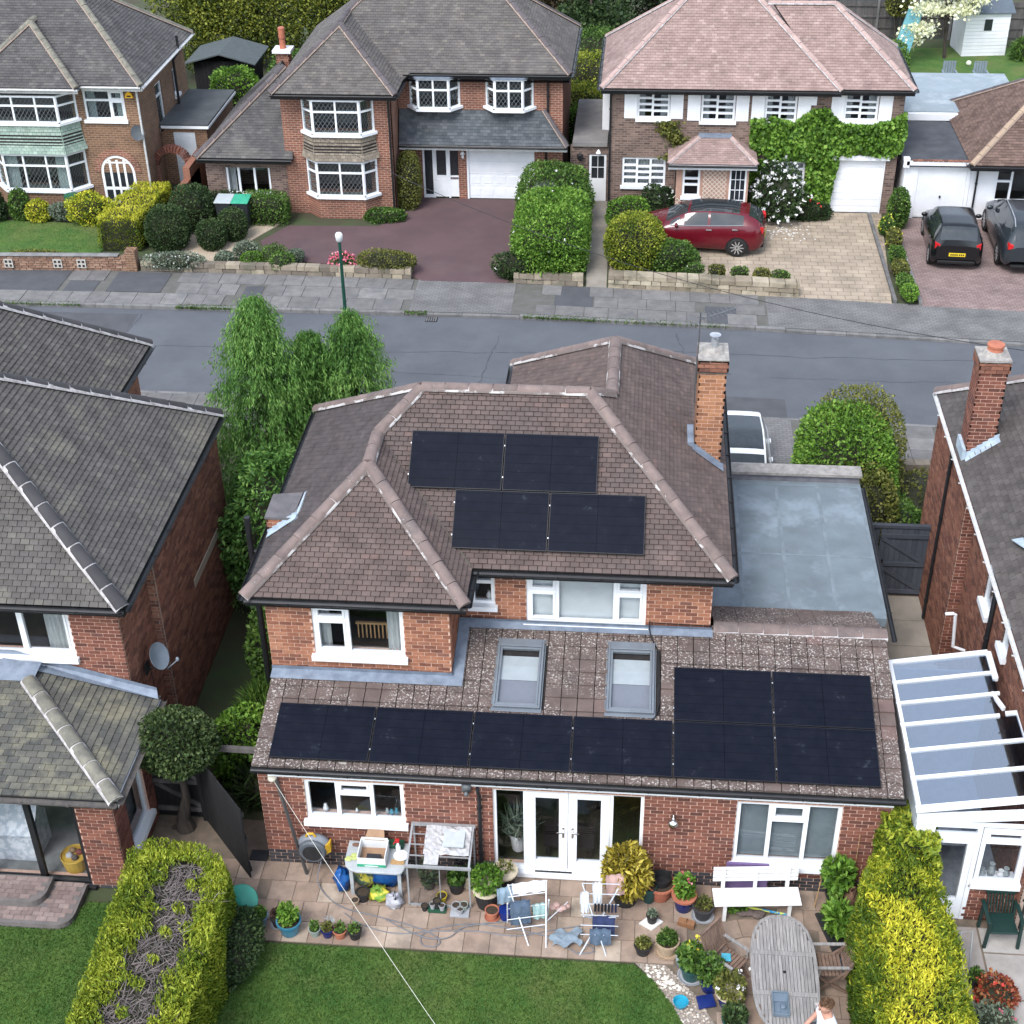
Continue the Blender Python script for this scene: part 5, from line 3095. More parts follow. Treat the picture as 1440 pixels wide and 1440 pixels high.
def garage_door(parent,F,a0,a1,z0,z1,rows=5,cols=1,mat=None,name='garage_door',rec=.06,frame_=.07):

    mat=mat or UPVC

    b=MB();b.fbox(F,a0,a0+frame_,-rec-.06,-rec+.05,z0,z1);b.fbox(F,a1-frame_,a1,-rec-.06,-rec+.05,z0,z1);b.fbox(F,a0+frame_,a1-frame_,-rec-.06,-rec+.05,z1-frame_,z1)

    b.fbox(F,a0+frame_,a1-frame_,-rec-.05,-rec-.02,z0,z1-frame_)

    g_=obj(name,b,mat,parent)

    h=(z1-frame_-z0-.02)/rows;w=(a1-a0-2*frame_)/cols

    for r in range(rows):

        for c in range(cols):

            m=MB();x=a0+frame_+c*w;z=z0+.01+r*h

            if cols==1:m.fbox(F,x+.004,x+w-.004,-rec-.02,-rec,z+.006,z+h-.006)

            else:

                m.fbox(F,x,x+w,-rec-.02,-rec-.006,z+.005,z+h-.005);m.fbox(F,x+.06,x+w-.06,-rec-.006,-rec+.006,z+.1,z+h-.1)

            obj('door_panel',m,mat,g_)

    return g_





k_=.82

WHITEP=M('white_paint',(.76,.77,.79),(.68,.69,.71),scale=1.5,rough=.7)

TGREY=M('far_tile_grey',None,ramp=[(0,(.070,.067,.068)),(.5,(.085,.081,.080)),(.92,(.098,.093,.090)),(1,(.12,.112,.105))],scale=2,rough=.9,spec=.2,stains=((.16,.15,.13),.6,.55,.15,.4))

TBRN=M('far_tile_brown',None,ramp=[(0,(.092,.084,.080)),(.5,(.108,.098,.092)),(.93,(.124,.112,.103)),(1,(.15,.135,.12))],scale=2,rough=.9,spec=.2,stains=((.09,.09,.095),.45,.54,.15,.5))

TSLT=M('far_tile_slate',None,ramp=[(0,(.058,.066,.074)),(.5,(.078,.086,.094)),(1,(.105,.112,.12))],scale=2,rough=.85,spec=.25)

TPNK=M('far_tile_pink',None,ramp=[(0,(.235,.165,.148)),(.5,(.265,.188,.168)),(.9,(.29,.208,.188)),(1,(.32,.24,.215))],scale=2,rough=.9,spec=.2)

TGRN=M('hung_tile_green',None,ramp=[(0,(.22,.30,.25)),(.5,(.27,.35,.295)),(1,(.32,.40,.34))],scale=3,rough=.8)

TBUF=M('hung_tile_buff',None,ramp=[(0,(.17,.14,.11)),(.5,(.22,.185,.145)),(1,(.27,.23,.18))],scale=3,rough=.9)

RPNK=M('ridge_tile_pink',(.40,.29,.26),(.31,.22,.2),scale=3,rough=.9)

RDRK=M('ridge_tile_dark',(.10,.085,.088),(.075,.066,.07),scale=3,rough=.85,tint=.1)

BRA=brickmat('brick_a',((.125,.064,.037),(.195,.10,.056)),(.26,.18,.125),.225,.0815,.013)

BRB=brickmat('brick_b',((.14,.05,.033),(.225,.082,.052)),(.32,.21,.155),.225,.0815,.013)

BRC=brickmat('brick_c',((.075,.046,.038),(.20,.132,.105)),(.20,.152,.128),.225,.0815,.013)

# ---------- house A

A=thing('brick_house','brown brick house with a pale green tile-hung bay and an arched white door','house',(-14,33,0))

za=4.47

wx=-13.35;ww_=2.05

WAp=(wx-ww_,30.2+ww_,za+ww_*k_)

SEc=(-11.2,30.56,za);NEc=(-11.2,37.1,za)

MRd=(-11.2-3.27,33.83,za+3.27*k_)

ra=tile_roof(A,[[(-13.35,30.56,za),SEc,MRd,(-20,33.83,MRd[2]),(-20,30.56,za)],[SEc,NEc,MRd],[NEc,(-20,37.1,za),(-20,33.83,MRd[2]),MRd],

                   [(-17.5,30.2,za),(wx,30.2,za),WAp],[(wx,30.2,za),(wx,30.56,za),(WAp[0],30.56+ww_,WAp[2]),WAp],[(-17.5,30.2,za),WAp,(WAp[0],32.8,WAp[2]),(-17.5,32.8,za)]],TGREY,w=.18,gauge=.11,th=.02,nobj=0,name='roof',under=.08)

for p_,q_ in ((SEc,MRd),(NEc,MRd),((wx,30.18,za),WAp),((-17.5,30.18,za),WAp),(WAp,(WAp[0],30.56+ww_+.3,WAp[2]))):ridge(ra,p_,q_,RIDGM,r=.11,L=.46)

gutter(A,(-17.5,30.2,za),(wx+.02,30.2,za),mat=WG,fmat=WG);gutter(A,(wx,30.56,za),(-11.23,30.56,za),mat=WG,fmat=WG);gutter(A,SEc,NEc,mat=WG,fmat=WG)

eave_soffit(A,[[(-17.5,30.21),(wx,30.21),(wx,30.57),(-11.21,30.57),(-11.21,37.0),(-17.5,37.0)]],za-.12,UPVC)

FA_=frame((0,30.95,0),(1,0))

wA=(-13.5,-12.02,3.12,4.2)

far_wall(A,FA_,-17.4,-11.58,0,za-.05,[(-16.9,-13.95,.7,2.0),(-16.9,-13.95,3.1,4.15),wA,(-13.2,-12.1,0,1.2)],BRA)

far_wall(A,frame((-11.58,30.95,0),(0,1)),0.02,6,0,za-.05,[(2.1,2.9,2.1,3.7),(4.3,4.8,2.6,3.6)],BRA)

window(A,frame((-11.58,30.95,0),(0,1)),2.1,2.9,2.1,3.7,[(1,[.28])],glass=GLASSL);window(A,frame((-11.58,30.95,0),(0,1)),4.3,4.8,2.6,3.6,[(1,[])])

window(A,FA_,*wA,cols=[(1.1,[.33]),(.62,[.33],True)],glass=GLASSL,curtains=((.05,.25),(.75,.93)))

bay(A,-17.1,-13.75,30.93,.6,.5,[(3.18,4.15,'win',([(1,[.35])],[(1,[.35]),(1.1,[.35]),(1,[.35])])),(2.1,3.1,'skirt',TGRN),(.72,2.05,'win',([(1,[.3])],[(1,[.3]),(1.1,[.3]),(1,[.3])],((.02,.2),(.8,.98)))),(0,.64,'brick',None)],bmat=BRA,glass=GLASSL)

# arched porch door in a brick ring

ar=MB();cx_,cz_,r_=-12.66,1.22,.60

def ring(mb,r0,r1,d0,d1,a0=0,a1=math.pi,n=16,mi=0):

    for i in range(n):

        t0,t1=a0+(a1-a0)*i/n,a0+(a1-a0)*(i+1)/n

        P=[FA_(cx_+r*math.cos(t),d,cz_+r*math.sin(t)) for d in (d0,d1) for r,t in ((r0,t0),(r1,t0),(r1,t1),(r0,t1))]

        mb.add(P,[(0,3,2,1),(4,5,6,7),(0,1,5,4),(1,2,6,5),(2,3,7,6),(3,0,4,7)],mi)

bkm=MB();ring(bkm,.62,.86,-.02,.03,n=22);obj('brick_arch',bkm,BRB,A)

ring(ar,.53,.62,-.02,.012);ar.fbox(FA_,cx_-.62,cx_-.53,-.02,.012,0,cz_);ar.fbox(FA_,cx_+.53,cx_+.62,-.02,.012,0,cz_)

for x in (-.3,-.04,.22):ar.fbox(FA_,cx_+x,cx_+x+.08,-.02,.012,0,cz_+.45)

ar.fbox(FA_,cx_-.53,cx_+.53,-.018,.01,.55,.66);ar.fbox(FA_,cx_-.53,cx_+.53,-.018,.01,0,.12);ar.fbox(FA_,cx_-.55,cx_+.55,-.018,.01,cz_+.32,cz_+.38)

dr=obj('arched_door',ar,UPVC,A)

gm_=MB();gm_.face([FA_(cx_+.56*math.cos(math.pi*i/14),-.005,cz_+.56*math.sin(math.pi*i/14)) for i in range(15)]+[FA_(cx_-.56,-.005,0),FA_(cx_+.56,-.005,0)]);obj('pane',gm_,M('dark_glass',(.02,.024,.028),(.03,.035,.04),rough=.08,spec=.5),dr)

b=MB();b.box(-20,-11.7,36.0,36.9,0,1.0);b.box(-20,-11.7,36.5,36.9,1,za-.1);obj('house_body',b,BRA,A)

b=MB();b.tube([(-11.5,30.85,za-.2),(-11.5,30.85,.1)],.04,8);obj('downpipe',b,WG,A)

b=MB();b.tube([(-11.45,35.2,4.2),(-11.45,35.2,1.9)],.05,8);b.tube([(-11.45,35.2,4.0),(-11.2,35.2,4.3),(-11.2,35.2,4.9)],.05,8);obj('downpipe',b,BLACKP,A)

b=MB();b.prism([FA_(-11.95,.03,3.95),FA_(-11.65,.03,3.95),FA_(-11.7,.03,4.1),FA_(-11.8,.03,4.18),FA_(-11.9,.03,4.1)],(0,-.06,0));b2_=obj('alarm_box',b,M('alarm_yellow',(.75,.42,.03),(.7,.38,.02),rough=.4),A)

b=MB();b.fbox(FA_,-11.87,-11.73,.095,.1,3.99,4.04);obj('alarm_lettering',b,BLACKP,b2_)

d=MB()

Md=Matrix.Translation((-11.65,30.75,2.75))@Vector((.45,-.85,.3)).to_track_quat('Z','Y').to_matrix().to_4x4()

d.grid([[Md@Vector((r*math.cos(t),1.15*r*math.sin(t),r*r*.8-.04)) for t in [6.2832*k/16 for k in range(16)]] for r in (.01,.1,.19,.24)],closed=True);d.tube([(-11.65,30.95,2.63),(-11.65,30.78,2.68)],.02,5);obj('satellite_dish',d,M('dish_dark',(.09,.1,.11),(.07,.08,.09),rough=.5),A,smooth=True)

# side extension, garden arch

b=MB();b.box(-11.57,-9.85,33.0,36.85,0,2.22);eo=obj('side_extension',b,BRA,A)

b=MB();b.box(-11.57,-9.75,32.9,36.95,2.22,2.34);obj('flat_roof',b,M('dark_felt',(.055,.06,.064),(.08,.086,.09),scale=1.2,rough=.85,stains=((.14,.15,.15),1.5,.58,.1,.5)),A)

b=MB();b.box(-11.5,-9.73,32.86,32.895,2.18,2.27);b.box(-9.745,-9.72,32.9,36.95,2.18,2.27);obj('fascia',b,UPVC,A)

FXT=frame((0,33.0,0),(1,0));b=MB();b.fbox(FXT,-11.1,-10.3,0,.03,0,2.0)

for q in ((-11.0,-10.4,.15,.9),(-11.0,-10.4,1.05,1.88)):b.fbox(FXT,q[0],q[1],.03,.045,q[2],q[3])

obj('side_door',b,M('grey_white_paint',(.62,.65,.68),(.56,.6,.63),rough=.5),A)

ga=thing('garden_arch','round-topped brick archway between the brown brick house and the next','arch',(-10.9,32.0,0))

m=MB();cx_,cz_=-10.98,1.1

for i in range(18):

    t0,t1=math.pi*i/18+.02,math.pi*(i+1)/18-.02

    P=[(cx_+r*math.cos(t),y,cz_+r*math.sin(t)) for y in (31.95,32.2) for r,t in ((.5,t0),(.74,t0),(.74,t1),(.5,t1))]

    q=MB();q.add(P,[(0,3,2,1),(4,5,6,7),(0,1,5,4),(1,2,6,5),(2,3,7,6),(3,0,4,7)]);obj('brick',q,BRICK,ga)

m.box(cx_-.74,cx_-.5,31.95,32.2,0,cz_);m.box(cx_+.5,cx_+.74,31.95,32.2,0,cz_);obj('pier',m,BRB,ga)

m=MB();m.box(-10.3,-10.05,29.2,32.2,0,1.0);m.box(-10.3,-10.05,31,33,0,1.4);tag(obj('boundary_wall',m,BRICKD),'dark brick boundary wall right of the brick archway','wall')

# ---------- house B

Bh=thing('brick_house','red brick house with a buff tile-hung double bay and a white garage door','house',(-1.5,33,0))

zb=4.47;zm=4.66

ex0,ex1=-6.55,-2.25

WB=(-4.4,29.95+2.15,zb+2.15*k_)

SB=(3.55,31.8,zm);NB=(3.55,37.8,zm);RB=(.55,34.8,zm+3*k_)

KB=(-4.4,31.8+(WB[2]-zm)/k_,WB[2]);RBW=(ex0+(RB[2]-zb)/k_,34.8,RB[2])

rb=tile_roof(Bh,[[(ex0,29.95,zb),(ex1,29.95,zb),WB],[(ex1,29.95,zb),(ex1,31.8-(zm-zb)/k_,zb),KB,WB],[(ex0,29.95,zb),WB,KB,RBW,(ex0,38.2,zb)],

                    [(ex1,31.8-(zm-zb)/k_,zb),(ex1+.25,31.8,zm),SB,RB,RBW,KB],[SB,NB,RB],[NB,(-6,37.8,zm),RBW,RB]],TBRN,w=.18,gauge=.11,th=.02,nobj=0,name='roof',under=.08)

ridge(rb,KB,RBW,RDRK,r=.11,L=.46)

for p_,q_ in (((ex0,29.93,zb),WB),((ex1,29.93,zb),WB),(WB,KB),(SB,RB),(NB,RB)):ridge(rb,p_,q_,RDRK,r=.11,L=.46)

gutter(Bh,(ex0,29.95,zb),(ex1,29.95,zb));gutter(Bh,(ex1,29.95,zb),(ex1,31.7,zb));gutter(Bh,(ex1,31.8,zm),SB);gutter(Bh,SB,NB)

eave_soffit(Bh,[[(ex0,29.97),(ex1,29.97),(ex1,31.8),(3.5,31.82),(3.5,37.7),(ex0,37.7)]],zb-.1,BLACKP)

FBW=frame((0,30.45,0),(1,0));FBM=frame((0,32.1,0),(1,0))

far_wall(Bh,FBW,-6.35,-2.55,0,zb-.02,[(-5.35,-3.35,.85,2.05),(-5.35,-3.35,3.05,4.2)],BRB,'wing_wall')

far_wall(Bh,frame((-2.55,30.45,0),(0,1)),.02,1.65,0,zb,[],BRB,'wing_side_wall')

pdo=[(-1.78,-.48,0,2.0),(-.18,2.26,0,1.96),(-2.0,-.45,3.35,4.45),(.69,2.13,3.35,4.45)]

far_wall(Bh,FBM,-2.53,3.27,0,zm-.02,pdo,BRB,'front_wall')

bay(Bh,-5.62,-3.12,30.43,.42,.42,[(3.05,4.25,'win',([(1,[.33])],[(1,[.33]),(1,[.33])])),(2.14,3.0,'skirt',TBUF),(.82,2.08,'win',([(1,[.3])],[(1,[.3]),(1,[.3])])),(0,.74,'brick',None)],bmat=BRB,glass=GLASSL)

for x0,x1 in ((-2.12,-.33),(.57,2.25)):

    bay(Bh,x0,x1,32.1,.42,.34,[(3.44,4.5,'win',([(1,[.36])],[(1,[.36]),(1,[.36])])),(4.51,4.57,'cap',LEAD)],glass=GLASSL)

    m=MB();m.prism([(x0,32.1,3.33),(x0+.34,31.68,3.33),(x1-.34,31.68,3.33),(x1,32.1,3.33)],(0,0,.05));obj('bay_floor',m,UPVC,Bh)

pl=[(-2.5,31.55,2.2),(3.45,31.55,2.2),(2.6,32.08,3.3),(-2.5,32.08,3.3)]

rp2=tile_roof(Bh,[pl,[(3.45,31.55,2.2),(3.45,32.08,2.2),(2.6,32.08,3.3)]],TSLT,w=.18,gauge=.11,th=.02,nobj=0,name='canopy_roof',under=.06)

ridge(rp2,(3.46,31.53,2.2),(2.6,32.08,3.32),RDRK,r=.09,L=.4);gutter(Bh,(-2.5,31.55,2.2),(3.47,31.55,2.2),fmat=WG)

garage_door(Bh,FBM,-.18,2.26,0,1.96,4,5)

b=MB();F=FBM

for x in (-1.78,-1.42,-.86,-.48):b.fbox(F,x,x+.07,-.12,-.05,0,2.0)

b.fbox(F,-1.78,-.41,-.12,-.05,1.93,2.0);b.fbox(F,-1.36,-.85,-.11,-.04,.05,.85);b.fbox(F,-.8,-.48,-.11,-.06,.05,.85);b.fbox(F,-1.72,-1.42,-.11,-.06,0,.12);b.fbox(F,-1.36,-1.28,-.11,-.04,.85,1.93);b.fbox(F,-.93,-.85,-.11,-.04,.85,1.93);b.fbox(F,-1.28,-.93,-.11,-.04,1.83,1.93)

for q in ((-1.27,-1.14),(-1.07,-.94)):b.fbox(F,q[0],q[1],-.04,-.03,.15,.72)

fd_=obj('front_door',b,UPVC,Bh)

for q in ((-1.71,-1.42,.12,1.93),(-1.28,-.93,.85,1.83),(-.79,-.48,.85,1.93)):

    p=MB();p.fbox(F,q[0],q[1],-.09,-.08,q[2],q[3]);obj('pane',p,MATS['dark_glass'],fd_)

b=MB();b.fbox(F,-.79,-.5,-.055,-.045,.72,.79);obj('letter_plate',b,MATS['chrome'],fd_)

b=MB();b.lathe([(.1,0),(.03,.1),(.0,.12)],(-.3,31.98,1.72),10);b.lathe([(.03,0),(.05,.06),(.03,.12)],(-.3,31.98,1.56),8);obj('wall_lantern',b,WHITEP,Bh)

downpipe(Bh,(2.75,32.02,zm-.2),(2.75,32.02,2.95));downpipe(Bh,(2.68,32.04,2.2),(2.68,32.04,.1));downpipe(Bh,(-2.6,30.38,zb-.2),(-2.6,30.38,.1))

far_wall(Bh,frame((3.27,32.1,0),(0,1)),.02,5.5,0,zm,[],BRICKD,'side_wall')

b=MB();b.box(-6.3,3.2,34.3,37.5,0,zb-.1);obj('house_body',b,BRB,Bh)

# low wing on the left with its long slope

lw=[(-9.5,30.2,2.08),(-6.05,30.2,2.08),(-6.3,33.0,4.3),(-7.0,33.0,4.3)]

rlw=tile_roof(Bh,[lw,[(-9.5,30.2,2.08),(-7.0,33.0,4.3),(-7.6,36.5,3.7),(-9.5,36.5,2.08)]],TGREY,w=.18,gauge=.11,th=.02,nobj=0,name='low_roof',under=.06)

ridge(rlw,(-9.52,30.18,2.08),(-6.75,33.15,4.42),RDRK,r=.12,L=.46);gutter(Bh,(-9.5,30.2,2.08),(-6.1,30.2,2.08))

FLW=frame((0,30.55,0),(1,0));far_wall(Bh,FLW,-9.3,-6.36,0,2.05,[(-8.6,-7.0,.55,1.62)],BRC,'low_wing_wall')

window(Bh,FLW,-8.6,-7.0,.62,1.68,[(.8,[]),(1,[]),(1,[])],curtains=((.02,.2),))

b=MB();b.box(-9.3,-6.5,32.2,36.5,0,2.0);obj('house_body',b,BRC,Bh)

ck=stack(None,-7.75,-7.25,36.0,36.5,2.6,4.05,BRICKD,False,Bh);b=MB();b.box(-7.85,-7.15,35.9,36.6,4.052,4.16);obj('flaunching',b,WHITEP,ck);b=MB();b.lathe([(.13,0),(.11,.35),(.13,.38),(.13,.75),(.11,.78),(.0,.78)],(-7.5,36.25,4.16),12);obj('chimney_pot',b,MATS['terracotta'],ck)

# ---------- house C

Ch=thing('brick_house','pink tiled house with white shutters and green ivy over its brown brick front','house',(10,33.5,0))

zc=4.45

W0,E0,E1=4.62,12.68,15.1

SWc=(W0,31.05,zc);SEc2=(E0,31.05,zc);NWc=(W0,37.2,zc)

RW=(W0+3.07,34.12,zc+3.07*k_);RE=(E0-3.07,34.12,zc+3.07*k_)

E2=(E1,31.15,zc+.02);RE2=(E1-2.6,33.75,zc+.02+2.6*k_)

rc=tile_roof(Ch,[[SWc,SEc2,RE,RW],[SWc,RW,NWc],[(E0-.35,31.15,zc+.02),E2,RE2,(10.4,33.75,RE2[2])],[E2,(E1,36.3,zc+.02),RE2],[SEc2,(E0,37.2,zc),RE],[NWc,RW,RE,(E0,37.2,zc)]],TPNK,w=.18,gauge=.11,th=.022,nobj=0,name='roof',under=.08)

for p_,q_ in ((SWc,RW),(SEc2,RE),(NWc,RW),(RW,RE),(E2,RE2),((E1,36.3,zc),RE2),(RE2,(10.2,33.75,RE2[2]))):ridge(rc,p_,q_,RPNK,r=.10,L=.46,mort=PALEMORT)

gutter(Ch,SWc,SEc2);gutter(Ch,(E0,31.15,zc+.02),E2);gutter(Ch,E2,(E1,36.3,zc+.02));gutter(Ch,NWc,SWc)

eave_soffit(Ch,[[(W0+.03,31.07),(E1-.03,31.17),(E1-.03,36),(W0+.03,37)]],zc-.12,BLACKP)

FCW=frame((0,31.45,0),(1,0))

uw=[(5.86,6.98,3.28,4.28),(8.04,9.2,3.22,4.25),(10.2,11.28,3.25,4.25),(12.86,14.0,3.3,4.28)]

lwc=[(5.4,6.92,.86,1.9),(10.55,11.75,.8,1.85)]

gd=(12.72,14.48,0,1.95)

far_wall(Ch,FCW,4.92,14.85,0,zc-.02,uw+lwc+[gd],BRC,'front_wall')

GB=[.25,.5,.75]

for i,w in enumerate(uw):

    window(Ch,FCW,*w,cols=[(1,GB),(1.1,[.3,.53,.77])],rec=.04,sillz=.08,curtains=((.03,.25),(.72,.97)))

for i,(x,y0_,y1_) in enumerate([(5.42,3.3,4.3),(6.99,3.3,4.3),(7.58,3.25,4.27),(9.22,3.25,4.27),(9.75,3.28,4.27),(11.3,3.28,4.27),(12.42,3.32,4.28),(14.02,3.32,4.28)]):

    m=MB();m.fbox(FCW,x,x+.44,.0,.03,y0_,y1_)

    for k in range(4):m.fbox(FCW,x+.01+k*.107,x+.1+k*.107,.03,.04,y0_+.02,y1_-.02)

    obj('shutter',m,WHITEP,Ch)

window(Ch,FCW,*lwc[0],cols=[(1,[.25,.5,.75]),(.9,[.3,.53,.77]),(1,[.25,.5,.75])],rec=.04,curtains=((.03,.97),));window(Ch,FCW,*lwc[1],cols=[(1,[.3,.53,.77]),(1,[.25,.5,.75])],rec=.04,curtains=((.03,.97),))

garage_door(Ch,FCW,*gd,rows=8,mat=WHITEP,frame_=.04)

m=MB();m.fbox(FCW,12.62,14.6,.0,.12,1.96,2.12);obj('lintel',m,WHITEP,Ch)

m=MB();m.box(4.95,14.8,34.0,37.0,0,zc-.1);m.box(14.6,14.82,31.72,36,0,zc-.1);obj('house_body',m,BRC,Ch)

far_wall(Ch,frame((4.92,36.9,0),(0,-1)),0,5.43,0,zc-.02,[],BRC,'side_wall');m=MB();m.box(4.62,4.9,33.4,34.2,1.9,4.3);obj('oriel',m,WHITEP,Ch)

downpipe(Ch,(4.95,31.38,zc-.2),(4.95,31.38,.1));b=MB();b.fbox(FCW,11.72,11.92,0,.06,3.85,4.15);obj('alarm_box',b,WHITEP,Ch)

cc=stack(None,8.6,9.6,34.0,34.7,6.6,7.6,BRC,True,Ch)

# porch

pz=2.22;px0,px1,py=6.98,10.0,30.0

rpc=tile_roof(Ch,[[(px0,py,pz),(px1,py,pz),(9.12,31.1,2.75),(8.02,31.1,2.75)],[(px0,py,pz),(8.02,31.1,2.75),(8.02,31.43,2.75),(px0,31.43,pz)],[(px1,py,pz),(px1,31.43,pz),(9.12,31.43,2.75),(9.12,31.1,2.75)]],TPNK,w=.16,gauge=.1,th=.02,nobj=0,name='porch_roof',under=.06)

for p_,q_ in (((px0,py,pz),(8.02,31.1,2.77)),((px1,py,pz),(9.12,31.1,2.77))):ridge(rpc,p_,q_,RPNK,r=.07,L=.4,mort=PALEMORT)

m=MB();m.prism([(8.0,31.08,2.77),(9.14,31.08,2.77),(9.14,31.44,2.80),(8.0,31.44,2.80)],(0,0,.02));obj('flashing',m,LEAD,Ch)

gutter(Ch,(px0,py,pz),(px1,py,pz),fmat=WHITEP)

FPP=frame((0,30.3,0),(1,0));PINKR=M('pink_render',(.46,.28,.21),(.38,.23,.17),scale=4,rough=.9)

far_wall(Ch,FPP,7.28,9.75,0,2.18,[(7.5,8.1,.95,1.95),(9.1,9.68,0,2.02)],PINKR,'porch_wall',thick=.12)

window(Ch,FPP,7.5,8.1,.95,1.98,[(1,[.35,.6])],rec=.02,rooms=.6)

m=MB();m.fbox(FPP,9.1,9.16,-.06,0,0,2.02);m.fbox(FPP,9.62,9.68,-.06,0,0,2.02);m.fbox(FPP,9.16,9.62,-.06,0,1.95,2.02);m.fbox(FPP,9.16,9.62,-.06,0,0,.1)

for x in (9.3,9.46):m.fbox(FPP,x,x+.02,-.05,-.01,.1,1.95)

for k in range(1,5):m.fbox(FPP,9.16,9.62,-.052,-.012,.1+k*.37-.01,.1+k*.37+.01)

pdr=obj('porch_door',m,UPVC,Ch);p=MB();p.fbox(FPP,9.16,9.62,-.035,-.03,.1,1.95);obj('pane',p,MATS['dark_glass'],pdr)

m=MB()

def lattice(x0,x1,z0,z1,s=.16):

    import itertools

    n=int((x1-x0+z1-z0)/s)+1

    for k in range(n+1):

        c=k*s

        for sg in (1,-1):

            pts=[]

            if sg==1:a=(x0+max(0,c-(z1-z0)),z0+min(c,z1-z0));b_=(x0+min(c,x1-x0),z0+max(0,c-(x1-x0)))

            else:a=(x1-max(0,c-(z1-z0)),z0+min(c,z1-z0));b_=(x1-min(c,x1-x0),z0+max(0,c-(x1-x0)))

            if abs(a[0]-b_[0])>.03:m.bar(FPP(a[0],.02+(.004 if sg>0 else 0),a[1]),FPP(b_[0],.02+(.004 if sg>0 else 0),b_[1]),.01,.025)

lattice(7.3,8.2,.3,.9);lattice(8.2,9.0,.3,1.95);obj('trellis',m,M('cream_trellis',(.66,.58,.5),(.58,.5,.42),rough=.7),Ch)

m=MB();m.box(7.3,7.42,30.42,31.45,0,2.15);m.box(9.63,9.74,30.42,31.45,0,2.15);obj('porch_side',m,PINKR,Ch)

# passage between B and C

m=MB();m.box(3.62,4.85,32.0,36.8,2.06,2.2);tag(obj('passage_roof',m,M('passage_felt',(.16,.15,.15),(.22,.21,.2),scale=2,rough=.9)),'grey felt flat roof over the passage between the red brick and pink tiled houses','roof')

pg=thing('passage_wall','brown brick passage front with a half glazed white door and dark lantern','wall',(4.25,32,0));FPG=frame((0,32.1,0),(1,0))

far_wall(pg,FPG,3.55,4.9,0,2.05,[(4.2,4.85,0,1.75)],BRC,'wall_face',.2)

m=MB();m.fbox(FPG,4.22,4.83,-.08,-.03,0,.85);m.fbox(FPG,4.22,4.3,-.08,-.03,.85,1.75);m.fbox(FPG,4.75,4.83,-.08,-.03,.85,1.75);m.fbox(FPG,4.3,4.75,-.08,-.03,1.68,1.75);m.fbox(FPG,4.515,4.535,-.075,-.035,.85,1.68);m.fbox(FPG,4.3,4.75,-.074,-.036,1.25,1.27)

po=obj('door',m,WHITEP,pg);p=MB();p.fbox(FPG,4.3,4.75,-.06,-.055,.85,1.68);obj('pane',p,MATS['dark_glass'],po)

m=MB();m.lathe([(.03,0),(.09,.06),(.12,.22),(.05,.26),(.0,.34)],(3.9,31.95,1.55),6);obj('lantern',m,BLACKP,pg);m=MB();m.lathe([(.1,0),(.04,.1),(.0,.14)],(4.55,31.95,1.85),8);obj('porch_lamp',m,WHITEP,pg)

# ---------- bungalow D

Dh=thing('bungalow','white bungalow with a brown tiled roof and flat roofed garage at the right edge','house',(18,33,0))

FD=frame((0,31.1,0),(1,0))

far_wall(Dh,FD,15.1,17.35,0,2.05,[(15.5,17.3,0,1.85)],WHITEP,'garage_wall');far_wall(Dh,FD,17.36,24,0,2.05,[(18.2,20.2,.65,1.8)],WHITEP,'front_wall')

gdo=garage_door(Dh,FD,15.5,17.3,0,1.85,rows=1,cols=1,mat=WHITEP)

for k in range(18):

    m=MB();m.fbox(FD,15.6+k*.089,15.675+k*.089,-.058,-.05,.05,1.7);obj('door_rib',m,WHITEP,gdo)

m=MB();m.fbox(FD,16.38,16.44,-.05,.0,.75,.82);obj('handle',m,BLACKP,gdo)

window(Dh,FD,18.2,20.2,.65,1.8,[(.6,[.35]),(1,[]),(.6,[.35])],rec=.05)

m=MB();m.box(15.0,17.4,31.0,35.1,1.9,2.1);obj('garage_roof',m,M('black_felt',(.05,.054,.062),(.075,.08,.09),scale=2,rough=.9,bump=.2),Dh)

m=MB();m.fbox(FD,15.1,17.3,.12,.2,1.98,2.12);m.fbox(FD,15.0,15.2,.0,.2,1.9,2.22);obj('parapet',m,WHITEP,Dh)

m=MB()

for k in range(12):m.fbox(FD,15.3+k*.17,15.45+k*.17,.08,.22,2.125,2.16)

obj('coping',m,BRICKD,Dh)

m=MB();m.box(15.1,20.0,35.4,40.0,2.2,2.38);obj('rear_flat_roof',m,M('rear_felt',(.25,.30,.33),(.19,.225,.25),scale=.9,rough=.9,stains=((.36,.41,.44),.9,.5,.14,.7)),Dh)

m=MB();m.box(15.1,17.6,35.2,35.38,2.1,2.34);obj('white_upstand',m,WHITEP,Dh)

m=MB();m.box(15.12,15.3,31.4,40,0,2.0);m.box(15.2,20,39.6,39.9,0,2.1);obj('house_body',m,WHITEP,Dh)

TBD=M('far_tile_chestnut',None,ramp=[(0,(.10,.066,.055)),(.5,(.135,.09,.074)),(1,(.165,.11,.09))],scale=2,rough=.9,spec=.2)

zd=2.12;cdn=(17.2,30.6,zd);tp=(17.2+3.2,33.8,zd+3.2*.72)

rd=tile_roof(Dh,[[cdn,(25,30.6,zd),(25,33.8,tp[2]),tp],[cdn,tp,(17.2,37.0,zd)]],TBD,w=.18,gauge=.11,th=.022,nobj=0,name='roof',under=.08)

ridge(rd,cdn,tp,M('ridge_tile_tan',(.36,.27,.19),(.28,.2,.15),scale=3,rough=.9),r=.1,L=.46);ridge(rd,(17.2,37.0,zd),tp,RDRK,r=.1,L=.46)

gutter(Dh,cdn,(25,30.6,zd));gutter(Dh,(17.2,37,zd),cdn);downpipe(Dh,(17.55,31.02,1.95),(17.55,31.02,.05))

# ------------------------------------------------------------------ front gardens across the street

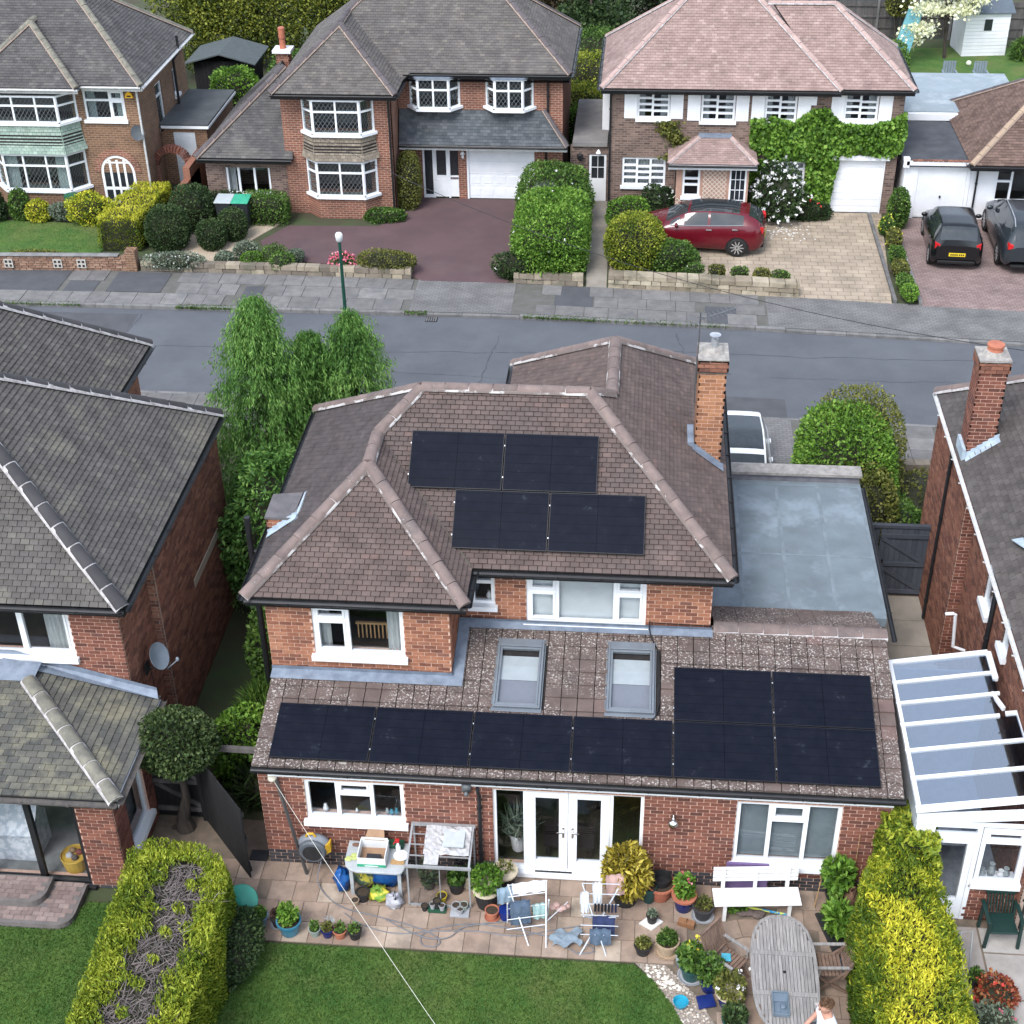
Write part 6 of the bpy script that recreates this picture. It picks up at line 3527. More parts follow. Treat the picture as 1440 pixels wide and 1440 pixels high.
TARM=M('red_tarmac',(0.105,0.063,0.066),(0.082,0.052,0.055),scale=.7,rough=.9,bump=.3,bscale=80,stains=((.12,.085,.085),.6,.52,.2,.5))

TANB=brickmat('tan_sett_paving',((.29,.235,.175),(.35,.285,.215)),(.21,.168,.125),.42,.28,.018,.3,flat=True)

MAUVE=brickmat('mauve_block_paving',((.20,.135,.125),(.26,.19,.175)),(.12,.09,.085),.2,.1,.012,.3,flat=True)

GRAV=M('drive_gravel',(.44,.36,.27),(.32,.26,.19),scale=25,rough=.95,bump=.8,bscale=40)

RAG=M('rough_stone',None,ramp=[(0,(.13,.11,.09)),(.5,(.22,.185,.145)),(1,(.33,.28,.21))],scale=4,rough=.95,bump=.6,bscale=18,stains=((.10,.105,.07),1.2,.52,.15,.6))

def sheet(name,pts,mat,z=.0):

    m=MB();m.prism([(x,y,z-.06) for x,y in pts],(0,0,.06)); return obj(name,m,mat,kind='structure')

sheet('far_driveway_tarmac',[(-6.3,26.6),(-4.6,26.2),(-2.2,26.0),(-1.15,25.25),(-.9,25.02),(1.9,24.98),(2.3,27.5),(2.35,32.1),(-1.9,32.1),(-2.5,30.4),(-3.0,29.4),(-6.2,29.3),(-6.9,27.9)],TARM,.004)

sheet('far_driveway_setts',[(5.15,24.8),(11.1,24.42),(14.0,24.14),(14.55,31.45),(5.2,31.4)],TANB,.006)

sheet('far_driveway_blocks',[(14.9,24.03),(25,23.3),(25,31.1),(14.9,31.1)],MAUVE,.004)

sheet('gravel_garden',[(-9.6,25.5),(-4.6,25.5),(-4.9,26.1),(-6.6,26.7),(-7.2,28.0),(-6.5,29.5),(-9.9,29.8)],GRAV,.004)

sheet('far_path',[(4.45,24.85),(5.1,24.8),(5.0,32.1),(4.2,32.1)],CONC,.006)

lawn('far_lawn',[(-18,25.4),(-12.2,25.4),(-12.0,29.0),(-18,29.3)],'',9000)

lawn('back_lawn',[(16.5,40.2),(27,40.2),(28,52),(17,51.5)],'',6000)

def stone_wall(name,label,x0,x1,yf,h,t,seed,mat=RAG,L=(.25,.55),ch=.17,cap=None,cat='wall'):

    """low wall of separate rough stones following the pavement edge"""

    r=random.Random(seed);o=thing(name,label,cat,((x0+x1)/2,yf((x0+x1)/2),0))

    c=MB();n=8;c.grid([[(x0+(x1-x0)*i/n,yf(x0+(x1-x0)*i/n)+.03,z) for i in range(n+1)] for z in (0,h-.03)]);c.grid([[(x0+(x1-x0)*i/n,yf(x0+(x1-x0)*i/n)+(.03 if k==0 else t),h-.03) for i in range(n+1)] for k in (0,1)])

    obj('wall_core',c,PATJ,o)

    rows=max(1,round(h/ch))

    for k in range(rows):

        x=x0-(.15 if k%2 else 0)

        while x<x1:

            l=r.uniform(*L);a,b=max(x,x0),min(x+l-.015,x1)

            if b-a>.06:

                za_,zb_=k*h/rows,(k+1)*h/rows-.012+(r.uniform(-.02,.02) if k==rows-1 else 0)

                m=MB();ya,yb=yf(a)+r.uniform(-.015,.02),yf(b)+r.uniform(-.015,.02)

                m.add([(a,ya,za_),(b,yb,za_),(b,yf(b)+t,za_),(a,yf(a)+t,za_),(a+.01,ya+.015,zb_),(b-.01,yb+.015,zb_),(b-.01,yf(b)+t,zb_),(a+.01,yf(a)+t,zb_)],[(0,3,2,1),(4,5,6,7),(0,1,5,4),(1,2,6,5),(2,3,7,6),(3,0,4,7)])

                obj('stone',m,mat,o)

            x+=l

    return o

stone_wall('garden_wall','low brick garden wall with pierced square blocks along the pavement',-17.5,-10.7, lambda x:fb(x)-.02,.5,.22,3,mat=M('buff_brick',None,ramp=[(0,(.15,.085,.06)),(.5,(.22,.13,.09)),(1,(.28,.18,.13))],scale=6,rough=.9),L=(.22,.23),ch=.085)

gw=bpy.data.objects['garden_wall']

cp_=MB();cp_.grid([[(x,fb(x)+d_,.52+(.03 if d_==.1 else 0)) for x in range(-18,-10)] for d_ in (-.06,.1,.24)]);obj('coping',cp_,KERB,gw)

for x in (-14.7,-13.05,-12.25):

    m=MB();y=fb(x)-.035;m.box(x-.15,x+.15,y-.02,y+.02,.1,.4);bo=obj('pierced_block',m,M('pale_concrete',(.48,.46,.42),(.36,.34,.31),rough=.9),gw)

    m=MB()

    for a_ in (-.07,.07):

        for b_ in (-.07,.07):m.box(x+a_-.04,x+a_+.04,y-.028,y-.019,.25+b_-.04,.25+b_+.04)

    obj('hole',m,DARKUNDER,bo)

m=MB();m.box(-10.75,-10.4,25.2,25.55,0,.72);tag(obj('gate_pier',m,MATS['brick_a']),'short brick pier ending the garden wall by the gold box hedge','pier')

stone_wall('garden_wall','long low rough stone wall in front of the gravel garden',-10.3,-1.25, lambda x:fb(x),.32,.3,4)

stone_wall('garden_wall','short rough stone wall under the big hedge beside the red tarmac drive',2.1,4.35, lambda x:fb(x),.34,.3,5)

stone_wall('garden_wall','mossy stone wall with pale capping in front of the red car',5.15,11.15, lambda x:fb(x),.45,.45,6,mat=M('mossy_stone',None,ramp=[(0,(.2,.165,.12)),(.5,(.32,.27,.2)),(1,(.42,.37,.28))],scale=3,rough=.95,bump=.6,bscale=15,stains=((.085,.085,.06),1.0,.5,.14,.75)))

# ------------------------------------------------------------------ foliage colours

L_GOLD=leafmat('leaf_gold',[(0,(.05,.085,.008)),(.35,(.16,.19,.014)),(.7,(.34,.34,.025)),(1,(.48,.45,.05))],nscale=1.6)

L_LIME=leafmat('leaf_lime',[(0,(.035,.065,.008)),(.35,(.10,.14,.014)),(.7,(.20,.23,.022)),(1,(.32,.33,.05))],nscale=1.8)

L_YEL=leafmat('leaf_yellow_cypress',[(0,(.038,.075,.009)),(.3,(.12,.17,.015)),(.65,(.37,.375,.028)),(1,(.58,.54,.055))],nscale=1.8)

L_MID=leafmat('leaf_mid_green',[(0,(.022,.05,.010)),(.4,(.05,.105,.018)),(.75,(.085,.155,.026)),(1,(.13,.21,.045))],nscale=1.6)

L_BRI=leafmat('leaf_bright_green',[(0,(.03,.07,.010)),(.4,(.075,.16,.018)),(.75,(.125,.235,.03)),(1,(.19,.30,.055))],nscale=1.4)

L_DRK=leafmat('leaf_dark_green',[(0,(.010,.022,.008)),(.4,(.022,.045,.014)),(.75,(.04,.07,.022)),(1,(.07,.105,.035))],nscale=1.5)

L_CON=leafmat('leaf_cypress',[(0,(.022,.060,.014)),(.4,(.055,.13,.026)),(.75,(.10,.205,.042)),(1,(.175,.29,.075))],nscale=.9)

L_GRY=leafmat('leaf_grey_green',[(0,(.06,.085,.06)),(.5,(.12,.155,.105)),(1,(.2,.23,.17))],nscale=2)

L_OLV=leafmat('leaf_olive',[(0,(.045,.055,.016)),(.4,(.085,.095,.022)),(.8,(.14,.145,.03)),(1,(.2,.2,.05))],nscale=1.5)

L_RED=leafmat('leaf_red',[(0,(.12,.02,.015)),(.5,(.25,.06,.03)),(1,(.3,.16,.06))],nscale=2)

FWHT=leafmat('petal_white',[(0,(.62,.58,.55)),(.5,(.75,.72,.70)),(1,(.8,.72,.72))],trans=.2)

FPNK=leafmat('petal_pink',[(0,(.45,.06,.13)),(.5,(.6,.13,.2)),(1,(.72,.3,.36))],trans=.2)

FCRM=leafmat('bract_cream',[(0,(.46,.46,.28)),(.5,(.6,.6,.40)),(1,(.72,.71,.53))],trans=.25)

FYEL=leafmat('petal_yellow',[(0,(.6,.45,.03)),(.5,(.72,.6,.05)),(1,(.8,.72,.2))],trans=.2)

FRED=leafmat('petal_red',[(0,(.4,.02,.02)),(.5,(.55,.05,.04)),(1,(.65,.15,.1))],trans=.2)

# ------------------------------------------------------------------ shrubs across the street

fg='shrubs in the far front gardens'

bush('clipped_shrub','large dark clipped ball next to the golden box hedge','shrub',(-9.85,27.2,.68),(.72,.7,.78),L_DRK,7000,.07,amp=.03,group=fg)

bush('clipped_shrub','dark clipped ball behind the largest one near the brick archway','shrub',(-9.5,29.0,.7),(.75,.75,.82),L_DRK,5000,.08,amp=.03,group=fg)

bush('garden_shrub','yellow leaved bush in front of the arched white door','shrub',(-13.3,29.3,.45),(.75,.6,.55),L_YEL,4000,.08,group=fg)

bush('garden_shrub','small yellow bush under the green tile-hung bay','shrub',(-15.2,29.3,.35),(.38,.38,.4),L_GOLD,1800,.08,group=fg)

bush('garden_shrub','upright green shrub under the green tile-hung bay','shrub',(-15.9,29.4,.5),(.36,.36,.6),L_MID,2000,.08,group=fg)

bush('garden_shrub','dark leafy shrub at the left edge across the street','shrub',(-16.9,29.3,.5),(.5,.5,.6),L_DRK,2200,.09,group=fg)

bush('garden_shrub','grey-green low plant between the yellow bushes by the bay','shrub',(-14.3,29.4,.3),(.5,.35,.3),L_GRY,1600,.08,group=fg)

bush('garden_shrub','low dark mat plant at the lawn edge above the brick garden wall','shrub',(-14.0,25.75,.15),(1.1,.35,.25),L_OLV,2200,.07,group=fg)

bush('garden_shrub','grey flowering mat trailing over the stone wall end','shrub',(-9.2,25.5,.28),(1.0,.4,.25),L_GRY,2600,.06,group=fg,flowers=(FWHT,60,.035))

bush('clipped_shrub','round olive shrub behind the bins in the gravel garden','shrub',(-7.85,28.1,.5),(.5,.5,.55),L_DRK,3500,.07,amp=.04,group=fg)

bush('clipped_shrub','pair of dark shrubs at the path by the gravel garden','shrub',(-8.4,27.3,.45),(.5,.5,.52),L_DRK,3200,.07,amp=.07,group=fg)

bush('low_hedge','clipped square dark green hedge under the low wing window','hedge',(-7.1,29.6,.5),(.85,.45,.55),L_MID,4500,.07,e=6,amp=.03)

bush('low_hedge','dark hedge beside the bins under the low wing window','hedge',(-8.5,29.9,.45),(.6,.3,.5),L_DRK,2200,.07,e=5,amp=.03)

for i_,(x,y,r_,mt,nm) in enumerate(((-7.0,26.4,.42,L_GRY,'silvery ball plant in the gravel garden nearest the bay'),(-6.0,26.1,.42,L_MID,'dark green ball plant in the gravel garden'),(-5.3,26.2,.3,L_GRY,'small silvery ball plant at the right of the gravel garden'),(-6.7,25.8,.35,L_BRI,'low bright green plant on the stone wall by the gravel'),(-7.6,25.9,.3,L_GRY,'tiny grey plant beside the dark shrubs on the gravel'),(-5.6,25.6,.4,L_MID,'mat of green spilling over the gravel garden wall'))):

    bush('rockery_plant',nm,'plant',(x,y,r_*.7),(r_,r_,r_*.75),mt,1500,.06,group=fg)

bush('azalea','bright pink flowering azalea beside the street lamp','shrub',(-3.6,25.75,.25),(.42,.38,.3),L_MID,900,.06,flowers=(FPNK,130,.06),group=fg)

bush('garden_shrub','spreading olive shrub at the corner of the red tarmac drive','shrub',(-2.1,25.6,.35),(.95,.45,.38),L_OLV,3000,.07,group=fg)

bush('porch_shrub','tall narrow conifer beside the white front door','shrub',(-2.15,31.2,.95),(.42,.5,1.05),L_OLV,4200,.07,e=3,amp=.04,group=fg)

bush('ground_ivy','dark ground ivy at the foot of the red brick bay','plant',(-2.9,30.0,.15),(.75,.4,.25),L_MID,1800,.08,group=fg)

bush('mixed_hedge','big leafy green hedge between the tarmac drive and the narrow path','hedge',(3.25,27.2,.85),(1.2,2.05,1.05),L_BRI,22000,.09,e=4,amp=.06,flowers=(FWHT,14,.05))

bush('mixed_hedge','rear half of the big hedge with blue-green and pale foliage','hedge',(3.1,30.2,.85),(1.2,1.3,1.1),L_MID,11000,.09,e=3,amp=.12,flowers=(FWHT,10,.06))

bush('garden_shrub','grey-blue spiky plant in the middle of the big hedge','shrub',(2.9,29.2,1.2),(.55,.45,.6),L_GRY,1800,.11,aspect=4,group=fg)

bush('garden_shrub','dark flowering shrub at the hedge foot by the drive entrance','shrub',(2.2,25.4,.4),(.75,.4,.45),L_DRK,2600,.08,flowers=(FWHT,10,.05),group=fg)

bush('golden_topiary','golden-olive clipped dome in front of the red car','shrub',(5.95,26.6,.8),(.98,.95,.95),L_LIME,11000,.07,amp=.03)

bush('garden_shrub','bushy green conifer below the pink house ground floor window','shrub',(5.7,29.6,.55),(.72,.6,.65),L_BRI,3600,.08,group=fg)

bush('garden_shrub','dark green shrub at the nose of the red car','shrub',(7.15,26.3,.5),(.85,.55,.55),L_MID,4200,.08,group=fg)

bush('rose_bush','white flowering bush beneath the pink house ground floor window','shrub',(6.75,30.7,.55),(.6,.4,.65),L_DRK,2600,.09,flowers=(FWHT,14,.07),group=fg)

bush('garden_shrub','yellow-green low plant left of the porch','shrub',(6.8,29.6,.25),(.7,.35,.3),L_GOLD,1800,.08,group=fg)

bush('rhododendron','white flowering rhododendron against the ivy wall','shrub',(10.75,30.65,.85),(.85,.65,1.05),L_DRK,4500,.11,amp=.28,flowers=(FWHT,150,.10))

bush('ground_ivy','dark leafy plants at the foot of the ivy right of the rhododendron','plant',(12.0,30.9,.25),(.7,.4,.35),L_DRK,1800,.09,flowers=(FRED,8,.05),group=fg)

fp=MB()

for k in range(70):

    x,y=random.gauss(10.9,.5),random.gauss(29.6,.25);fp.ell((x,y,.012),(.035,.03,.008),5,3)

tag(obj('fallen_petals',fp,FWHT),'scatter of white fallen petals on the paving below the rhododendron','petals',kind='stuff')

for i_,(x,y) in enumerate(((7.9,25.35),(8.6,25.3),(9.3,25.15),(10.0,25.1),(10.6,25.0))):

    bush('wall_weed',['small green weed on the mossy stone wall nearest the dark shrub','second weed clump from the left on the mossy stone wall','middle weed clump on the mossy stone wall','fourth weed clump along the mossy stone wall','weed clump at the right end of the mossy stone wall'][i_],'plant',(x,y,.45),(.28,.15,.22),L_OLV if i_%2 else L_MID,500,.07,group='weeds on the mossy wall',flowers=(FWHT,4,.03) if i_==0 else None)

for i_,(x,y,mt,fl_) in enumerate(((14.5,29.6,L_MID,(FYEL,30,.05)),(14.6,28.5,L_OLV,(FYEL,16,.05)),(14.55,27.3,L_MID,None),(14.5,26.2,L_OLV,(FWHT,6,.04)),(14.5,25.1,L_MID,None),(14.55,24.4,L_BRI,None))):

    bush('border_plant',['yellow flowered plant beside the ivy house garage door','second yellow flowered plant down the narrow border','leafy plant midway down the narrow border between the drives','white flecked plant in the narrow border level with the small black car','sparse plant near the pavement end of the narrow border','bright green clump at the pavement end of the narrow border'][i_],'plant',(x,y,.3),(.25,.45,.32 if i_<2 else .2),mt,1100,.08,flowers=fl_,group='plants in the narrow border')

bush('border_shrub','tall leafy shrub at the white garage corner','shrub',(14.95,30.4,.6),(.35,.5,.75),L_MID,2200,.09,group=fg)

m=MB();m.box(14.05,14.16,24.2,31.3,0,.1);m.box(14.82,14.92,24.1,31.2,0,.1);obj('border_edging',m,KERB,kind='structure')

# ivy over the front of house C: leaves held just off the bricks

P=[];D=[]

IV=[(9.75,3.35),(10.5,3.42),(11.2,3.25),(11.75,3.7),(12.35,3.75),(12.75,3.3),(13.6,3.2),(14.4,3.35),(14.95,3.65),(15.05,2.9),(14.95,2.3),(14.6,2.05),(13.6,2.2),(12.9,2.1),(12.8,1.4),(12.72,.7),(12.66,0.1),(11.75,.1),(11.8,.9),(11.75,1.9),(10.5,1.95),(10.15,2.2),(9.85,1.5),(9.95,.1),(9.85,.1),(9.78,2.4)]

IV2=[(9.8,.05),(10.45,.05),(10.4,1.9),(9.8,2.0)]

while len(P)<13000:

    x,z=random.uniform(9.6,15.1),random.uniform(0,3.8)

    if inside(IV,x,z) or inside(IV2,x,z):

        P.append((x,31.45-.03-abs(random.gauss(0,.09)),z));D.append((random.gauss(0,.5),-.5,-.7))

iv=leafmesh('ivy',P,D,.13,1.15,.45,mats=[L_BRI]);tag(iv,'green climbing ivy covering the lower front of the pink tiled house','ivy')

P=[];D=[]

for k in range(1300):

    t=random.random();x=7.1+.5*math.sin(t*5)+random.gauss(0,.17);z=1.9+1.35*t

    P.append((x-.1+(.5 if t>.55 else 0)*(t-.5)*2,31.38-abs(random.gauss(0,.08)),z));D.append((0,-.6,-.3))

tag(leafmesh('climbing_rose',P,D,.12,1.5,.6,mats=[L_OLV]),'sparse climbing rose between the shuttered windows left of the porch','climber')

# ------------------------------------------------------------------ trees and hedges behind the far houses

def tree(name,label,c,r,h,mat,n,size,trunk=.2,e=2.2,amp=.16,group='trees behind the far houses',lobes=7,seed=1,jitter=.8,depth=.45):

    t=thing(name,label,'tree',(c[0],c[1],0),0,group)

    rr_=random.Random(seed)

    m=MB();m.tube([(c[0],c[1],0),(c[0]+.1,c[1],h*.4),(c[0]+.05,c[1]+.05,h*.75)],[trunk,trunk*.75,trunk*.35],8)

    P=[];D=[]

    for k in range(lobes):

        a=2.4*k;q=.55*math.sqrt((k+.5)/lobes)

        lc=(c[0]+r[0]*q*math.cos(a),c[1]+r[1]*q*math.sin(a),c[2]+r[2]*rr_.uniform(-.45,.5))

        m.tube([(c[0],c[1],h*.35),(lc[0],lc[1],lc[2])],[trunk*.4,trunk*.12],5)

        p,d=shell(lc,[x*rr_.uniform(.48,.62) for x in r],n//lobes,e,seed*13+k,amp,depth,0,.2);P.append(p);D.append(d)

    obj('trunk',m,BARK,t)

    leafmesh('crown',np.vstack(P),np.vstack(D),size,1.5,jitter,mats=[mat],parent=t)

    return t

L_BG=leafmat('leaf_backdrop',[(0,(.02,.034,.007)),(.35,(.06,.085,.013)),(.7,(.145,.17,.022)),(1,(.26,.27,.045))],nscale=.45)

for i_,(x,y,rx_,rz_,mt,lb) in enumerate(((-11.5,47.5,2.6,3.4,L_BG,'yellow-green tree behind the brown brick house roof'),(-8.2,48,2.6,3.6,L_BG,'brightest yellow-green tree above the dark green shed'),(-5.0,48.5,2.5,3.4,L_BG,'yellow-green tree right of the dark green shed'),(-2.2,48.5,2.4,3.3,L_DRK,'dark green tree just left of the red brick house roof'),(-13.9,46.8,1.9,3.1,L_BG,'shaded yellow-green tree hard against the brown brick house roof'))):

    tree('garden_tree',lb,(x,y,3.0),(rx_,2.2,rz_),5.5,mt,16000,.13,seed=20+i_)

tree('dark_tree','dark round tree between the red brick and pink tiled houses',(3.6,47.5,2.4),(2.3,2,2.6),4.6,L_DRK,10000,.17,seed=31)

tree('dark_tree','nearly black conifer left of the pink tiled house ridge',(6.4,50,3.4),(2.3,2,3.6),6,leafmat('leaf_black',[(0,(.006,.012,.006)),(.5,(.014,.024,.01)),(1,(.03,.045,.016))]),9000,.16,seed=32)

tree('copper_tree','dull reddish tree at the top between the two middle houses',(1.5,50.5,3.2),(2.0,2,3.2),5.6,leafmat('leaf_copper',[(0,(.02,.016,.01)),(.5,(.05,.035,.016)),(1,(.09,.06,.02))]),6000,.16,seed=33)

for i_,(x,y,z,rx_,rz_,mt,lb) in enumerate(((3.7,38.6,1.0,.9,1.15,L_LIME,'nearest rounded clipped hedge in the gap, yellow topped'),(4.0,41.6,1.2,1.3,1.3,L_LIME,'middle clipped hedge in the gap between the two houses'),(4.2,44.2,1.2,1.4,1.5,L_MID,'farthest clipped hedge in the gap under the dark tree'))):

    bush('clipped_hedge',lb,'hedge',(x,y,z),(rx_,.9,rz_),mt,6000,.09,e=4,amp=.04,group='clipped hedges in the gap')

bush('garden_shrub','light green bush beside the passage roof','shrub',(3.6,36.9,.9),(.6,.7,1.0),L_BRI,2500,.1)

tree('weeping_conifer','drooping grey-green conifer behind the left house roof',(-17.2,41,3.6),(2.0,1.8,3.4),6,L_CON,8000,.22,seed=41,jitter=.4)

bush('garden_shrub','bright leafy shrub behind the flat roofed side extension','shrub',(-10.4,39.5,1.2),(1.1,1.0,1.25),L_BRI,4500,.12)

bush('garden_shrub','reddish and green bushes beside the back garden fence','shrub',(-8.6,42.6,1.0),(1.1,2.0,1.1),L_MID,5000,.11)

bush('garden_shrub','yellow sword-leaved plant behind the side extension','shrub',(-11.6,38.3,.6),(.45,.4,.7),L_GOLD,700,.3,aspect=8)

sh=thing('garden_shed','dark shed with a grey-green felt roof in the back garden at the top left','shed',(-11.6,42.6,0))

m=MB()

for k in range(14):m.box(-12.7+k*.17,-12.54+k*.17,41.6,41.63,0,2.0)

m.box(-12.7,-10.3,41.64,43.6,0,2.0);obj('shed_wall',m,DARKW,sh)

m=MB();m.prism([(-13.0,41.3,1.95),(-11.5,41.3,2.35),(-11.5,41.3,2.4),(-13.0,41.3,2.0)],(0,2.6,0));m.prism([(-10.0,41.3,1.95),(-11.5,41.3,2.35),(-11.5,41.3,2.4),(-10.0,41.3,2.0)],(0,2.6,0));obj('shed_roof',m,M('shed_felt',(.085,.10,.105),(.065,.078,.08),rough=.9),sh)

fn=thing('garden_fence','grey boarded fence running back beside the red brick house low roof','fence',(-9.5,40,0))

for k in range(6):

    y0_=36.6+k*1.15;m=MB();m.box(-9.86+k*.11,-9.78+k*.11,y0_-.05,y0_+.05,0,1.75);obj('post',m,KERB,fn)

    for j in range(8):

        q=MB();q.box(-9.84+k*.11+j*.012,-9.81+k*.11+j*.012,y0_+.06+j*.135,y0_+.19+j*.135,.05,1.65);obj('board',q,WOODG,fn)

# back garden at the top right

bs=thing('white_shed','small white painted shed with a slate-blue roof in the far back garden','shed',(21.4,51,0))

FSH=frame((20.4,50.3,0),(1,.12));m=MB()

for k in range(12):m.fbox(FSH,0,2.0,0,.02+.01*(k%2),k*.16,k*.16+.15)

m.fbox(FSH,.0,2.0,-1.8,-.02,0,1.95);obj('shed_wall',m,WHITEP,bs)

m=MB();m.fbox(FSH,.85,1.2,.03,.05,1.15,1.65);obj('shed_window',m,MATS['dark_glass'],bs)

m=MB();m.prism([FSH(-.15,.15,1.9),FSH(2.15,.15,1.9),FSH(2.15,-.95,2.45),FSH(-.15,-.95,2.45)],(0,0,.05));m.prism([FSH(-.15,-1.95,1.9),FSH(2.15,-1.95,1.9),FSH(2.15,-.95,2.45),FSH(-.15,-.95,2.45)],(0,0,.05));obj('shed_roof',m,M('shed_roof_blue',(.10,.125,.15),(.085,.105,.13),rough=.8),bs)

dw=thing('flowering_dogwood','cream flowering dogwood tree in the far back garden','tree',(19.6,50.0,0));m=MB();P=[];D=[]

m.tube([(19.6,50,0),(19.5,50,1.2),(19.3,49.9,2.6)],[.09,.07,.03],7)

for (x,y,z,a,b) in ((19.2,49.8,3.1,1.3,.28),(20.1,49.9,3.4,1.2,.25),(18.6,49.7,2.3,1.0,.25),(19.9,49.6,2.3,1.0,.25),(18.3,49.4,1.5,.75,.25),(17.8,49.2,1.1,.6,.3),(20.6,49.8,2.7,.7,.2),(19.3,49.8,4.2,1.0,.25),(20.4,50,4.4,.8,.2)):

    m.tube([(19.5,50,1.0+.3*z),(x,y,z-.1)],[.035,.012],5)

    p=np.column_stack([rng.normal(x,a*.42,520),rng.normal(y,a*.4,520),rng.normal(z,b*.5,520)]);P.append(p);D.append(np.tile([0,0,.6],(520,1)))

obj('trunk',m,BARK,dw);leafmesh('crown',np.vstack(P),np.vstack(D),.14,1.2,.7,mats=[FCRM],parent=dw)

bush('garden_shrub','green shrub below the dogwood at the pink roof corner','shrub',(16.6,46.5,.7),(.9,1.5,.9),L_MID,4000,.11)

bush('lollipop_shrub','round topped shrub in front of the back garden fence','shrub',(17.6,52.0,1.9),(.6,.6,.55),L_OLV,2000,.1);m=MB();m.tube([(17.6,52,0),(17.55,52,1.5)],.05,6);obj('stem',m,BARK,bpy.data.objects['lollipop_shrub'])

bush('potted_plant_bed','spiky green plants in pots beside the white shed','plant',(23.3,49.8,.5),(.8,.4,.6),L_MID,1200,.3,aspect=7)

fe=thing('back_fence','grey-brown boarded fence across the far back garden','fence',(19,53,0))

for k in range(26):

    for j in range(1):

        m=MB();m.box(15.0+k*.42,15.4+k*.42,53.0,53.03,.1,1.75);obj('board',m,WOODG,fe)

for z in (.5,1.0,1.5):

    m=MB();m.box(15,26,52.95,52.99,z,z+.08);obj('rail',m,WOODG,fe)

for x in (16.8,20.2,23.6):

    m=MB();m.box(x,x+.1,52.9,53,0,1.9);obj('post',m,KERB,fe)

m=MB();m.prism([(16.6,47.4,.1),(17.3,47.2,.1),(18.4,50.2,2.1),(17.8,50.4,2.1)],(.05,0,.06));tag(obj('slide_board',m,M('teal_board',(.10,.27,.29),(.08,.22,.25),rough=.6)),'leaning teal board in the far back garden','board')

m=MB();m.ell((20.5,48.9,.12),(.12,.12,.12),10,7);tag(obj('ball',m,M('pale_ball',(.7,.72,.6),rough=.5),smooth=True),'small pale ball on the far back lawn','ball')

for i_,x in enumerate((19.1,20.4)):

    t=thing('garden_chair',['plain grey slatted garden chair on the far lawn, left one','grey slatted garden chair on the far lawn, right one nearer the shed'][i_],'chair',(x,45.8,0),0,'grey garden chairs on the far lawn')

    GC=M('grey_chair',(.20,.24,.28),(.16,.19,.23),rough=.6)

    m=MB();m.box(-.28,.28,-.25,.28,.4,.44);obj('seat',m,GC,t,W=False)

    for k in range(5):

        m=MB();m.box(-.27+k*.112,-.18+k*.112,.26,.29,.44,1.05);obj('back_slat',m,GC,t,W=False)

    for a_,b_ in ((-.25,-.22),(.25,-.22),(-.25,.25),(.25,.25)):

        m=MB();m.box(a_-.03,a_+.03,b_-.03,b_+.03,0,.4);obj('leg',m,GC,t,W=False)

    for a_ in (-.28,.28):

        m=MB();m.box(a_-.04,a_+.04,-.28,.28,.62,.66);obj('arm',m,GC,t,W=False)

m=MB();m.box(14.2,18.0,56,60,0,2.3);m.prism([(13.8,55.5,2.3),(18.4,55.5,2.3),(18.4,58,2.9),(13.8,58,2.9)],(0,0,.06));tag(obj('summer_house',m,M('teal_shed',(.03,.06,.07),(.025,.05,.06),rough=.7)),'long dark roofed outbuilding beyond the back fence','shed')

m=MB();m.box(8.5,12.0,58,62,0,5.5);tag(obj('far_house',m,M('pale_render',(.5,.48,.46),(.42,.4,.38),rough=.9)),'pale rendered house glimpsed above the pink roof ridge','house')

# ------------------------------------------------------------------ vegetation near the main house

def cypress(name,label,x,y,h,r,seed,n_b=150,group='weeping cypresses beside the house'):

    """weeping cypress: arching limbs hung with drooping sprays"""

    rr_=random.Random(seed)

    t=thing(name,label,'tree',(x,y,0),0,group)

    m=MB();m.tube([(x,y,0),(x+.05,y,h*.5),(x,y,h*.98)],[.16,.1,.015],8)

    P=[];D=[];T=[]

    for b in range(n_b):

        f=(b+.5)/n_b;z0=h*(.06+.93*f);a=b*2.399+rr_.uniform(-.3,.3)

        L=r*(1-f)**.6*rr_.uniform(.5,1.25)+.05

        pts=[]

        for k in range(9):

            s_=k/8

            pts.append((x+math.cos(a)*L*s_,y+math.sin(a)*L*s_,z0+L*(.42*s_-.85*s_*s_*(1+.25*(1-f)))))

        if b%3==0:m.tube(pts[:5],[.03*(1-f)+.008,.02,.015,.01,.006],4)

        if rr_.random()<.06:continue

        for k in range(2,9):

            s_=k/8

            for q in range(6 if k<8 else 11):

                px_,py_,pz_=pts[k];hx,hy=rr_.gauss(0,.10),rr_.gauss(0,.10);hl=abs(rr_.gauss(.18,.12));br=rr_.gauss(0,.12)

                for w in range(5):

                    d_=hl*w/4

                    P.append((px_+hx+rr_.gauss(0,.022),py_+hy+rr_.gauss(0,.022),pz_-d_+.04))

                    D.append((math.cos(a)*.45,math.sin(a)*.45,-1));T.append(min(1,max(0,rr_.gauss(.28+.45*s_+br,.12))))

    obj('trunk',m,BARK,t)

    leafmesh('crown',P,D,.10,4.6,.4,tint=T,mats=[L_CON],parent=t)

    return t

cypress('weeping_cypress','tallest weeping cypress, left of the three beside the house',-2.0,9.3,6.85,2.5,1,300)

cypress('weeping_cypress','shorter weeping cypress standing between the other two',-1.05,9.9,5.75,2.1,2,230)

cypress('weeping_cypress','right-hand weeping cypress close to the brown roof',-.1,9.95,6.25,2.1,3,230)

bush('laurel_bush','dense green growth at the foot of the cypresses in the side passage','shrub',(-1.45,7.7,1.8),(1.2,1.2,2.1),L_CON,13000,.13,aspect=2.5,amp=.12,droop=.5)

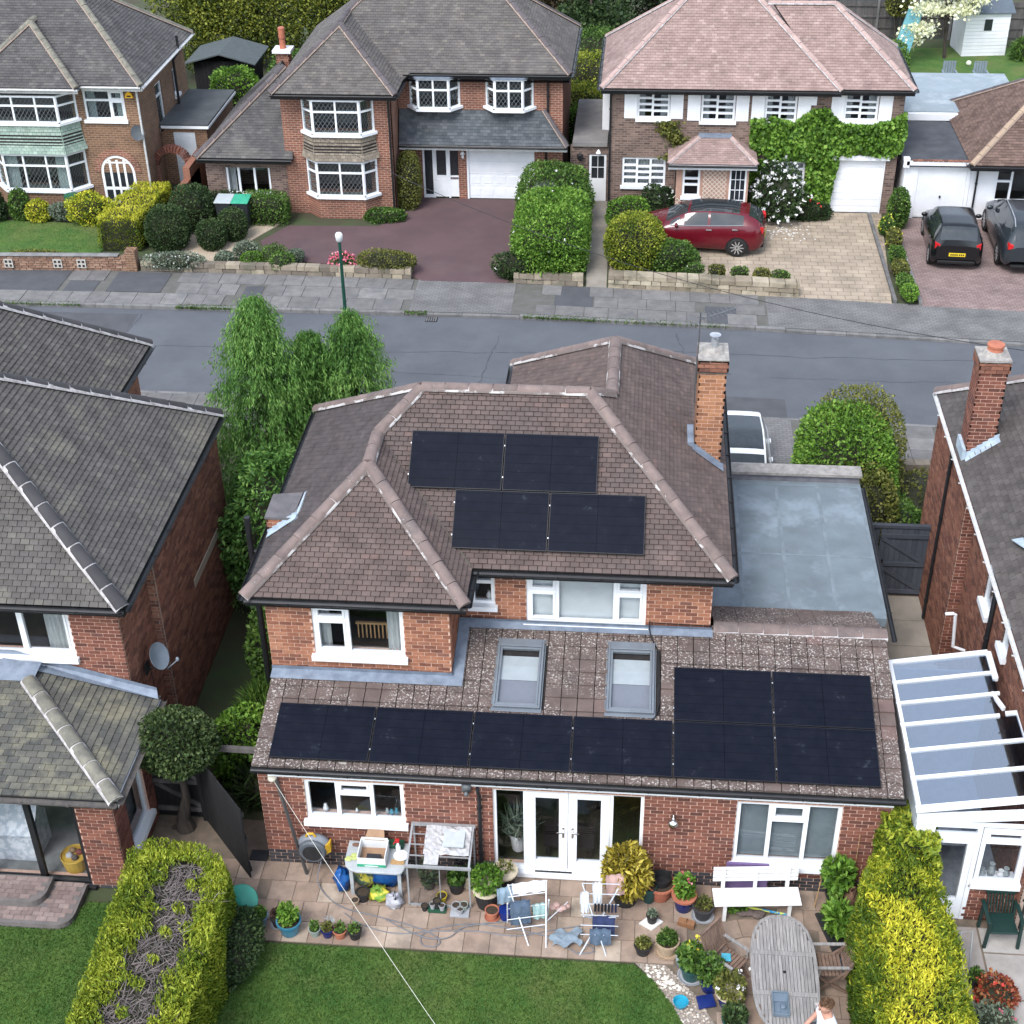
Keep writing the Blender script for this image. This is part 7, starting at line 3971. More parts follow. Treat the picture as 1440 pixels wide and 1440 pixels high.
bush('passage_shrub','dark leafy shrub in the side passage under the eaves','shrub',(-1.05,5.0,.95),(.6,.9,1.1),L_MID,5000,.09,group='shrubs in the side passage')

bush('passage_grass','tuft of long arching grass in the side passage','plant',(-1.0,3.4,.45),(.5,.6,.65),L_MID,1500,.5,aspect=14,upb=1.0,jitter=.5,group='shrubs in the side passage')

bush('passage_shrub','bright green bush behind the clipped ball tree','shrub',(-1.15,2.2,.75),(.6,.6,.85),L_BRI,4500,.09,group='shrubs in the side passage')

bush('passage_grass','dark strappy grass between the ball tree and the house corner','plant',(-.75,1.6,.35),(.4,.45,.5),L_DRK,800,.4,aspect=12,upb=1.0,jitter=.5,group='shrubs in the side passage')

bt=thing('ball_topiary','dark clipped ball tree on a bare trunk by the side gate','tree',(-1.98,.72,0))

m=MB();m.tube([(-2.0,.70,0),(-2.02,.72,.25),(-1.9,.74,.8),(-1.93,.74,1.5),(-1.9,.74,2.0)],[.19,.13,.075,.06,.05],10);m.tube([(-2.05,.72,.1),(-2.25,.66,0)],[.08,.03],6);obj('trunk',m,BARK,bt)

P,D=shell((-1.9,.74,2.12),(.72,.64,.6),9500,2.1,5,.10,.3);leafmesh('crown',P,D,.075,1.7,.7,core=ell_core((-1.9,.74,2.12),(.66,.62,.62),2.1,.8),mats=[leafmat('leaf_holm',[(0,(.016,.03,.010)),(.45,(.035,.06,.017)),(.8,(.065,.095,.03)),(1,(.12,.15,.06))]),COREM],parent=bt)

# lime hedge on the left: spiky walls with a bare, twiggy top

def spiky(name,label,boxes,mat,n,size,cat='hedge',tintf=None,aspect=2.6,core=True,twigs=None,mats2=None):

    """hedge faces filled with upright sprays. boxes: (corner polygon of the plan, z top)"""

    P=[];D=[];T=[]

    for poly,zt,rnd in boxes:

        cx=sum(p[0] for p in poly)/len(poly);cy=sum(p[1] for p in poly)/len(poly)

        per=[math.dist(poly[i],poly[(i+1)%len(poly)]) for i in range(len(poly))]

        xs=[p[0] for p in poly];ys=[p[1] for p in poly]

        area_s=sum(per)*zt;area_t=(max(xs)-min(xs))*(max(ys)-min(ys))*.8

        ns=int(n*area_s/(area_s+area_t));nt_=n-ns

        for k in range(ns):

            i=random.choices(range(len(poly)),per)[0];t=random.random()

            a,b=poly[i],poly[(i+1)%len(poly)]

            x,y=a[0]+(b[0]-a[0])*t,a[1]+(b[1]-a[1])*t

            ox,oy=x-cx,y-cy;l=math.hypot(ox,oy)

            ed=Vector((b[1]-a[1],-(b[0]-a[0]))).normalized()

            if ed.x*ox+ed.y*oy<0:ed=-ed

            z=zt*random.random()**.8

            ins=rnd*max(0,(z/zt-.7)/.3)**2+random.random()**2*.16-.03+.05*math.sin(x*5+z*3)*math.sin(y*4-z*2)

            P.append((x-ed.x*ins,y-ed.y*ins,max(.05,z)));D.append((ed.x*.8,ed.y*.8,.75));T.append(tintf(x,y,z,0) if tintf else random.random())

        k=0

        while k<nt_:

            x,y=random.uniform(min(xs),max(xs)),random.uniform(min(ys),max(ys))

            if not inside(poly,x,y):continue

            if twigs and twigs(x,y):k+=1;continue

            P.append((x,y,zt-random.random()**2*.14+.05*math.sin(x*6)*math.sin(y*5)));D.append((random.gauss(0,.3),random.gauss(0,.3),1));T.append(tintf(x,y,zt,1) if tintf else random.random());k+=1

    cv,cf=[],[]

    for poly,zt,rnd in boxes:

        o=len(cv);m_=len(poly);cx=sum(p[0] for p in poly)/m_;cy=sum(p[1] for p in poly)/m_

        for z,s_ in ((0,.93),(zt*.7,.90),(zt-.16,.78)):

            for x,y in poly:cv.append((cx+(x-cx)*s_,cy+(y-cy)*s_,z))

        for j in range(2):

            for i in range(m_):cf.append((o+j*m_+i,o+j*m_+(i+1)%m_,o+(j+1)*m_+(i+1)%m_,o+(j+1)*m_+i))

        cf.append(tuple(o+2*m_+i for i in range(m_)))

    ob=leafmesh(name,P,D,size,aspect,.45,tint=T,core=(cv,cf),mats=[mat,COREM])

    if label:tag(ob,label,cat)

    return ob

LH=[(-2.2,-1.35),(-1.9,-1.12),(-1.2,-1.08),(-.62,-1.35),(-.38,-1.8),(-.3,-3.0),(-.28,-5.3),(-2.1,-5.3),(-2.14,-3.4)]

L_CAS=leafmat('leaf_lime_cypress',[(0,(.028,.062,.007)),(.3,(.082,.13,.013)),(.65,(.20,.245,.023)),(1,(.34,.37,.045))],nscale=2.2)

def twig_zone(x,y):

    if y>-1.55: return False

    c=-1.13+.05*math.sin(y*1.7);w=.36+.10*math.sin(y*5.3+1)+.07*math.sin(y*13+x*9)

    if math.sin(x*7.3+y*5.1)*math.sin(y*6.7-x*3)>.62: return False

    return abs(x-c)<w+random.gauss(0,.05)

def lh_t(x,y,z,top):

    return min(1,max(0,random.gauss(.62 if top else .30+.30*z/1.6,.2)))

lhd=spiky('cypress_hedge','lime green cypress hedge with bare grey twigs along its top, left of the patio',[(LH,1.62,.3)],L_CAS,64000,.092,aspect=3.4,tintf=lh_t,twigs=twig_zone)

tw=MB();k=0

while k<1500:

    x,y=random.uniform(-2,-.3),random.uniform(-5.2,-1.4)

    if not twig_zone(x,y):continue

    a=random.uniform(0,6.28);l=random.uniform(.12,.34);z=1.36+random.uniform(0,.16)

    q=Vector((x,y,z));e_=q+Vector((math.cos(a)*l,math.sin(a)*l,random.uniform(-.03,.16)))

    tw.tube([q,q.lerp(e_,.5)+Vector((random.gauss(0,.02),random.gauss(0,.02),.015)),e_],[.009,.006,.002],3,cap=False);k+=1

obj('bare_twigs',tw,TWIG,lhd,kind='stuff')

bush('dark_shrub','dark low shrub at the foot of the lime hedge by the lawn','shrub',(-.32,-2.3,.35),(.42,.75,.5),L_DRK,4500,.06)

# gold hedge on the right

RH=[(10.0,-5.2),(9.95,-3.2),(9.98,-1.6),(10.25,-.75),(10.5,-.55),(11.05,-.5),(11.35,-1.0),(11.5,-2.4),(11.45,-5.2)]

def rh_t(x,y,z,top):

    yellow_mid=1.0 if (y<-1.6 and 10.2<x+.12*math.sin(y*3)<11.0) else 0.1  # yellower foliage along the middle of the hedge top, greener at the sides

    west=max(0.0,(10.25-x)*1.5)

    return min(1,max(0,random.gauss((.36+.36*yellow_mid if top else .08+.33*z/1.8)-west*.4,.2)))

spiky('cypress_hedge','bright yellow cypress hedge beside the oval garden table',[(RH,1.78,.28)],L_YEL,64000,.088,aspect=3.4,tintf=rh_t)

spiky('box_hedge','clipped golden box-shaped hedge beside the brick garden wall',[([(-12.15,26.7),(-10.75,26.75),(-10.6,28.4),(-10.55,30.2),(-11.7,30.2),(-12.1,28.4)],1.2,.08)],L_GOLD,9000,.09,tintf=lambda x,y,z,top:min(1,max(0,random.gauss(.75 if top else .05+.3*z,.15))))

RH2=[(10.55,-.6),(10.5,.0),(10.75,.35),(11.1,.3),(11.35,-.1),(11.4,-.75)]

spiky('cypress_hedge','taller lime tuft of cypress at the house end of the yellow hedge',[(RH2,2.05,.25)],L_CAS,8000,.15,aspect=2.8)

bt_=MB()

# street-side hedge by the garage

bush('privet_hedge','big rounded bright green hedge beyond the flat garage roof','hedge',(11.15,12.0,1.35),(1.15,1.5,1.5),L_BRI,17000,.09,e=2.8,amp=.03)

bush('privet_hedge','yellow-topped clipped hedge behind the rounded green one','hedge',(11.55,12.9,1.3),(1.08,1.35,1.56),L_OLV,9000,.07,e=2.8,amp=.02)

bush('garden_shrub','dull green shrub in front of the big rounded hedge','shrub',(11.3,10.5,1.0),(1.0,.8,1.25),L_OLV,6000,.09,amp=.1)

bush('garden_shrub','dark shrub between the driveway gate and the right neighbour','shrub',(12.2,10.7,.6),(.7,.9,.75),L_MID,3500,.09,amp=.15)

bush('garden_shrub','sparse yellowish weeds by the front wall of the right neighbour','plant',(13.2,12.6,.3),(.9,1.2,.4),L_OLV,1500,.1,amp=.2)

stone_wall('garden_wall','low rough wall at the street front of the right neighbour',12.4,15.5, lambda x:13.7,.55,.3,8)

# ------------------------------------------------------------------ cars

TYRE=M('tyre_rubber',(.014,.014,.015),(.02,.02,.02),rough=.8)

RIM=M('alloy_rim',(.55,.56,.58),(.48,.49,.5),rough=.3,metal=.7)

CARGL=M('car_glass',(.02,.026,.030),(.03,.036,.04),rough=.06,spec=.6)

TRIM=M('car_trim',(.012,.012,.013),rough=.5)

TAILR=M('tail_light_red',(.45,.012,.015),(.5,.02,.02),rough=.15)

PLATE=M('number_plate_yellow',(.72,.52,.03),(.7,.5,.03),rough=.5)

def car(name,label,paint,loc,rz,L,W,Hh,prof,gl,wb,wr,glroof=False,plate=None,rails=False,rimr=.62,chrome=False):

    """lofted car. prof rows: (x, z_low, half width, z_belt, half width at belt, z_top, half width at top); gl = (rear window x0,x1, side glass x0,x1, windscreen x0,x1)"""

    t=thing(name,label,'car',loc,rz)

    K=np.array(prof,float)

    xs=np.linspace(K[0,0],K[-1,0],57)

    def sm(c):

        v=np.interp(xs,K[:,0],K[:,c])

        for _ in range(2):

            v[1:-1]=(v[:-2]+2*v[1:-1]+v[2:])/4

        return v

    zl,hw,zb_,wb_,zt,wt=[sm(c) for c in range(1,7)]

    rows=[]

    for i,x in enumerate(xs):

        h=zb_[i]-zl[i]

        half=[(hw[i]*.88,zl[i]),(hw[i]*.985,zl[i]+.10*h),(hw[i],zl[i]+.38*h),(hw[i]*.995,zl[i]+.62*h),(hw[i]*.975,zl[i]+.86*h),(wb_[i],zb_[i]),(wb_[i]*.5+wt[i]*.5+.01,zb_[i]*.5+(zt[i]-.03)*.5),(wt[i],zt[i]-.035),(wt[i]*.93,zt[i]-.008),(wt[i]*.6,zt[i]+.008),(0,zt[i]+.014)]

        rows.append([(x,y,z) for y,z in half]+[(x,-y,z) for y,z in half[-2::-1]])

    m=MB();n=len(rows[0])

    V=[p for r in rows for p in r];Fp,Fg=[],[]

    for i in range(len(rows)-1):

        xm=(xs[i]+xs[i+1])/2

        tall=(zt[i]+zt[i+1])/2-(zb_[i]+zb_[i+1])/2>.10

        for k in range(n-1):

            f=(i*n+k,i*n+k+1,(i+1)*n+k+1,(i+1)*n+k)

            ks=min(k,n-2-k)

            g_=False

            if tall and ks in (5,6) and gl[2]<xm<gl[3] and not any(abs(xm-p)<.05 for p in gl[6]):g_=True

            if ks in (7,8,9) and (gl[0]<xm<gl[1] or gl[4]<xm<gl[5]) and ks!=7:g_=True

            if glroof and ks in (8,9) and gl[1]+glroof<xm<gl[4]-.12:g_=True

            (Fg if g_ else Fp).append(f)

    m.add(V,Fp,0,0);m.add(V,Fg,1,0)

    m.face(rows[0][::-1],0);m.face(rows[-1],0)

    b=obj('body',m,[paint,CARGL],t,W=False,smooth=True)

    es=b.modifiers.new('edge','EDGE_SPLIT');es.split_angle=R(50)

    m=MB()

    for x in wb:

        for s in (1,-1):

            c=np.interp(x,K[:,0],K[:,2]);A_=[(x+(wr+.065)*math.cos(a),s*(c+.004),.30+(wr+.065)*math.sin(a)) for a in [math.pi*(-.12+1.24*j/14) for j in range(15)]]

            m.face(A_ if s<0 else A_[::-1])

    obj('wheel_arch',m,TRIM,t,W=False)

    for x in wb:

        for s in (1,-1):

            c=float(np.interp(x,K[:,0],K[:,2]));w=MB();seg=22;rr2=[]

            for rad,off in ((wr*.7,.0),(wr*.97,.004),(wr,-.03),(wr,-.17),(wr*.95,-.2),(wr*.5,-.2)):

                rr2.append([(x+rad*math.cos(a),s*(c+.012+off),wr+rad*math.sin(a)) for a in [6.2832*j/seg for j in range(seg)]])

            w.grid(rr2,closed=True);wo=obj('wheel',w,TYRE,t,W=False,smooth=True)

            q=MB();q.grid([[(x+rad*math.cos(a),s*(c+off),wr+rad*math.sin(a)) for a in [6.2832*j/seg for j in range(seg)]] for rad,off in ((wr*.72,.014),(wr*.66,.008),(wr*.64,-.05),(.0,-.05))],closed=True,mi=1)

            for j in range(10):

                a=6.2832*j/10;ca,sa=math.cos(a),math.sin(a)

                q.bar((x+.03*ca,s*(c-.002),wr+.03*sa),(x+wr*.68*ca,s*(c+.004),wr+wr*.68*sa),.035,.02,up=(0,s,0),mi=0)

            q.lathe([(.06,0),(.05,.02)],(0,0,0),8) if False else None

            obj('rim',q,[RIM,TRIM],wo,W=False)

    for s in (1,-1):

        q=MB();xm_=gl[3]-.25;c=float(np.interp(xm_,K[:,0],K[:,4]));z=float(np.interp(xm_,K[:,0],K[:,3]));q.ell((xm_+.02,s*(c+.13),z+.06),(.06,.11,.075),10,6);obj('door_mirror',q,paint,t,W=False,smooth=True)

        for xd in gl[6][:1]+[gl[6][0]-.85]:

            q=MB();c=float(np.interp(xd,K[:,0],K[:,2]));z=float(np.interp(xd,K[:,0],K[:,3]));q.box(xd-.1,xd+.08,s*c-.015,s*c+.015,z-.13,z-.10);obj('door_handle',q,RIM if chrome else paint,t,W=False)

    xr=K[0,0]

    for s in (1,-1):

        q=MB();zt_=gl[7];c=float(np.interp(xr+.1,K[:,0],K[:,2]));q.prism([(xr+.04,s*(c-.08),zt_-.12),(xr+.04,s*(c-.08),zt_+.11),(xr+.0,s*(c-.24),zt_+.05),(xr-.0,s*(c-.22),zt_-.08)],(.12,s*.03,0));obj('tail_light',q,TAILR,t,W=False,bevel=.015)

        q=MB();xf=K[-1,0];c=float(np.interp(xf-.15,K[:,0],K[:,2]));q.ell((xf-.14,s*(c-.24),.68),(.14,.2,.075),10,6);obj('headlight',q,M('headlight_glass',(.6,.62,.65),(.5,.52,.55),rough=.1),t,W=False,smooth=True)

    if plate:

        q=MB();q.box(xr-.03,xr-.014,-.26,.26,plate-.056,plate+.056);po_=obj('number_plate',q,PLATE,t,W=False)

        q=MB()

        for j in range(7):

            y0_=.21-j*.062-(.02 if j>3 else 0);q.box(xr-.034,xr-.03,y0_-.042,y0_,plate-.03,plate+.03)

        obj('plate_characters',q,TRIM,po_,W=False)

    q=MB();q.box(xr-.008,xr+.3,-float(K[0,2])*.9,float(K[0,2])*.9,.24,.36);obj('bumper_trim',q,TRIM,t,W=False,bevel=.03)

    if rails:

        for s in (1,-1):

            q=MB();pts=[(x,s*(float(np.interp(x,K[:,0],K[:,6]))-.03),float(np.interp(x,K[:,0],K[:,5]))+.05) for x in np.linspace(gl[1]-.1,gl[4]-.1,8)];pts[0]=(pts[0][0],pts[0][1],pts[0][2]-.06);pts[-1]=(pts[-1][0],pts[-1][1],pts[-1][2]-.06);q.tube(pts,.018,6);obj('roof_rail',q,RIM,t,W=False)

    if chrome:

        for s in (1,-1):

            q=MB();q.tube([(x,s*(float(np.interp(x,K[:,0],K[:,4]))+.008),float(np.interp(x,K[:,0],K[:,3]))+.005) for x in np.linspace(gl[2],gl[3],12)],.014,5);obj('window_trim',q,RIM,t,W=False)

    return t

PRED=M('paint_dark_red',(.11,.005,.012),(.095,.004,.010),rough=.25,coat=.35,spec=.4)

PBLK=M('paint_black',(.004,.005,.006),(.005,.006,.007),rough=.22,coat=.35,spec=.4)

PGRY=M('paint_grey',(.022,.028,.034),(.02,.026,.031),rough=.25,coat=.35,spec=.4)

PWHT=M('paint_white',(.78,.79,.8),(.74,.75,.77),rough=.25,coat=.6)

car('parked_car','dark red hatchback parked across the sett-paved drive',PRED,(8.1,28.46,0),math.pi-.10,4.37,1.8,1.44,

    [(-2.17,.42,.62,.80,.55,.84,.52),(-2.1,.30,.78,.98,.70,1.02,.62),(-1.95,.22,.87,1.08,.76,1.20,.60),(-1.6,.2,.9,1.09,.80,1.35,.58),(-1.0,.19,.9,1.05,.82,1.42,.60),(-.2,.19,.9,1.0,.82,1.43,.61),(.35,.19,.9,.97,.81,1.36,.58),(.75,.19,.9,.95,.80,1.18,.62),(1.12,.2,.9,.94,.76,.985,.70),(1.6,.22,.88,.83,.66,.86,.55),(2.0,.26,.78,.72,.5,.74,.4),(2.18,.34,.58,.6,.38,.62,.3)],

    (-2.06,-1.62,-1.5,.95,.40,1.08,[-.35,.55],.92),(-1.32,1.33),.325,glroof=.3,chrome=True,plate=.55)

car('parked_car','small black hatchback seen from behind on the mauve drive',PBLK,(16.42,28.45,0),math.pi/2-.06,3.54,1.64,1.49,

    [(-1.77,.40,.66,.82,.62,.86,.58),(-1.72,.26,.78,1.0,.72,1.04,.66),(-1.6,.22,.82,1.02,.75,1.30,.60),(-1.4,.2,.82,1.0,.76,1.45,.57),(-.7,.19,.82,.96,.76,1.49,.58),(.1,.19,.82,.93,.76,1.47,.57),(.55,.19,.82,.92,.75,1.28,.58),(.98,.2,.82,.93,.70,.97,.62),(1.4,.24,.78,.84,.6,.88,.5),(1.68,.3,.68,.7,.45,.73,.38),(1.77,.4,.5,.6,.36,.62,.3)],

    (-1.70,-1.44,-1.5,.80,.25,.93,[-.15,.6],.86),(-1.2,1.2),.30,plate=.58)

car('parked_car','dark grey estate with roof rails cut by the right edge',PGRY,(18.72,28.75,0),math.pi/2-.03,4.65,1.9,1.65,

    [(-2.32,.48,.74,.92,.68,.96,.62),(-2.26,.32,.88,1.1,.80,1.14,.72),(-2.05,.28,.94,1.12,.84,1.42,.66),(-1.75,.26,.95,1.1,.86,1.58,.64),(-1.0,.25,.95,1.06,.86,1.65,.66),(.0,.25,.95,1.03,.86,1.64,.66),(.55,.25,.95,1.02,.85,1.45,.66),(1.1,.26,.95,1.04,.80,1.08,.72),(1.7,.28,.92,.95,.7,.98,.6),(2.15,.34,.82,.8,.55,.83,.45),(2.32,.42,.62,.68,.42,.7,.35)],

    (-2.2,-1.8,-1.95,.95,.3,1.05,[-.4,.6],.98),(-1.38,1.42),.36,rails=True,plate=.82)

car('parked_car','white car with a dark glass roof on the drive behind the garage',PWHT,(8.68,12.95,0),-math.pi/2,4.1,1.8,1.55,

    [(-2.05,.42,.64,.86,.6,.9,.55),(-1.98,.3,.82,1.0,.74,1.04,.68),(-1.8,.24,.88,1.03,.78,1.34,.62),(-1.5,.22,.9,1.0,.82,1.52,.62),(-.5,.2,.9,.96,.82,1.56,.66),(.3,.2,.9,.94,.82,1.5,.66),(.8,.2,.9,.93,.8,1.24,.68),(1.25,.22,.9,.95,.76,.99,.7),(1.7,.26,.85,.86,.62,.9,.52),(1.95,.32,.74,.74,.48,.76,.4),(2.05,.4,.55,.62,.38,.64,.3)],

    (-1.95,-1.55,-1.7,1.05,.42,1.22,[-.3,.7],.9),(-1.25,1.28),.32,glroof=.28)

# ------------------------------------------------------------------ street lamp and wires

GRNP=M('lamp_green',(.015,.07,.05),(.012,.055,.04),rough=.4)

lp=thing('street_lamp','green street lamp post on the near pavement with a white head','street lamp',(-1.64,16.6,0))

m=MB();m.tube([(-1.64,16.6,0),(-1.64,16.6,1.2)],.075,10);m.tube([(-1.64,16.6,1.2),(-1.64,16.6,4.95)],[.055,.04],10);obj('post',m,GRNP,lp,smooth=False)

m=MB();m.lathe([(.05,0),(.085,.05),(.10,.2),(.07,.25),(.0,.27)],(-1.64,16.6,4.95),14);obj('lamp_head',m,M('lamp_white',(.66,.67,.66),(.55,.56,.56),rough=.4),lp,smooth=True)

wr_=MB();pts=[Vector((-3.2,22.5,5.6)).lerp(Vector((14.5,11.0,5.2)),k/24)-Vector((0,0,.9*4*(k/24)*(1-k/24))) for k in range(25)]

wr_.tube(pts,.009,4);tag(obj('overhead_cable',wr_,BLACKP),'thin black telephone cable crossing above the road','cable')

m=MB();m.box(-.42,-.05,22.28,22.62,-.112,-.098)

gy=obj('gully_frame',m,TRIM);tag(gy,'cast iron gully grate in the far gutter','drain')

for k in range(5):

    q=MB();q.box(-.40+k*.07,-.365+k*.07,22.3,22.6,-.0985,-.094);obj('bar',q,KERB,gy)

# bins beside the low wing

for x,lm,lb in ((-8.35,'pale_lid','grey wheelie bin with a pale lid under the low wing window'),(-7.75,'green_lid','wheelie bin with a bright green lid under the low wing window')):

    t=thing('wheelie_bin',lb,'bin',(x,29.15,0),0,'bins in the gravel garden');m=MB();m.add([(-.22,-.25,0),(.22,-.25,0),(.22,.25,0),(-.22,.25,0),(-.28,-.32,.95),(.28,-.32,.95),(.28,.32,.95),(-.28,.32,.95)],[(0,3,2,1),(4,5,6,7),(0,1,5,4),(1,2,6,5),(2,3,7,6),(3,0,4,7)]);obj('body',m,M('bin_dark',(.03,.035,.04),rough=.5),t,W=False,bevel=.03)

    m=MB();m.prism([(-.3,-.36,.96),(.3,-.36,.96),(.3,.34,1.02),(-.3,.34,1.02)],(0,0,.05));obj('lid',m,M(lm,*(((.4,.44,.45),(.36,.4,.41)) if lm=='pale_lid' else ((.05,.36,.22),(.04,.3,.19))),rough=.4),t,W=False,bevel=.02)

m=MB();m.lathe([(.24,0),(.26,.5),(.25,.75),(.0,.78)],(-14.15,29.9,0),14);tag(obj('water_butt',m,M('butt_green',(.02,.10,.05),(.016,.08,.04),rough=.5),smooth=False),'dark green water butt beside the arched white door','water butt')

# ------------------------------------------------------------------ things on the patio

TERRA=M('terracotta',(.42,.15,.085));BLKPOT=M('black_pot',(.016,.016,.018),(.025,.025,.026),rough=.55);BLUEG=M('cobalt_glaze',(.008,.016,.095),(.012,.025,.13),rough=.2);TURQ=M('turquoise_glaze',(.05,.19,.27),(.035,.145,.22),rough=.3)

SLATEB=M('slate_blue_glaze',(.12,.19,.27),(.09,.14,.2),rough=.3);GRNG=M('green_glaze',(.015,.05,.05),(.02,.07,.065),rough=.3);GRYP=M('grey_plastic',(.33,.34,.36),(.28,.29,.31),rough=.5);CRMG=M('cream_glaze',(.55,.48,.36),(.45,.39,.29),rough=.5);WICK=M('woven_stone',(.42,.32,.22),(.3,.22,.15),scale=40,rough=.9,bump=.5);COMP=M('compost',(.035,.025,.018),(.06,.045,.03),scale=30,rough=1,bump=.5)

def pot(name,label,x,y,r,h,mat,plant=None,rim=True,seg=18,group='potted plants on the patio',cat='plant pot',square=False,saucer=None):

    t=thing(name,label,cat,(x,y,.01),0,group)

    b=MB()

    prof=[(r*.72,0),(r*.86,h*.5),(r*.94,h*.86),(r*1.06,h*.87) if rim else (r,h*.87),(r*1.06 if rim else r,h),(r*.92,h),(r*.9,h*.86),(0,h*.86)]

    b.lathe(prof,seg=4 if square else seg);obj('pot',b,mat,t,W=False,smooth=False)

    s_=MB();s_.lathe([(r*.91,h*.87),(0,h*.9)],seg=seg);obj('compost',s_,COMP,t,W=False)

    if saucer:q=MB();q.lathe([(r*.9,0),(r*1.15,.035),(r*1.1,.035),(r*.9,.012)],(0,0,-.008),seg);obj('saucer',q,saucer,t,W=False)

    if plant:

        mt,pr_,ph,n,sz,kw=plant

        kw=dict(kw);fl_=kw.pop('flowers',None);dz=kw.pop('dz',0)

        c=(x,y,h+ph*.8+dz);P,D=shell(c,(pr_,pr_,ph),n,kw.get('e',2.2),int(x*77)%999,kw.get('amp',.15),.5,0,.02)

        D=D+np.array([0,0,kw.get('upb',.2)])

        leafmesh('plant',P,D,sz,kw.get('aspect',2),kw.get('jitter',.7),mats=[mt],parent=t,droop=kw.get('droop',0))

        if fl_:

            P2=np.array([(x+random.gauss(0,pr_*.6),y+random.gauss(0,pr_*.6),h+ph*random.uniform(1.2,1.9)) for _ in range(fl_[1])]);P2=np.repeat(P2,6,0)+rng.normal(0,fl_[2]*.35,(len(P2)*6,3));leafmesh('blossom',P2,np.tile([0,0,.5],(len(P2),1)),fl_[2],1.2,.9,mats=[fl_[0]],parent=t)

    return t

pot('plant_pot','bright lime leafed shrub in a dark cream-rimmed pot right of the cold frame',3.82,-.72,.24,.42,BLKPOT,(L_BRI,.27,.25,700,.09,{}),saucer=None);q=MB();q.lathe([(.235,.0),(.262,.01),(.262,.05),(.235,.05)],(3.82,-.72,.4),20);obj('rim',q,CRMG,bpy.data.objects['plant_pot'])

pot('plant_pot','dark pot with a pale rim and twiggy plant left of the french doors',4.1,-.30,.22,.40,BLKPOT,(L_OLV,.15,.12,120,.07,{}),saucer=None);q=MB();q.lathe([(.215,0),(.24,.01),(.24,.045),(.215,.045)],(4.1,-.3,.385),20);obj('rim',q,CRMG,bpy.data.objects['plant_pot.001'])

pot('plant_pot','empty terracotta pot left of the first clothes airer',3.94,-1.02,.12,.2,TERRA,saucer=TERRA)

pot('golden_conifer','bushy golden conifer in a black pot by the french doors',6.25,-.46,.27,.36,BLKPOT,(leafmat('leaf_golden_conifer',[(0,(.07,.06,.008)),(.4,(.19,.15,.016)),(.75,(.33,.26,.03)),(1,(.45,.38,.08))]),.40,.48,2600,.13,{'aspect':3,'droop':.5,'amp':.12}))

pot('plant_pot','dark green jar-shaped pot beside the golden conifer',6.66,-.42,.14,.36,GRNG,rim=False)

pot('plant_pot','terracotta pot holding a smaller black pot against the wall',6.86,-.30,.25,.33,TERRA);q=MB();q.lathe([(.12,.2),(.17,.45),(.16,.45),(.14,.3),(0,.3)],(6.88,-.28,.02),16);obj('inner_pot',q,BLKPOT,bpy.data.objects['plant_pot.004'])

pot('plant_pot','cobalt blue pot with a tall green plant and pink flower',7.27,-.55,.2,.33,BLUEG,(L_BRI,.17,.28,520,.1,{'flowers':(FPNK,2,.07)}));q=MB();q.lathe([(.2,0),(.225,.01),(.225,.05),(.2,.05)],(7.27,-.55,.3),18);obj('rim',q,TERRA,bpy.data.objects['plant_pot.005'])

pot('plant_pot','dark grey pot with a wilted plant left of the white bench',7.6,-.72,.18,.27,M('charcoal_pot',(.05,.052,.058),rough=.5),(L_OLV,.13,.1,150,.07,{}),saucer=GRYP)

pot('plant_pot','small black square pot with a rosette in front of the pebbles',6.57,-1.58,.15,.2,BLKPOT,(L_OLV,.13,.07,260,.06,{}))

pot('plant_pot','woven pale stone pot of grassy leaves near the lawn corner',6.98,-1.52,.2,.28,WICK,(L_MID,.17,.1,420,.08,{'aspect':3}),saucer=WICK)

pot('plant_pot','green glazed pot of broad leaves at the front of the pot cluster',7.38,-2.02,.2,.3,GRNG,(L_MID,.24,.24,700,.12,{'flowers':(FYEL,3,.06)}),saucer=GRYP)

pot('plant_pot','dark blue square pot of shrubby leaves in the pot cluster',7.68,-2.24,.19,.3,BLUEG,(L_MID,.24,.26,700,.08,{}))

pot('plant_pot','blue pot with white flowers nearest the oval table',7.98,-2.52,.21,.3,BLUEG,(L_OLV,.26,.2,750,.08,{'flowers':(FWHT,5,.05)}));q=MB();q.lathe([(.21,0),(.235,.01),(.235,.045),(.21,.045)],(7.98,-2.52,.28),18);obj('rim',q,CRMG,bpy.data.objects['plant_pot.011'])

pot('plant_pot','pot of dark leaves at the bottom edge beside the gravel',8.05,-3.0,.2,.25,GRNG,(L_DRK,.22,.12,400,.09,{}))

pot('plant_pot','slate blue pot beside the green disc at the hedge',-.08,-1.45,.15,.22,SLATEB,(L_MID,.13,.1,260,.07,{}))

pot('plant_pot','dark pot with purple leaves behind the turquoise pot',.24,-1.45,.13,.22,BLKPOT,(leafmat('leaf_purple',[(0,(.03,.02,.018)),(1,(.1,.06,.05))]),.1,.1,160,.07,{}),saucer=GRYP)

pot('plant_pot','large turquoise pot with a leafy green plant near the lawn',.47,-1.58,.21,.29,TURQ,(L_BRI,.17,.2,520,.08,{}))

for i_,(x,r_,h_,mt,lb) in enumerate(((.92,.1,.16,M('sage_pot',(.3,.36,.32),rough=.6),'small sage pot, first of four at the lawn edge'),(1.14,.11,.17,BLUEG,'small cobalt pot, second of four at the lawn edge'),(1.36,.12,.17,TERRA,'small terracotta pot, third of four at the lawn edge'),(1.62,.12,.18,BLKPOT,'small black pot, last of four at the lawn edge'))):

    pot('small_pot',lb,x,-1.62,r_,h_,mt,(L_MID if i_!=1 else L_OLV,r_*.85,.09,130,.06,{}),group='small pots at the lawn edge')

q=MB()

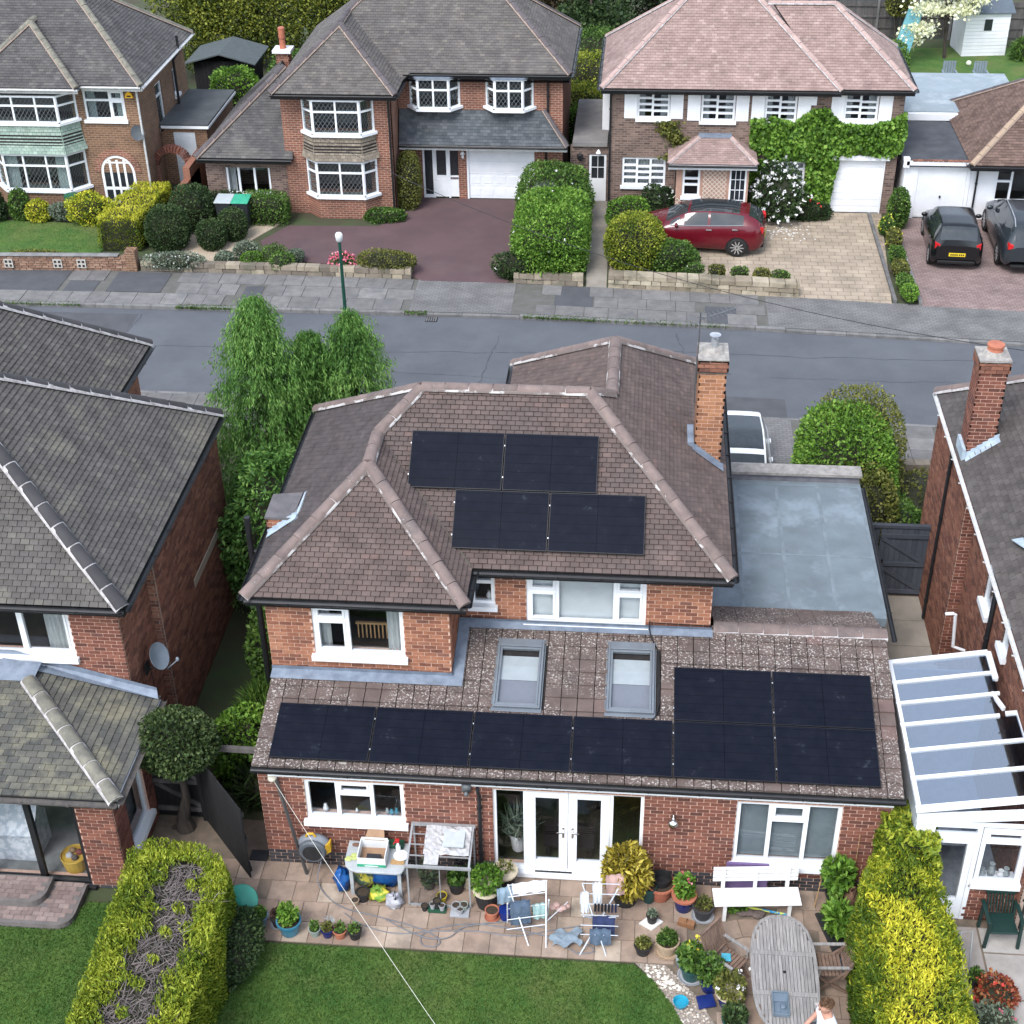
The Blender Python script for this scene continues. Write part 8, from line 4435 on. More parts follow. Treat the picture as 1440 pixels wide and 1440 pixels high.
for k in range(8):q.prism([(1.17+.012*math.cos(k*.785),-1.53,.3+.012*math.sin(k*.785)),(1.17+.1*math.cos(k*.785),-1.54,.3+.1*math.sin(k*.785)),(1.17+.1*math.cos(k*.785+.55),-1.52,.3+.1*math.sin(k*.785+.55))],(0,.006,0))

q.tube([(1.17,-1.53,.0),(1.17,-1.53,.3)],.006,5);tag(obj('garden_windmill',q,M('foil',(.7,.72,.74),(.5,.52,.55),rough=.25,metal=.6)),'silver windmill toy standing behind the small cobalt pot','windmill')

q=MB();q.lathe([(.02,.04),(.27,.0),(.29,.03),(.28,.05),(.02,.075)],(0,0,0),28);gd_=obj('green_disc',q,M('jade_plastic',(.03,.26,.19),(.025,.22,.16),rough=.4));gd_.location=(-.42,-1.28,.36);gd_.rotation_euler=(R(38),R(12),0);tag(gd_,'round jade green plastic lid leaning on the lime hedge','lid')

q=MB();q.bar((-.10,-1.92,.07),(-.16,-2.40,.07),.03,.15);q.bar((-.16,-2.41,.05),(-.30,-2.40,.05),.03,.12);tag(obj('white_edging',q,UPVC,bevel=.006),'L-shaped white plastic edging board at the lawn corner','edging')

q=MB();q.box(-.62,-.3,-.02,.22,.008,.035);tag(obj('drain_cover',q,BLKPOT),'black plastic drain cover at the house corner','drain')

# leaning prop, washing line, hose reel and hose

q=MB();q.bar((.50,-.27,.0),(.10,-.055,2.12),.05,.04);tag(obj('leaning_post',q,WOODG),'weathered wooden post leaning on the rear wall left of the window','post')

q=MB();a_,b_=Vector((.08,-.1,2.1)),Vector((4.1,-5.5,1.9));q.tube([a_.lerp(b_,k/16)-Vector((0,0,.10*4*k/16*(1-k/16))) for k in range(17)],.0036,4);tag(obj('washing_line',q,M('cream_cord',(.7,.68,.6),(.62,.6,.54),rough=.8)),'pale washing line running from the rear wall over the lawn','washing line')

hr=thing('hose_reel','grey and yellow hose reel fixed to the rear wall','hose reel',(.68,-.2,.62));HG=M('reel_grey',(.10,.11,.125),(.085,.095,.11),rough=.5)

def disc(mb,c,r,w,mi=0,seg=22):

    mb.grid([[(c[0]+rr3*math.cos(a),c[1]+yy,c[2]+rr3*math.sin(a)) for a in [6.2832*j/seg for j in range(seg)]] for rr3,yy in ((0,-w),(r*.9,-w),(r,-w*.7),(r,w*.7),(r*.9,w),(0,w))],closed=True,mi=mi)

q=MB();disc(q,(.66,-.2,.62),.25,.13);obj('drum',q,HG,hr,smooth=False)

q=MB();q.prism([(.42,-.32,.68),(.92,-.32,.6),(.92,-.06,.72),(.78,-.06,.92),(.5,-.06,.92)],(0,.0,.06)) if False else q.ell((.67,-.16,.72),(.30,.13,.2),14,8);obj('housing',q,M('reel_light_grey',(.19,.205,.23),rough=.5),hr,smooth=True)

q=MB();disc(q,(.66,-.34,.62),.17,.012);obj('face_plate',q,BLKPOT,hr)

q=MB();q.tube([(.55,-.2,.9),(.58,-.2,.97),(.68,-.2,.98),(.72,-.2,.91)],.022,6);q.prism([(.86,-.28,.52),(.98,-.22,.56),(.98,-.22,.8),(.9,-.28,.76)],(0,.1,0));obj('handle',q,M('reel_yellow',(.62,.36,.03),rough=.45),hr)

q=MB();pts=[(.8,-.3,.4),(.75,-.5,.12),(.95,-.75,.02),(1.3,-1.0,.02),(1.9,-1.15,.02),(2.5,-1.3,.02),(2.9,-1.45,.02)]

def spl(P,n=8):

    out=[];P=[Vector(p) for p in P]

    for i in range(len(P)-1):

        p0,p1,p2,p3=P[max(i-1,0)],P[i],P[i+1],P[min(i+2,len(P)-1)]

        for k in range(n):

            t=k/n;out.append(.5*((2*p1)+(-p0+p2)*t+(2*p0-5*p1+4*p2-p3)*t*t+(-p0+3*p1-3*p2+p3)*t**3))

    return out+[P[-1]]

q.tube(spl(pts+[(3.1,-1.62,.02),(3.0,-1.74,.02),(2.8,-1.7,.02),(2.78,-1.5,.02),(3.05,-1.32,.02),(3.6,-1.2,.02),(4.3,-1.25,.02),(5.0,-1.38,.02),(5.5,-1.45,.02),(5.75,-1.62,.02),(5.5,-1.7,.02),(5.3,-1.6,.02)]),.011,6)

q.tube(spl([(1.35,-1.12,.015),(1.7,-1.35,.015),(2.3,-1.5,.015),(3.0,-1.4,.015),(3.7,-1.35,.015),(4.4,-1.4,.015),(5.1,-1.2,.015),(5.5,-1.1,.015)]),.011,6)

q.tube(spl([(2.1,-1.22,.03),(2.6,-1.48,.03),(2.95,-1.58,.03),(3.25,-1.52,.03),(3.5,-1.28,.03),(4.2,-1.12,.03),(4.9,-1.2,.03)]),.011,6)

tag(obj('garden_hose',q,M('hose_grey',(.16,.165,.18),(.13,.135,.15),rough=.5),smooth=True),'grey garden hose snaking in loops across the patio','hose')

# work table with clutter

wt_=thing('potting_table','pale grey plastic table against the rear wall loaded with a box','table',(1.85,-.42,0));GT=M('table_grey',(.42,.44,.45),(.34,.36,.37),scale=6,rough=.6)

q=MB();P=[(1.28+.02,-.08)]+[(1.3+.25-.25*math.cos(a),-.55-.25*math.sin(a)) for a in [.0,.5,1.0,1.57]]+[(2.38-.12+.12*math.sin(a),-.68-.12*math.cos(a)) for a in [0,.8,1.57]]+[(2.38,-.08)];q.prism([(x,y,.69) for x,y in P],(0,0,.05));obj('table_top',q,GT,wt_,bevel=.012)

for x,y in ((1.42,-.66),(2.28,-.68),(1.42,-.14),(2.28,-.14)):

    q=MB();q.bar((x,y,0),(x,y,.69),.06,.06,up=(0,1,0));obj('leg',q,GT,wt_)

bx_=thing('cardboard_box','open white box with a green base on the grey table','box',(1.78,-.45,.74));WB_=M('white_card',(.66,.68,.68),(.58,.6,.6),rough=.7)

q=MB();q.box(1.55,2.05,-.68,-.665,.745,.94);q.box(1.55,1.565,-.665,-.25,.745,.98);q.box(2.035,2.05,-.665,-.25,.745,.98);q.box(1.565,2.035,-.265,-.25,.745,1.02);obj('carton',q,WB_,bx_)

q=MB();q.box(1.545,2.055,-.69,-.682,.745,.80);obj('green_band',q,M('band_green',(.03,.33,.18),rough=.6),bx_);q=MB();q.box(1.68,1.92,-.694,-.6905,.76,.782);obj('band_print',q,WB_,bx_)

q=MB();q.face([(1.565,-.665,.76),(2.035,-.665,.76),(2.035,-.265,.78),(1.565,-.265,.78)]);q.prism([(1.62,-.27,.97),(1.98,-.27,.97),(1.95,-.1,1.06),(1.66,-.1,1.06)],(0,0,.008));obj('brown_lining',q,M('brown_card',(.32,.2,.12),(.26,.16,.1),rough=.8),bx_)

q=MB();q.box(1.7,1.95,-.6,-.5,.78,.88);obj('contents',q,M('dark_stuff',(.03,.03,.035)),bx_)

def item(nm,lb,cat,build,mat,smooth=False,bevel=0,group='clutter on and under the grey table'):

    b=MB();build(b);o=obj(nm,b,mat,None,smooth=smooth,bevel=bevel); return tag(o,lb,cat,group)

item('seed_tray','dark green tray at the back of the grey table','tray', lambda b:(b.box(1.95,2.3,-.24,-.08,.745,.83)),M('tray_green',(.02,.08,.045),rough=.5),bevel=.015)

item('spray_bottle','white spray bottle with a red trigger top','bottle', lambda b:(b.lathe([(.045,0),(.045,.14),(.02,.2),(.018,.25)],(2.22,-.3,.745),12)),UPVC,True);q=MB();q.box(2.17,2.25,-.33,-.27,.99,1.05);q.bar((2.17,-.3,1.0),(2.14,-.3,.93),.02,.02);obj('trigger',q,M('red_plastic',(.5,.015,.02),rough=.4),bpy.data.objects['spray_bottle'],bevel=.008)

item('dish','white oval dish beside the spray bottle','dish', lambda b:b.lathe([(.08,0),(.13,.04),(.12,.04),(.07,.012)],(2.28,-.42,.745),18),UPVC)

item('crumpled_cloth','crumpled yellow-green cloth at the left of the grey table','cloth', lambda b:[b.ell((1.44+random.gauss(0,.05),-.52+random.gauss(0,.05),.755),(.07,.05,.02),8,4) for _ in range(5)],M('cloth_lime',(.45,.5,.18),(.38,.42,.14),rough=.9))

item('wood_offcut','pale wooden offcut on the right of the grey table','board', lambda b:b.box(2.12,2.36,-.6,-.5,.745,.765),MATS['pine'])

item('garden_gloves','brown gloves bundled at the table corner','gloves', lambda b:[b.ell((1.42+i*.04,-.2,.76),(.05,.04,.025),8,5) for i in range(3)],M('glove_brown',(.2,.11,.08),rough=.9))

def sack(nm,lb,c,r,mat,rzv=0,seed=1):

    b=MB();rr_=random.Random(seed);b.ell(c,r,14,8);b.v=[(x+rr_.gauss(0,.024),y+rr_.gauss(0,.024),max(.012,z+rr_.gauss(0,.026))) for x,y,z in b.v];o=obj(nm,b,mat,None,smooth=True); return tag(o,lb,'sack','clutter on and under the grey table')

sack('compost_bag','blue plastic sack left of the grey table',(1.2,-.5,.2),(.15,.2,.22),M('sack_blue',(.008,.055,.22),(.015,.10,.30),scale=8,rough=.35),seed=1)

sack('compost_bag','yellow and green compost bag under the grey table',(1.9,-.72,.12),(.2,.15,.12),M('sack_green_yellow',(.16,.30,.05),(.6,.5,.06),scale=5,rough=.35,contrast=(.45,.55)),seed=2)

sack('compost_bag','crumpled silver bag at the right table leg',(2.2,-.88,.14),(.15,.12,.16),M('sack_silver',(.45,.45,.48),(.3,.3,.34),scale=14,rough=.4),seed=3)

sack('compost_bag','bright blue bag at the back under the grey table',(1.95,-.4,.25),(.3,.15,.26),MATS['sack_blue'],seed=4)

sack('compost_bag','dark bag with yellow print under the table',(1.62,-.45,.25),(.18,.14,.25),M('sack_dark',(.05,.08,.06),(.4,.35,.05),scale=6,rough=.4,contrast=(.5,.56)),seed=5)

pot('empty_pot','empty dark pot under the front of the grey table',1.62,-.78,.12,.2,BLKPOT,group='clutter on and under the grey table');pot('empty_pot','small tan pot at the left front under the grey table',1.5,-.9,.07,.12,WICK,group='clutter on and under the grey table')

# cold frame with a sloping glazed top

cf_=thing('cold_frame','aluminium cold frame staging with a half covered glazed top','cold frame',(3.0,-.45,0));AL=M('dull_aluminium',(.40,.41,.42),(.32,.33,.34),rough=.45,metal=.4)

q=MB()

for x,y in ((2.46,-.84),(3.54,-.84)):q.bar((x,y,0),(x,y,1.0),.03,.03,up=(0,1,0))

for x,y in ((2.48,-.06),(3.54,-.06)):q.bar((x,y,0),(x,y,1.2),.03,.03,up=(0,1,0))

q.bar((2.42,-.87,1.02),(3.58,-.87,1.02),.05,.04);q.bar((2.44,-.06,1.22),(3.58,-.06,1.22),.06,.04)

for x in (2.46,3.54):q.bar((x,-.87,1.02),(x,-.06,1.22),.035,.03)

for y,z in ((-.66,1.07),(-.45,1.12),(-.25,1.17)):q.bar((2.46,y,z),(3.54,y,z),.02,.015)

q.bar((2.46,-.84,.03),(3.54,-.84,.03),.03,.04);q.bar((3.02,-.84,.03),(3.02,-.84,1.0),.015,.015,up=(0,1,0));obj('frame',q,AL,cf_)

for x0,x1 in ((2.48,3.0),(3.04,3.52)):

    q=MB();q.box(x0,x1,-.845,-.838,.06,.98) if x0<2.6 else q.box(x0,x1,-.09,-.084,.06,1.15);obj('pane',q,GLASS,cf_)

q=MB();q.prism([(2.75,-.84,1.05),(3.0,-.84,1.05),(3.0,-.1,1.235),(2.75,-.1,1.235)],(0,0,.012));rows_=[]

for i in range(9):

    rows_.append([(2.72+.8*j/10,-.1-.55*i/8,1.245-.135*i/8+random.gauss(0,.014)) for j in range(11)])

q.grid(rows_);obj('bubble_wrap',q,M('bubble_wrap',(.46,.46,.47),(.30,.29,.29),scale=16,rough=.35),cf_)

q=MB();q.box(3.05,3.42,-.55,-.15,1.2,1.235);obj('clear_tray',q,M('clear_tray',(.50,.54,.55),(.42,.46,.47),rough=.2),cf_)

pot('plant_pot','yellow pot inside the right half of the cold frame',3.02,-.72,.09,.16,M('yellow_pot',(.5,.38,.03),rough=.5),group='pots by the cold frame');pot('plant_pot','black pot with round green leaves inside the cold frame',3.25,-.45,.16,.26,BLKPOT,(L_MID,.14,.12,160,.12,{'aspect':1.1}),group='pots by the cold frame');pot('plant_pot','cream pot of dark leaves at the right end of the cold frame',3.42,-.3,.15,.32,CRMG,(L_DRK,.13,.06,160,.08,{}),group='pots by the cold frame')

pot('plant_pot','leafy tomato plant behind the cold frame glass',2.75,-.4,.13,.2,BLKPOT,(L_DRK,.18,.22,300,.1,{}),group='pots by the cold frame')

item('pot_tray','dark green tray of small black pots in front of the cold frame','tray', lambda b:(b.box(2.8,3.12,-1.0,-.84,.01,.05)),MATS['tray_green'],group='pots by the cold frame')

for i_,(x,y,r_,mt,lb) in enumerate(((2.88,-.93,.05,GRYP,'tiny grey pot left in the dark green tray'),(2.96,-.9,.07,BLKPOT,'tallest black pot in the dark green tray'),(3.05,-.95,.055,GRYP,'tiny grey pot right in the dark green tray'),(3.3,-.92,.08,GRYP,'grey pot left on the pale tray by the cold frame'),(3.43,-.9,.075,M('sage_pot',(.3,.36,.32)),'sage pot right on the pale tray by the cold frame'),(3.38,-1.0,.06,GRYP,'small grey pot in front on the pale tray'),(2.74,-.94,.06,BLKPOT,'small dark pot beside the dark green tray'))):

    o_=pot('small_pot',lb,x,y,r_,.12 if i_!=1 else .18,mt,group='pots by the cold frame');o_.location.z=.055 if i_ in (0,1,2) else .05 if i_ in (3,4,5) else .01

item('pot_tray','pale plastic tray of grey pots in front of the cold frame','tray', lambda b:b.box(3.2,3.53,-1.07,-.82,.01,.045),GRYP,group='pots by the cold frame')

# clothes airers

WIRE=M('white_wire',(.66,.68,.72),(.58,.6,.64),rough=.4);AIRB=M('pale_blue_wire',(.5,.54,.6),(.44,.48,.54),rough=.4)

def drape(nm,lb,A,B,d1,d2,mat,off=.08,parent=None,sag=.015):

    A,B=Vector(A),Vector(B);u=(B-A);sd=Vector((u.y,-u.x,0)).normalized();b=MB();rows=[]

    for v,dz,dd in [(1.0,-d1,off),(.66,-d1*.66,off*.9),(.33,-d1*.3,off*.6),(0,.012,0),(-.33,-d2*.33,-off*.6),(-1,-d2,-off)]:

        rows.append([A+u*(j/12)+sd*(dd+sag*math.sin(j*1.3+v*3))+Vector((0,0,dz+sag*.5*math.cos(j*.9))) for j in range(13)])

    b.grid(rows);b2=[[p+sd*.006 for p in r] for r in rows];b.grid(b2[::-1]);o=obj(nm,b,mat,None,smooth=True); return tag(o,lb,'laundry','laundry on the airers')

def tubes(parent,nm,segs,r,mat):

    b=MB()

    for s_ in segs:b.tube([Vector(p) for p in s_],r,5)

    return obj(nm,b,mat,parent)

a1=thing('clothes_airer','white wire clothes airer hung with jeans and a pale sheet','clothes airer',(4.55,-1.2,0))

T1,T2,T3,T4=(4.22,-1.05,.86),(4.88,-.88,.88),(4.30,-1.5,.62),(4.95,-1.3,.64)

for A_,B_,C_,D_ in (((4.22,-1.12,0),(4.62,-1.58,0),(4.23,-1.03,.88),(4.25,-1.36,.78)),((4.90,-.92,0),(4.92,-1.6,0),(4.88,-.9,.9),(4.95,-1.25,.8))):

    tubes(a1,'leg',[(A_,D_),(B_,C_)],.013,WIRE)

for z_,y_ in ((.88,0),(.72,-.12),(.56,-.24),(.40,-.34),(.25,-.42)):

    tubes(a1,'rail',[((4.24,-1.05+y_,z_),(4.9,-.90+y_,z_+.01))],.008,WIRE)

DEN=M('denim',(.055,.085,.13),(.09,.125,.175),scale=10,rough=.95);WSH=M('white_cotton',(.70,.73,.77),(.62,.65,.7),rough=.95);PBL=M('pale_blue_cotton',(.22,.30,.37),(.18,.25,.32),rough=.95);PPK=M('pale_pink_cotton',(.44,.29,.255),(.38,.25,.22),rough=.95);AQU=M('aqua_cotton',(.26,.38,.37),(.22,.32,.32),rough=.95);BLKC=M('black_cotton',(.012,.013,.018),(.03,.03,.04),rough=.95);NAVY=M('navy_cotton',(.018,.026,.075),(.03,.04,.1),rough=.95);GRYB=M('grey_blue_cotton',(.2,.25,.29),(.16,.2,.24),rough=.95)

drape('white_sheet','white cloth over the top of the first airer',(4.3,-1.04,.9),(4.85,-.92,.92),.18,.26,WSH);drape('jeans','blue jeans hanging on the left of the first airer',(4.28,-1.28,.72),(4.62,-1.2,.73),.5,.42,DEN);drape('aqua_towel','small aqua towel hanging inside the first airer',(4.66,-1.18,.58),(4.9,-1.12,.58),.28,.3,AQU);drape('blue_towel','pale blue towel at the back of the first airer',(4.02,-.92,.62),(4.3,-.86,.66),.3,.3,PBL)

item('dropped_garment','pale pink garment crumpled right of the first airer','laundry', lambda b:[b.ell((5.0+i*.06,-.95+.05*math.sin(i*2),.3+.02*(i%2)),(.07,.06,.03),8,5) for i in range(5)],PPK,True,group='laundry on the airers');bpy.data.objects['dropped_garment'].location.z=-.02

tubes(a1,'cross_brace',[((4.9,-1.3,.3),(5.25,-.85,.32))],.008,WIRE)

q=MB();q.lathe([(.10,0),(.13,.2),(.12,.2)],(4.18,-1.0,.01),16);tag(obj('blue_bucket',q,M('bucket_blue',(.008,.025,.18),rough=.4)),'royal blue bucket beside the first airer','bucket')

a2=thing('clothes_airer','tall folding clothes airer hung with white tops and dark clothes','clothes airer',(5.8,-1.25,0))

tubes(a2,'leg',[((5.5,-1.72,0),(6.12,-1.0,.9)),((5.95,-1.7,0),(5.5,-1.0,.98)),((5.62,-.9,0),(6.08,-1.5,.75)),((6.1,-.88,0),(5.55,-1.5,.72))],.012,AIRB)

for z_,y_ in ((.98,.0),(.86,-.12),(.74,-.24),(.6,-.36),(.46,-.46),(.32,-.54)):

    tubes(a2,'rail',[((5.5,-1.0+y_,z_),(6.14,-.98+y_,z_))],.008,AIRB)

drape('hung_shirt','white top on the left of the second airer',(5.48,-1.15,.92),(5.62,-1.13,.92),.42,.4,WSH);drape('hung_shirt','right-hand white top on the second airer',(5.68,-1.0,1.0),(5.84,-.98,1.0),.45,.3,WSH);drape('pink_towel','pale pink towel over the right arm of the second airer',(5.9,-.82,1.0),(6.22,-.78,1.02),.42,.4,PPK)

for k in range(7):drape('sock',['black sock, first from the left on the second airer','second black sock on the second airer','third black sock on the second airer','fourth black sock on the second airer','fifth dark sock on the second airer','sixth dark sock on the second airer','last dark sock on the right of the second airer'][k],(5.72+k*.058,-1.24,.76),(5.757+k*.058,-1.24,.76),.16,.14,NAVY if k>4 else BLKC,off=.03)

drape('dark_trousers','dark navy clothes low on the second airer',(5.7,-1.38,.6),(6.08,-1.36,.6),.4,.34,NAVY);drape('grey_jeans','faded jeans at the lowest rail of the second airer',(5.66,-1.5,.42),(6.02,-1.48,.42),.3,.3,DEN)

q=MB();rows_=[]

for i in range(8):rows_.append([(5.0+.5*j/9+.05*math.sin(i*1.2),-1.62+.34*i/7+.04*math.sin(j*1.1),.03+.05*abs(math.sin(i*.9+j*.7))+.10*(j/9)) for j in range(10)])

q.grid(rows_);tag(obj('fallen_shirt',q,GRYB,smooth=True),'grey-blue shirt trailing on the flags by the second airer','laundry','laundry on the airers')

# white bench

WBN=M('bench_white',(.78,.78,.77),(.70,.70,.69),rough=.5)

bn_=thing('garden_bench','white slatted bench below the blind-covered window','bench',(8.5,-.45,0),.09)

for k in range(4):

    q=MB();q.box(-.74,.74,.10+k*.006,.125+k*.006,.56+k*.085,.625+k*.085);obj('back_slat',q,WBN,bn_,W=False,bevel=.006)

for k in range(4):

    q=MB();q.box(-.75,.75,-.34+k*.105,-.25+k*.105,.41,.435);obj('seat_slat',q,WBN,bn_,W=False,bevel=.006)

for x in (-.56,.56):

    for y in (-.28,.1):

        q=MB();q.bar((x,y,0),(x,y,.41 if y<0 else .88),.06,.05,up=(0,1,0));obj('leg',q,WBN,bn_,W=False)

q=MB();q.bar((0,.1,.3),(0,.1,.86),.06,.04,up=(0,1,0));obj('centre_post',q,WBN,bn_,W=False)

item('purple_mat','folded lilac mat stuffed behind the white bench','mat', lambda b:b.box(7.98,8.72,-.24,-.2,.2,.86),M('lilac',(.17,.115,.25),(.14,.095,.21),rough=.9),bevel=.02,group='things around the bench')

item('garden_net','dark heap of netting and twine under the white bench','netting', lambda b:[b.ell((8.4+random.gauss(0,.14),-.62+random.gauss(0,.04),.05),(.12,.08,.05),8,5) for _ in range(7)],M('net_brown',(.09,.07,.065),(.14,.11,.1),scale=30,rough=1),group='things around the bench')

item('water_pipe_toy','blue and yellow striped pole lying under the white bench','pole', lambda b:b.tube([(8.25,-.52,.1),(9.05,-.62,.06)],.022,8),M('striped_blue',(.03,.25,.5),(.55,.6,.1),scale=7,rough=.4,contrast=(.49,.51)),group='things around the bench')

bush('bench_plant','low green leaves poking out under the white bench','plant',(8.2,-.55,.08),(.18,.1,.12),L_BRI,260,.08)

# oval table and chairs

GRYW=M('silvered_teak',(.30,.285,.27),(.19,.18,.172),scale=7,rough=.85,bump=.3,bscale=40,stretch=(6,.6,1),tint=.14);TEAK=M('worn_teak',(.20,.13,.095),(.13,.085,.065),scale=7,rough=.85,tint=.15)

ov=thing('oval_table','oval silver-grey wooden garden table with slatted top','table',(8.84,-2.4,0));ox,oy,orx,ory,tz=8.84,-2.42,.54,1.18,.74

def oy_at(dx,k=1.0):

    t_=max(0,1-abs(dx/(orx*k))**2.8); return ory*k*t_**(1/2.8)

for k in range(17):

    x0=-.47+k*.0554;x1=x0+.048;xm_=max(abs(x0),abs(x1));Lq=oy_at(xm_,.95)

    for ya,yb in ((-Lq,-.47),(-.37,.33),(.43,Lq)):

        if yb-ya>.03:

            q=MB();q.box(ox+x0,ox+x1,oy+ya,oy+yb,tz-.022,tz+random.uniform(-.002,.002));obj('slat',q,GRYW,ov)

for y0_,y1_ in ((-.465,-.375),(.335,.425)):

    q=MB();q.box(ox-oy_at(0)*0-.49,ox+.49,oy+y0_,oy+y1_,tz-.025,tz+.003);obj('cross_rail',q,GRYW,ov)

q=MB();ro=[];ri=[];n=40

for k in range(n):

    a=6.2832*k/n;c,s_=math.cos(a),math.sin(a);rr3=(abs(c/orx)**2.8+abs(s_/ory)**2.8)**(-1/2.8);ro.append((ox+rr3*c,oy+rr3*s_));ri.append((ox+(rr3-.065)*c,oy+(rr3-.065)*s_))

q.grid([[(x,y,z) for x,y in P] for P,z in ((ri,tz-.03),(ri,tz+.001),(ro,tz+.001),(ro,tz-.03))],closed=True);obj('rim',q,GRYW,ov)

for x,y in ((-.3,-.7),(.3,-.7),(-.3,.7),(.3,.7)):

    q=MB();q.bar((ox+x,oy+y,0),(ox+x,oy+y,tz-.03),.07,.07,up=(0,1,0));obj('leg',q,TEAK,ov)

q=MB();q.box(ox-.3,ox+.3,oy-.72,oy+.72,tz-.1,tz-.04);obj('apron',q,TEAK,ov);q=MB();q.lathe([(.025,0),(.03,.004),(0,.005)],(ox,oy,tz),10);obj('parasol_hole',q,TRIM,ov)

def folding_chair(label,loc,rz):

    t=thing('folding_chair',label,'chair',loc,rz,'slatted wooden chairs at the oval table')

    for k in range(7):

        q=MB();q.box(-.22,.22,-.2+k*.062,-.15+k*.062,.40,.42) if False else q.box(-.2+k*.062,-.15+k*.062,-.22,.22,.40,.42);obj('seat_slat',q,TEAK,t,W=False)

    for k in range(8):

        q=MB();y=-.2+k*.053;q.bar((-.24,y+.02,.46),(-.40,y+.02,.92),.036,.016,up=(1,0,0));obj('back_slat',q,TEAK,t,W=False)

    for y in (-.245,.245):

        q=MB();q.bar((-.18,y,.36),(-.42,y,.96),.03,.045,up=(0,1,0));q.bar((.26,y,0),(-.22,y,.5),.03,.04,up=(0,1,0));q.bar((-.34,y,0),(.22,y,.42),.03,.04,up=(0,1,0));obj('leg',q,TEAK,t,W=False)

        q=MB();q.bar((-.32,y,.63),(.24,y,.63),.05,.025);q.bar((.2,y,.42),(.2,y,.62),.03,.03,up=(0,1,0));obj('arm',q,GRYW,t,W=False)

    q=MB();q.bar((-.41,-.245,.93),(-.41,.245,.93),.03,.06);q.bar((-.235,-.245,.46),(-.235,.245,.46),.03,.05);obj('back_rail',q,TEAK,t,W=False)

    return t

folding_chair('slatted folding chair with a blue cushion left of the oval table',(7.98,-2.0,0),R(-38));folding_chair('slatted folding chair tucked in right of the oval table',(9.62,-1.95,0),R(184))

item('seat_pad','sky blue pad on the left slatted chair','pad', lambda b:b.box(7.86,8.02,-2.02,-1.86,.425,.45),M('sky_blue',(.08,.42,.55),rough=.6),bevel=.01,group='things around the oval table')

item('tool_tray','slate blue moulded tray on the oval table','tray', lambda b:(b.box(8.6,8.86,-3.3,-2.86,.745,.775),b.box(8.62,8.84,-3.04,-2.88,.775,.80),b.box(8.6,8.62,-3.3,-2.86,.775,.82),b.box(8.84,8.86,-3.3,-2.86,.775,.82),b.box(8.62,8.84,-2.88,-2.86,.775,.82),b.box(8.62,8.84,-3.3,-3.28,.775,.82),b.box(8.62,8.72,-3.28,-3.06,.775,.785),b.ell((8.77,-3.12,.79),(.05,.06,.02),10,5)),M('tray_slate',(.13,.17,.21),(.1,.135,.17),rough=.5),bevel=.012,group='things around the oval table')

item('cyan_bowl','bright cyan plastic bowl on the gravel','bowl', lambda b:b.lathe([(.09,0),(.125,.09),(.13,.1),(.12,.1),(.09,.03),(0,.03)],(7.2,-2.62,.015),20),M('cyan_plastic',(.02,.28,.40),(.02,.24,.36),rough=.35),group='things around the oval table')

item('blue_tile','dark blue glazed slab leaning by the pot cluster','tile', lambda b:b.prism([(7.5,-2.7,.03),(7.78,-2.62,.03),(7.72,-2.42,.08),(7.45,-2.5,.08)],(0,0,.025)),BLUEG,group='things around the oval table')

wc=thing('watering_can','dull grey watering can beside the pot cluster','watering can',(7.24,-1.78,0));q=MB();q.lathe([(.11,0),(.12,.2),(.09,.24),(.085,.24)],(7.24,-1.78,.01),16);q.tube([(7.34,-1.8,.06),(7.48,-1.84,.26)],[.025,.014],8);q.lathe([(.015,0),(.04,.03)],(7.48,-1.84,.25),10);q.tube([(7.16,-1.76,.22),(7.12,-1.75,.3),(7.2,-1.77,.34),(7.3,-1.79,.26)],.012,6);obj('body',q,M('can_grey',(.28,.32,.34),(.22,.26,.28),rough=.4),wc,smooth=True)

item('trug_basket','small tan wicker trug by the blue pot','basket', lambda b:(b.prism([(7.16,-.96,.01),(7.44,-1.04,.01),(7.47,-.92,.01),(7.2,-.84,.01)],(0,0,.09)),b.tube([(7.3,-.98,.1),(7.31,-.94,.18),(7.33,-.9,.1)],.01,6)),M('wicker',(.28,.14,.07),(.2,.1,.05),scale=40,rough=.9),group='things around the bench')

item('white_planter','white square planter tray with a cactus pot','planter', lambda b:(b.prism([(6.5,-.98,.01),(6.72,-1.12,.01),(6.92,-.92,.01),(6.7,-.78,.01)],(0,0,.035)),),WCER,group='things around the bench');pot('plant_pot','black pot with a grey succulent in the white square tray',6.72,-.93,.1,.2,BLKPOT,(L_GRY,.08,.07,120,.06,{}));

# right of the bench: ferns, tray, sack

item('black_tray','long black plastic tray beneath the ferns beside the yellow hedge','tray', lambda b:b.prism([(9.55,-.55,.01),(9.85,-.45,.01),(10.15,-1.5,.01),(9.85,-1.62,.01)],(0,0,.05)),BLKPOT,bevel=.01,group='things around the bench')

pot('fern_pot','bright green fern in a dark green pot on the black tray',9.9,-.95,.16,.24,GRNG,(L_BRI,.28,.25,700,.17,{'aspect':3.2,'upb':.6,'amp':.2}));pot('leafy_pot','tall bright shrub in a pot at the right end of the window',9.9,-.28,.17,.3,BLKPOT,(L_BRI,.27,.36,700,.12,{'dz':.15}))

sack('paper_sack','brown paper sack standing between the shrubs and the yellow hedge',(10.15,-.35,.3),(.12,.14,.3),M('paper_brown',(.22,.13,.085),(.18,.1,.07),rough=.9),seed=9);pot('plant_pot','slate grey pot half hidden against the yellow hedge',9.98,-1.72,.13,.22,SLATEB)

item('garden_cane','bamboo cane leaning on the brick wall beside the fern','cane', lambda b:(b.tube([(9.55,-.4,.02),(9.72,-.02,.9)],.008,5),b.tube([(10.2,-.1,.02),(10.22,-.03,1.5)],.006,5)),MATS['pine'],group='things around the bench')

# beyond the hedge: green chair and flowers

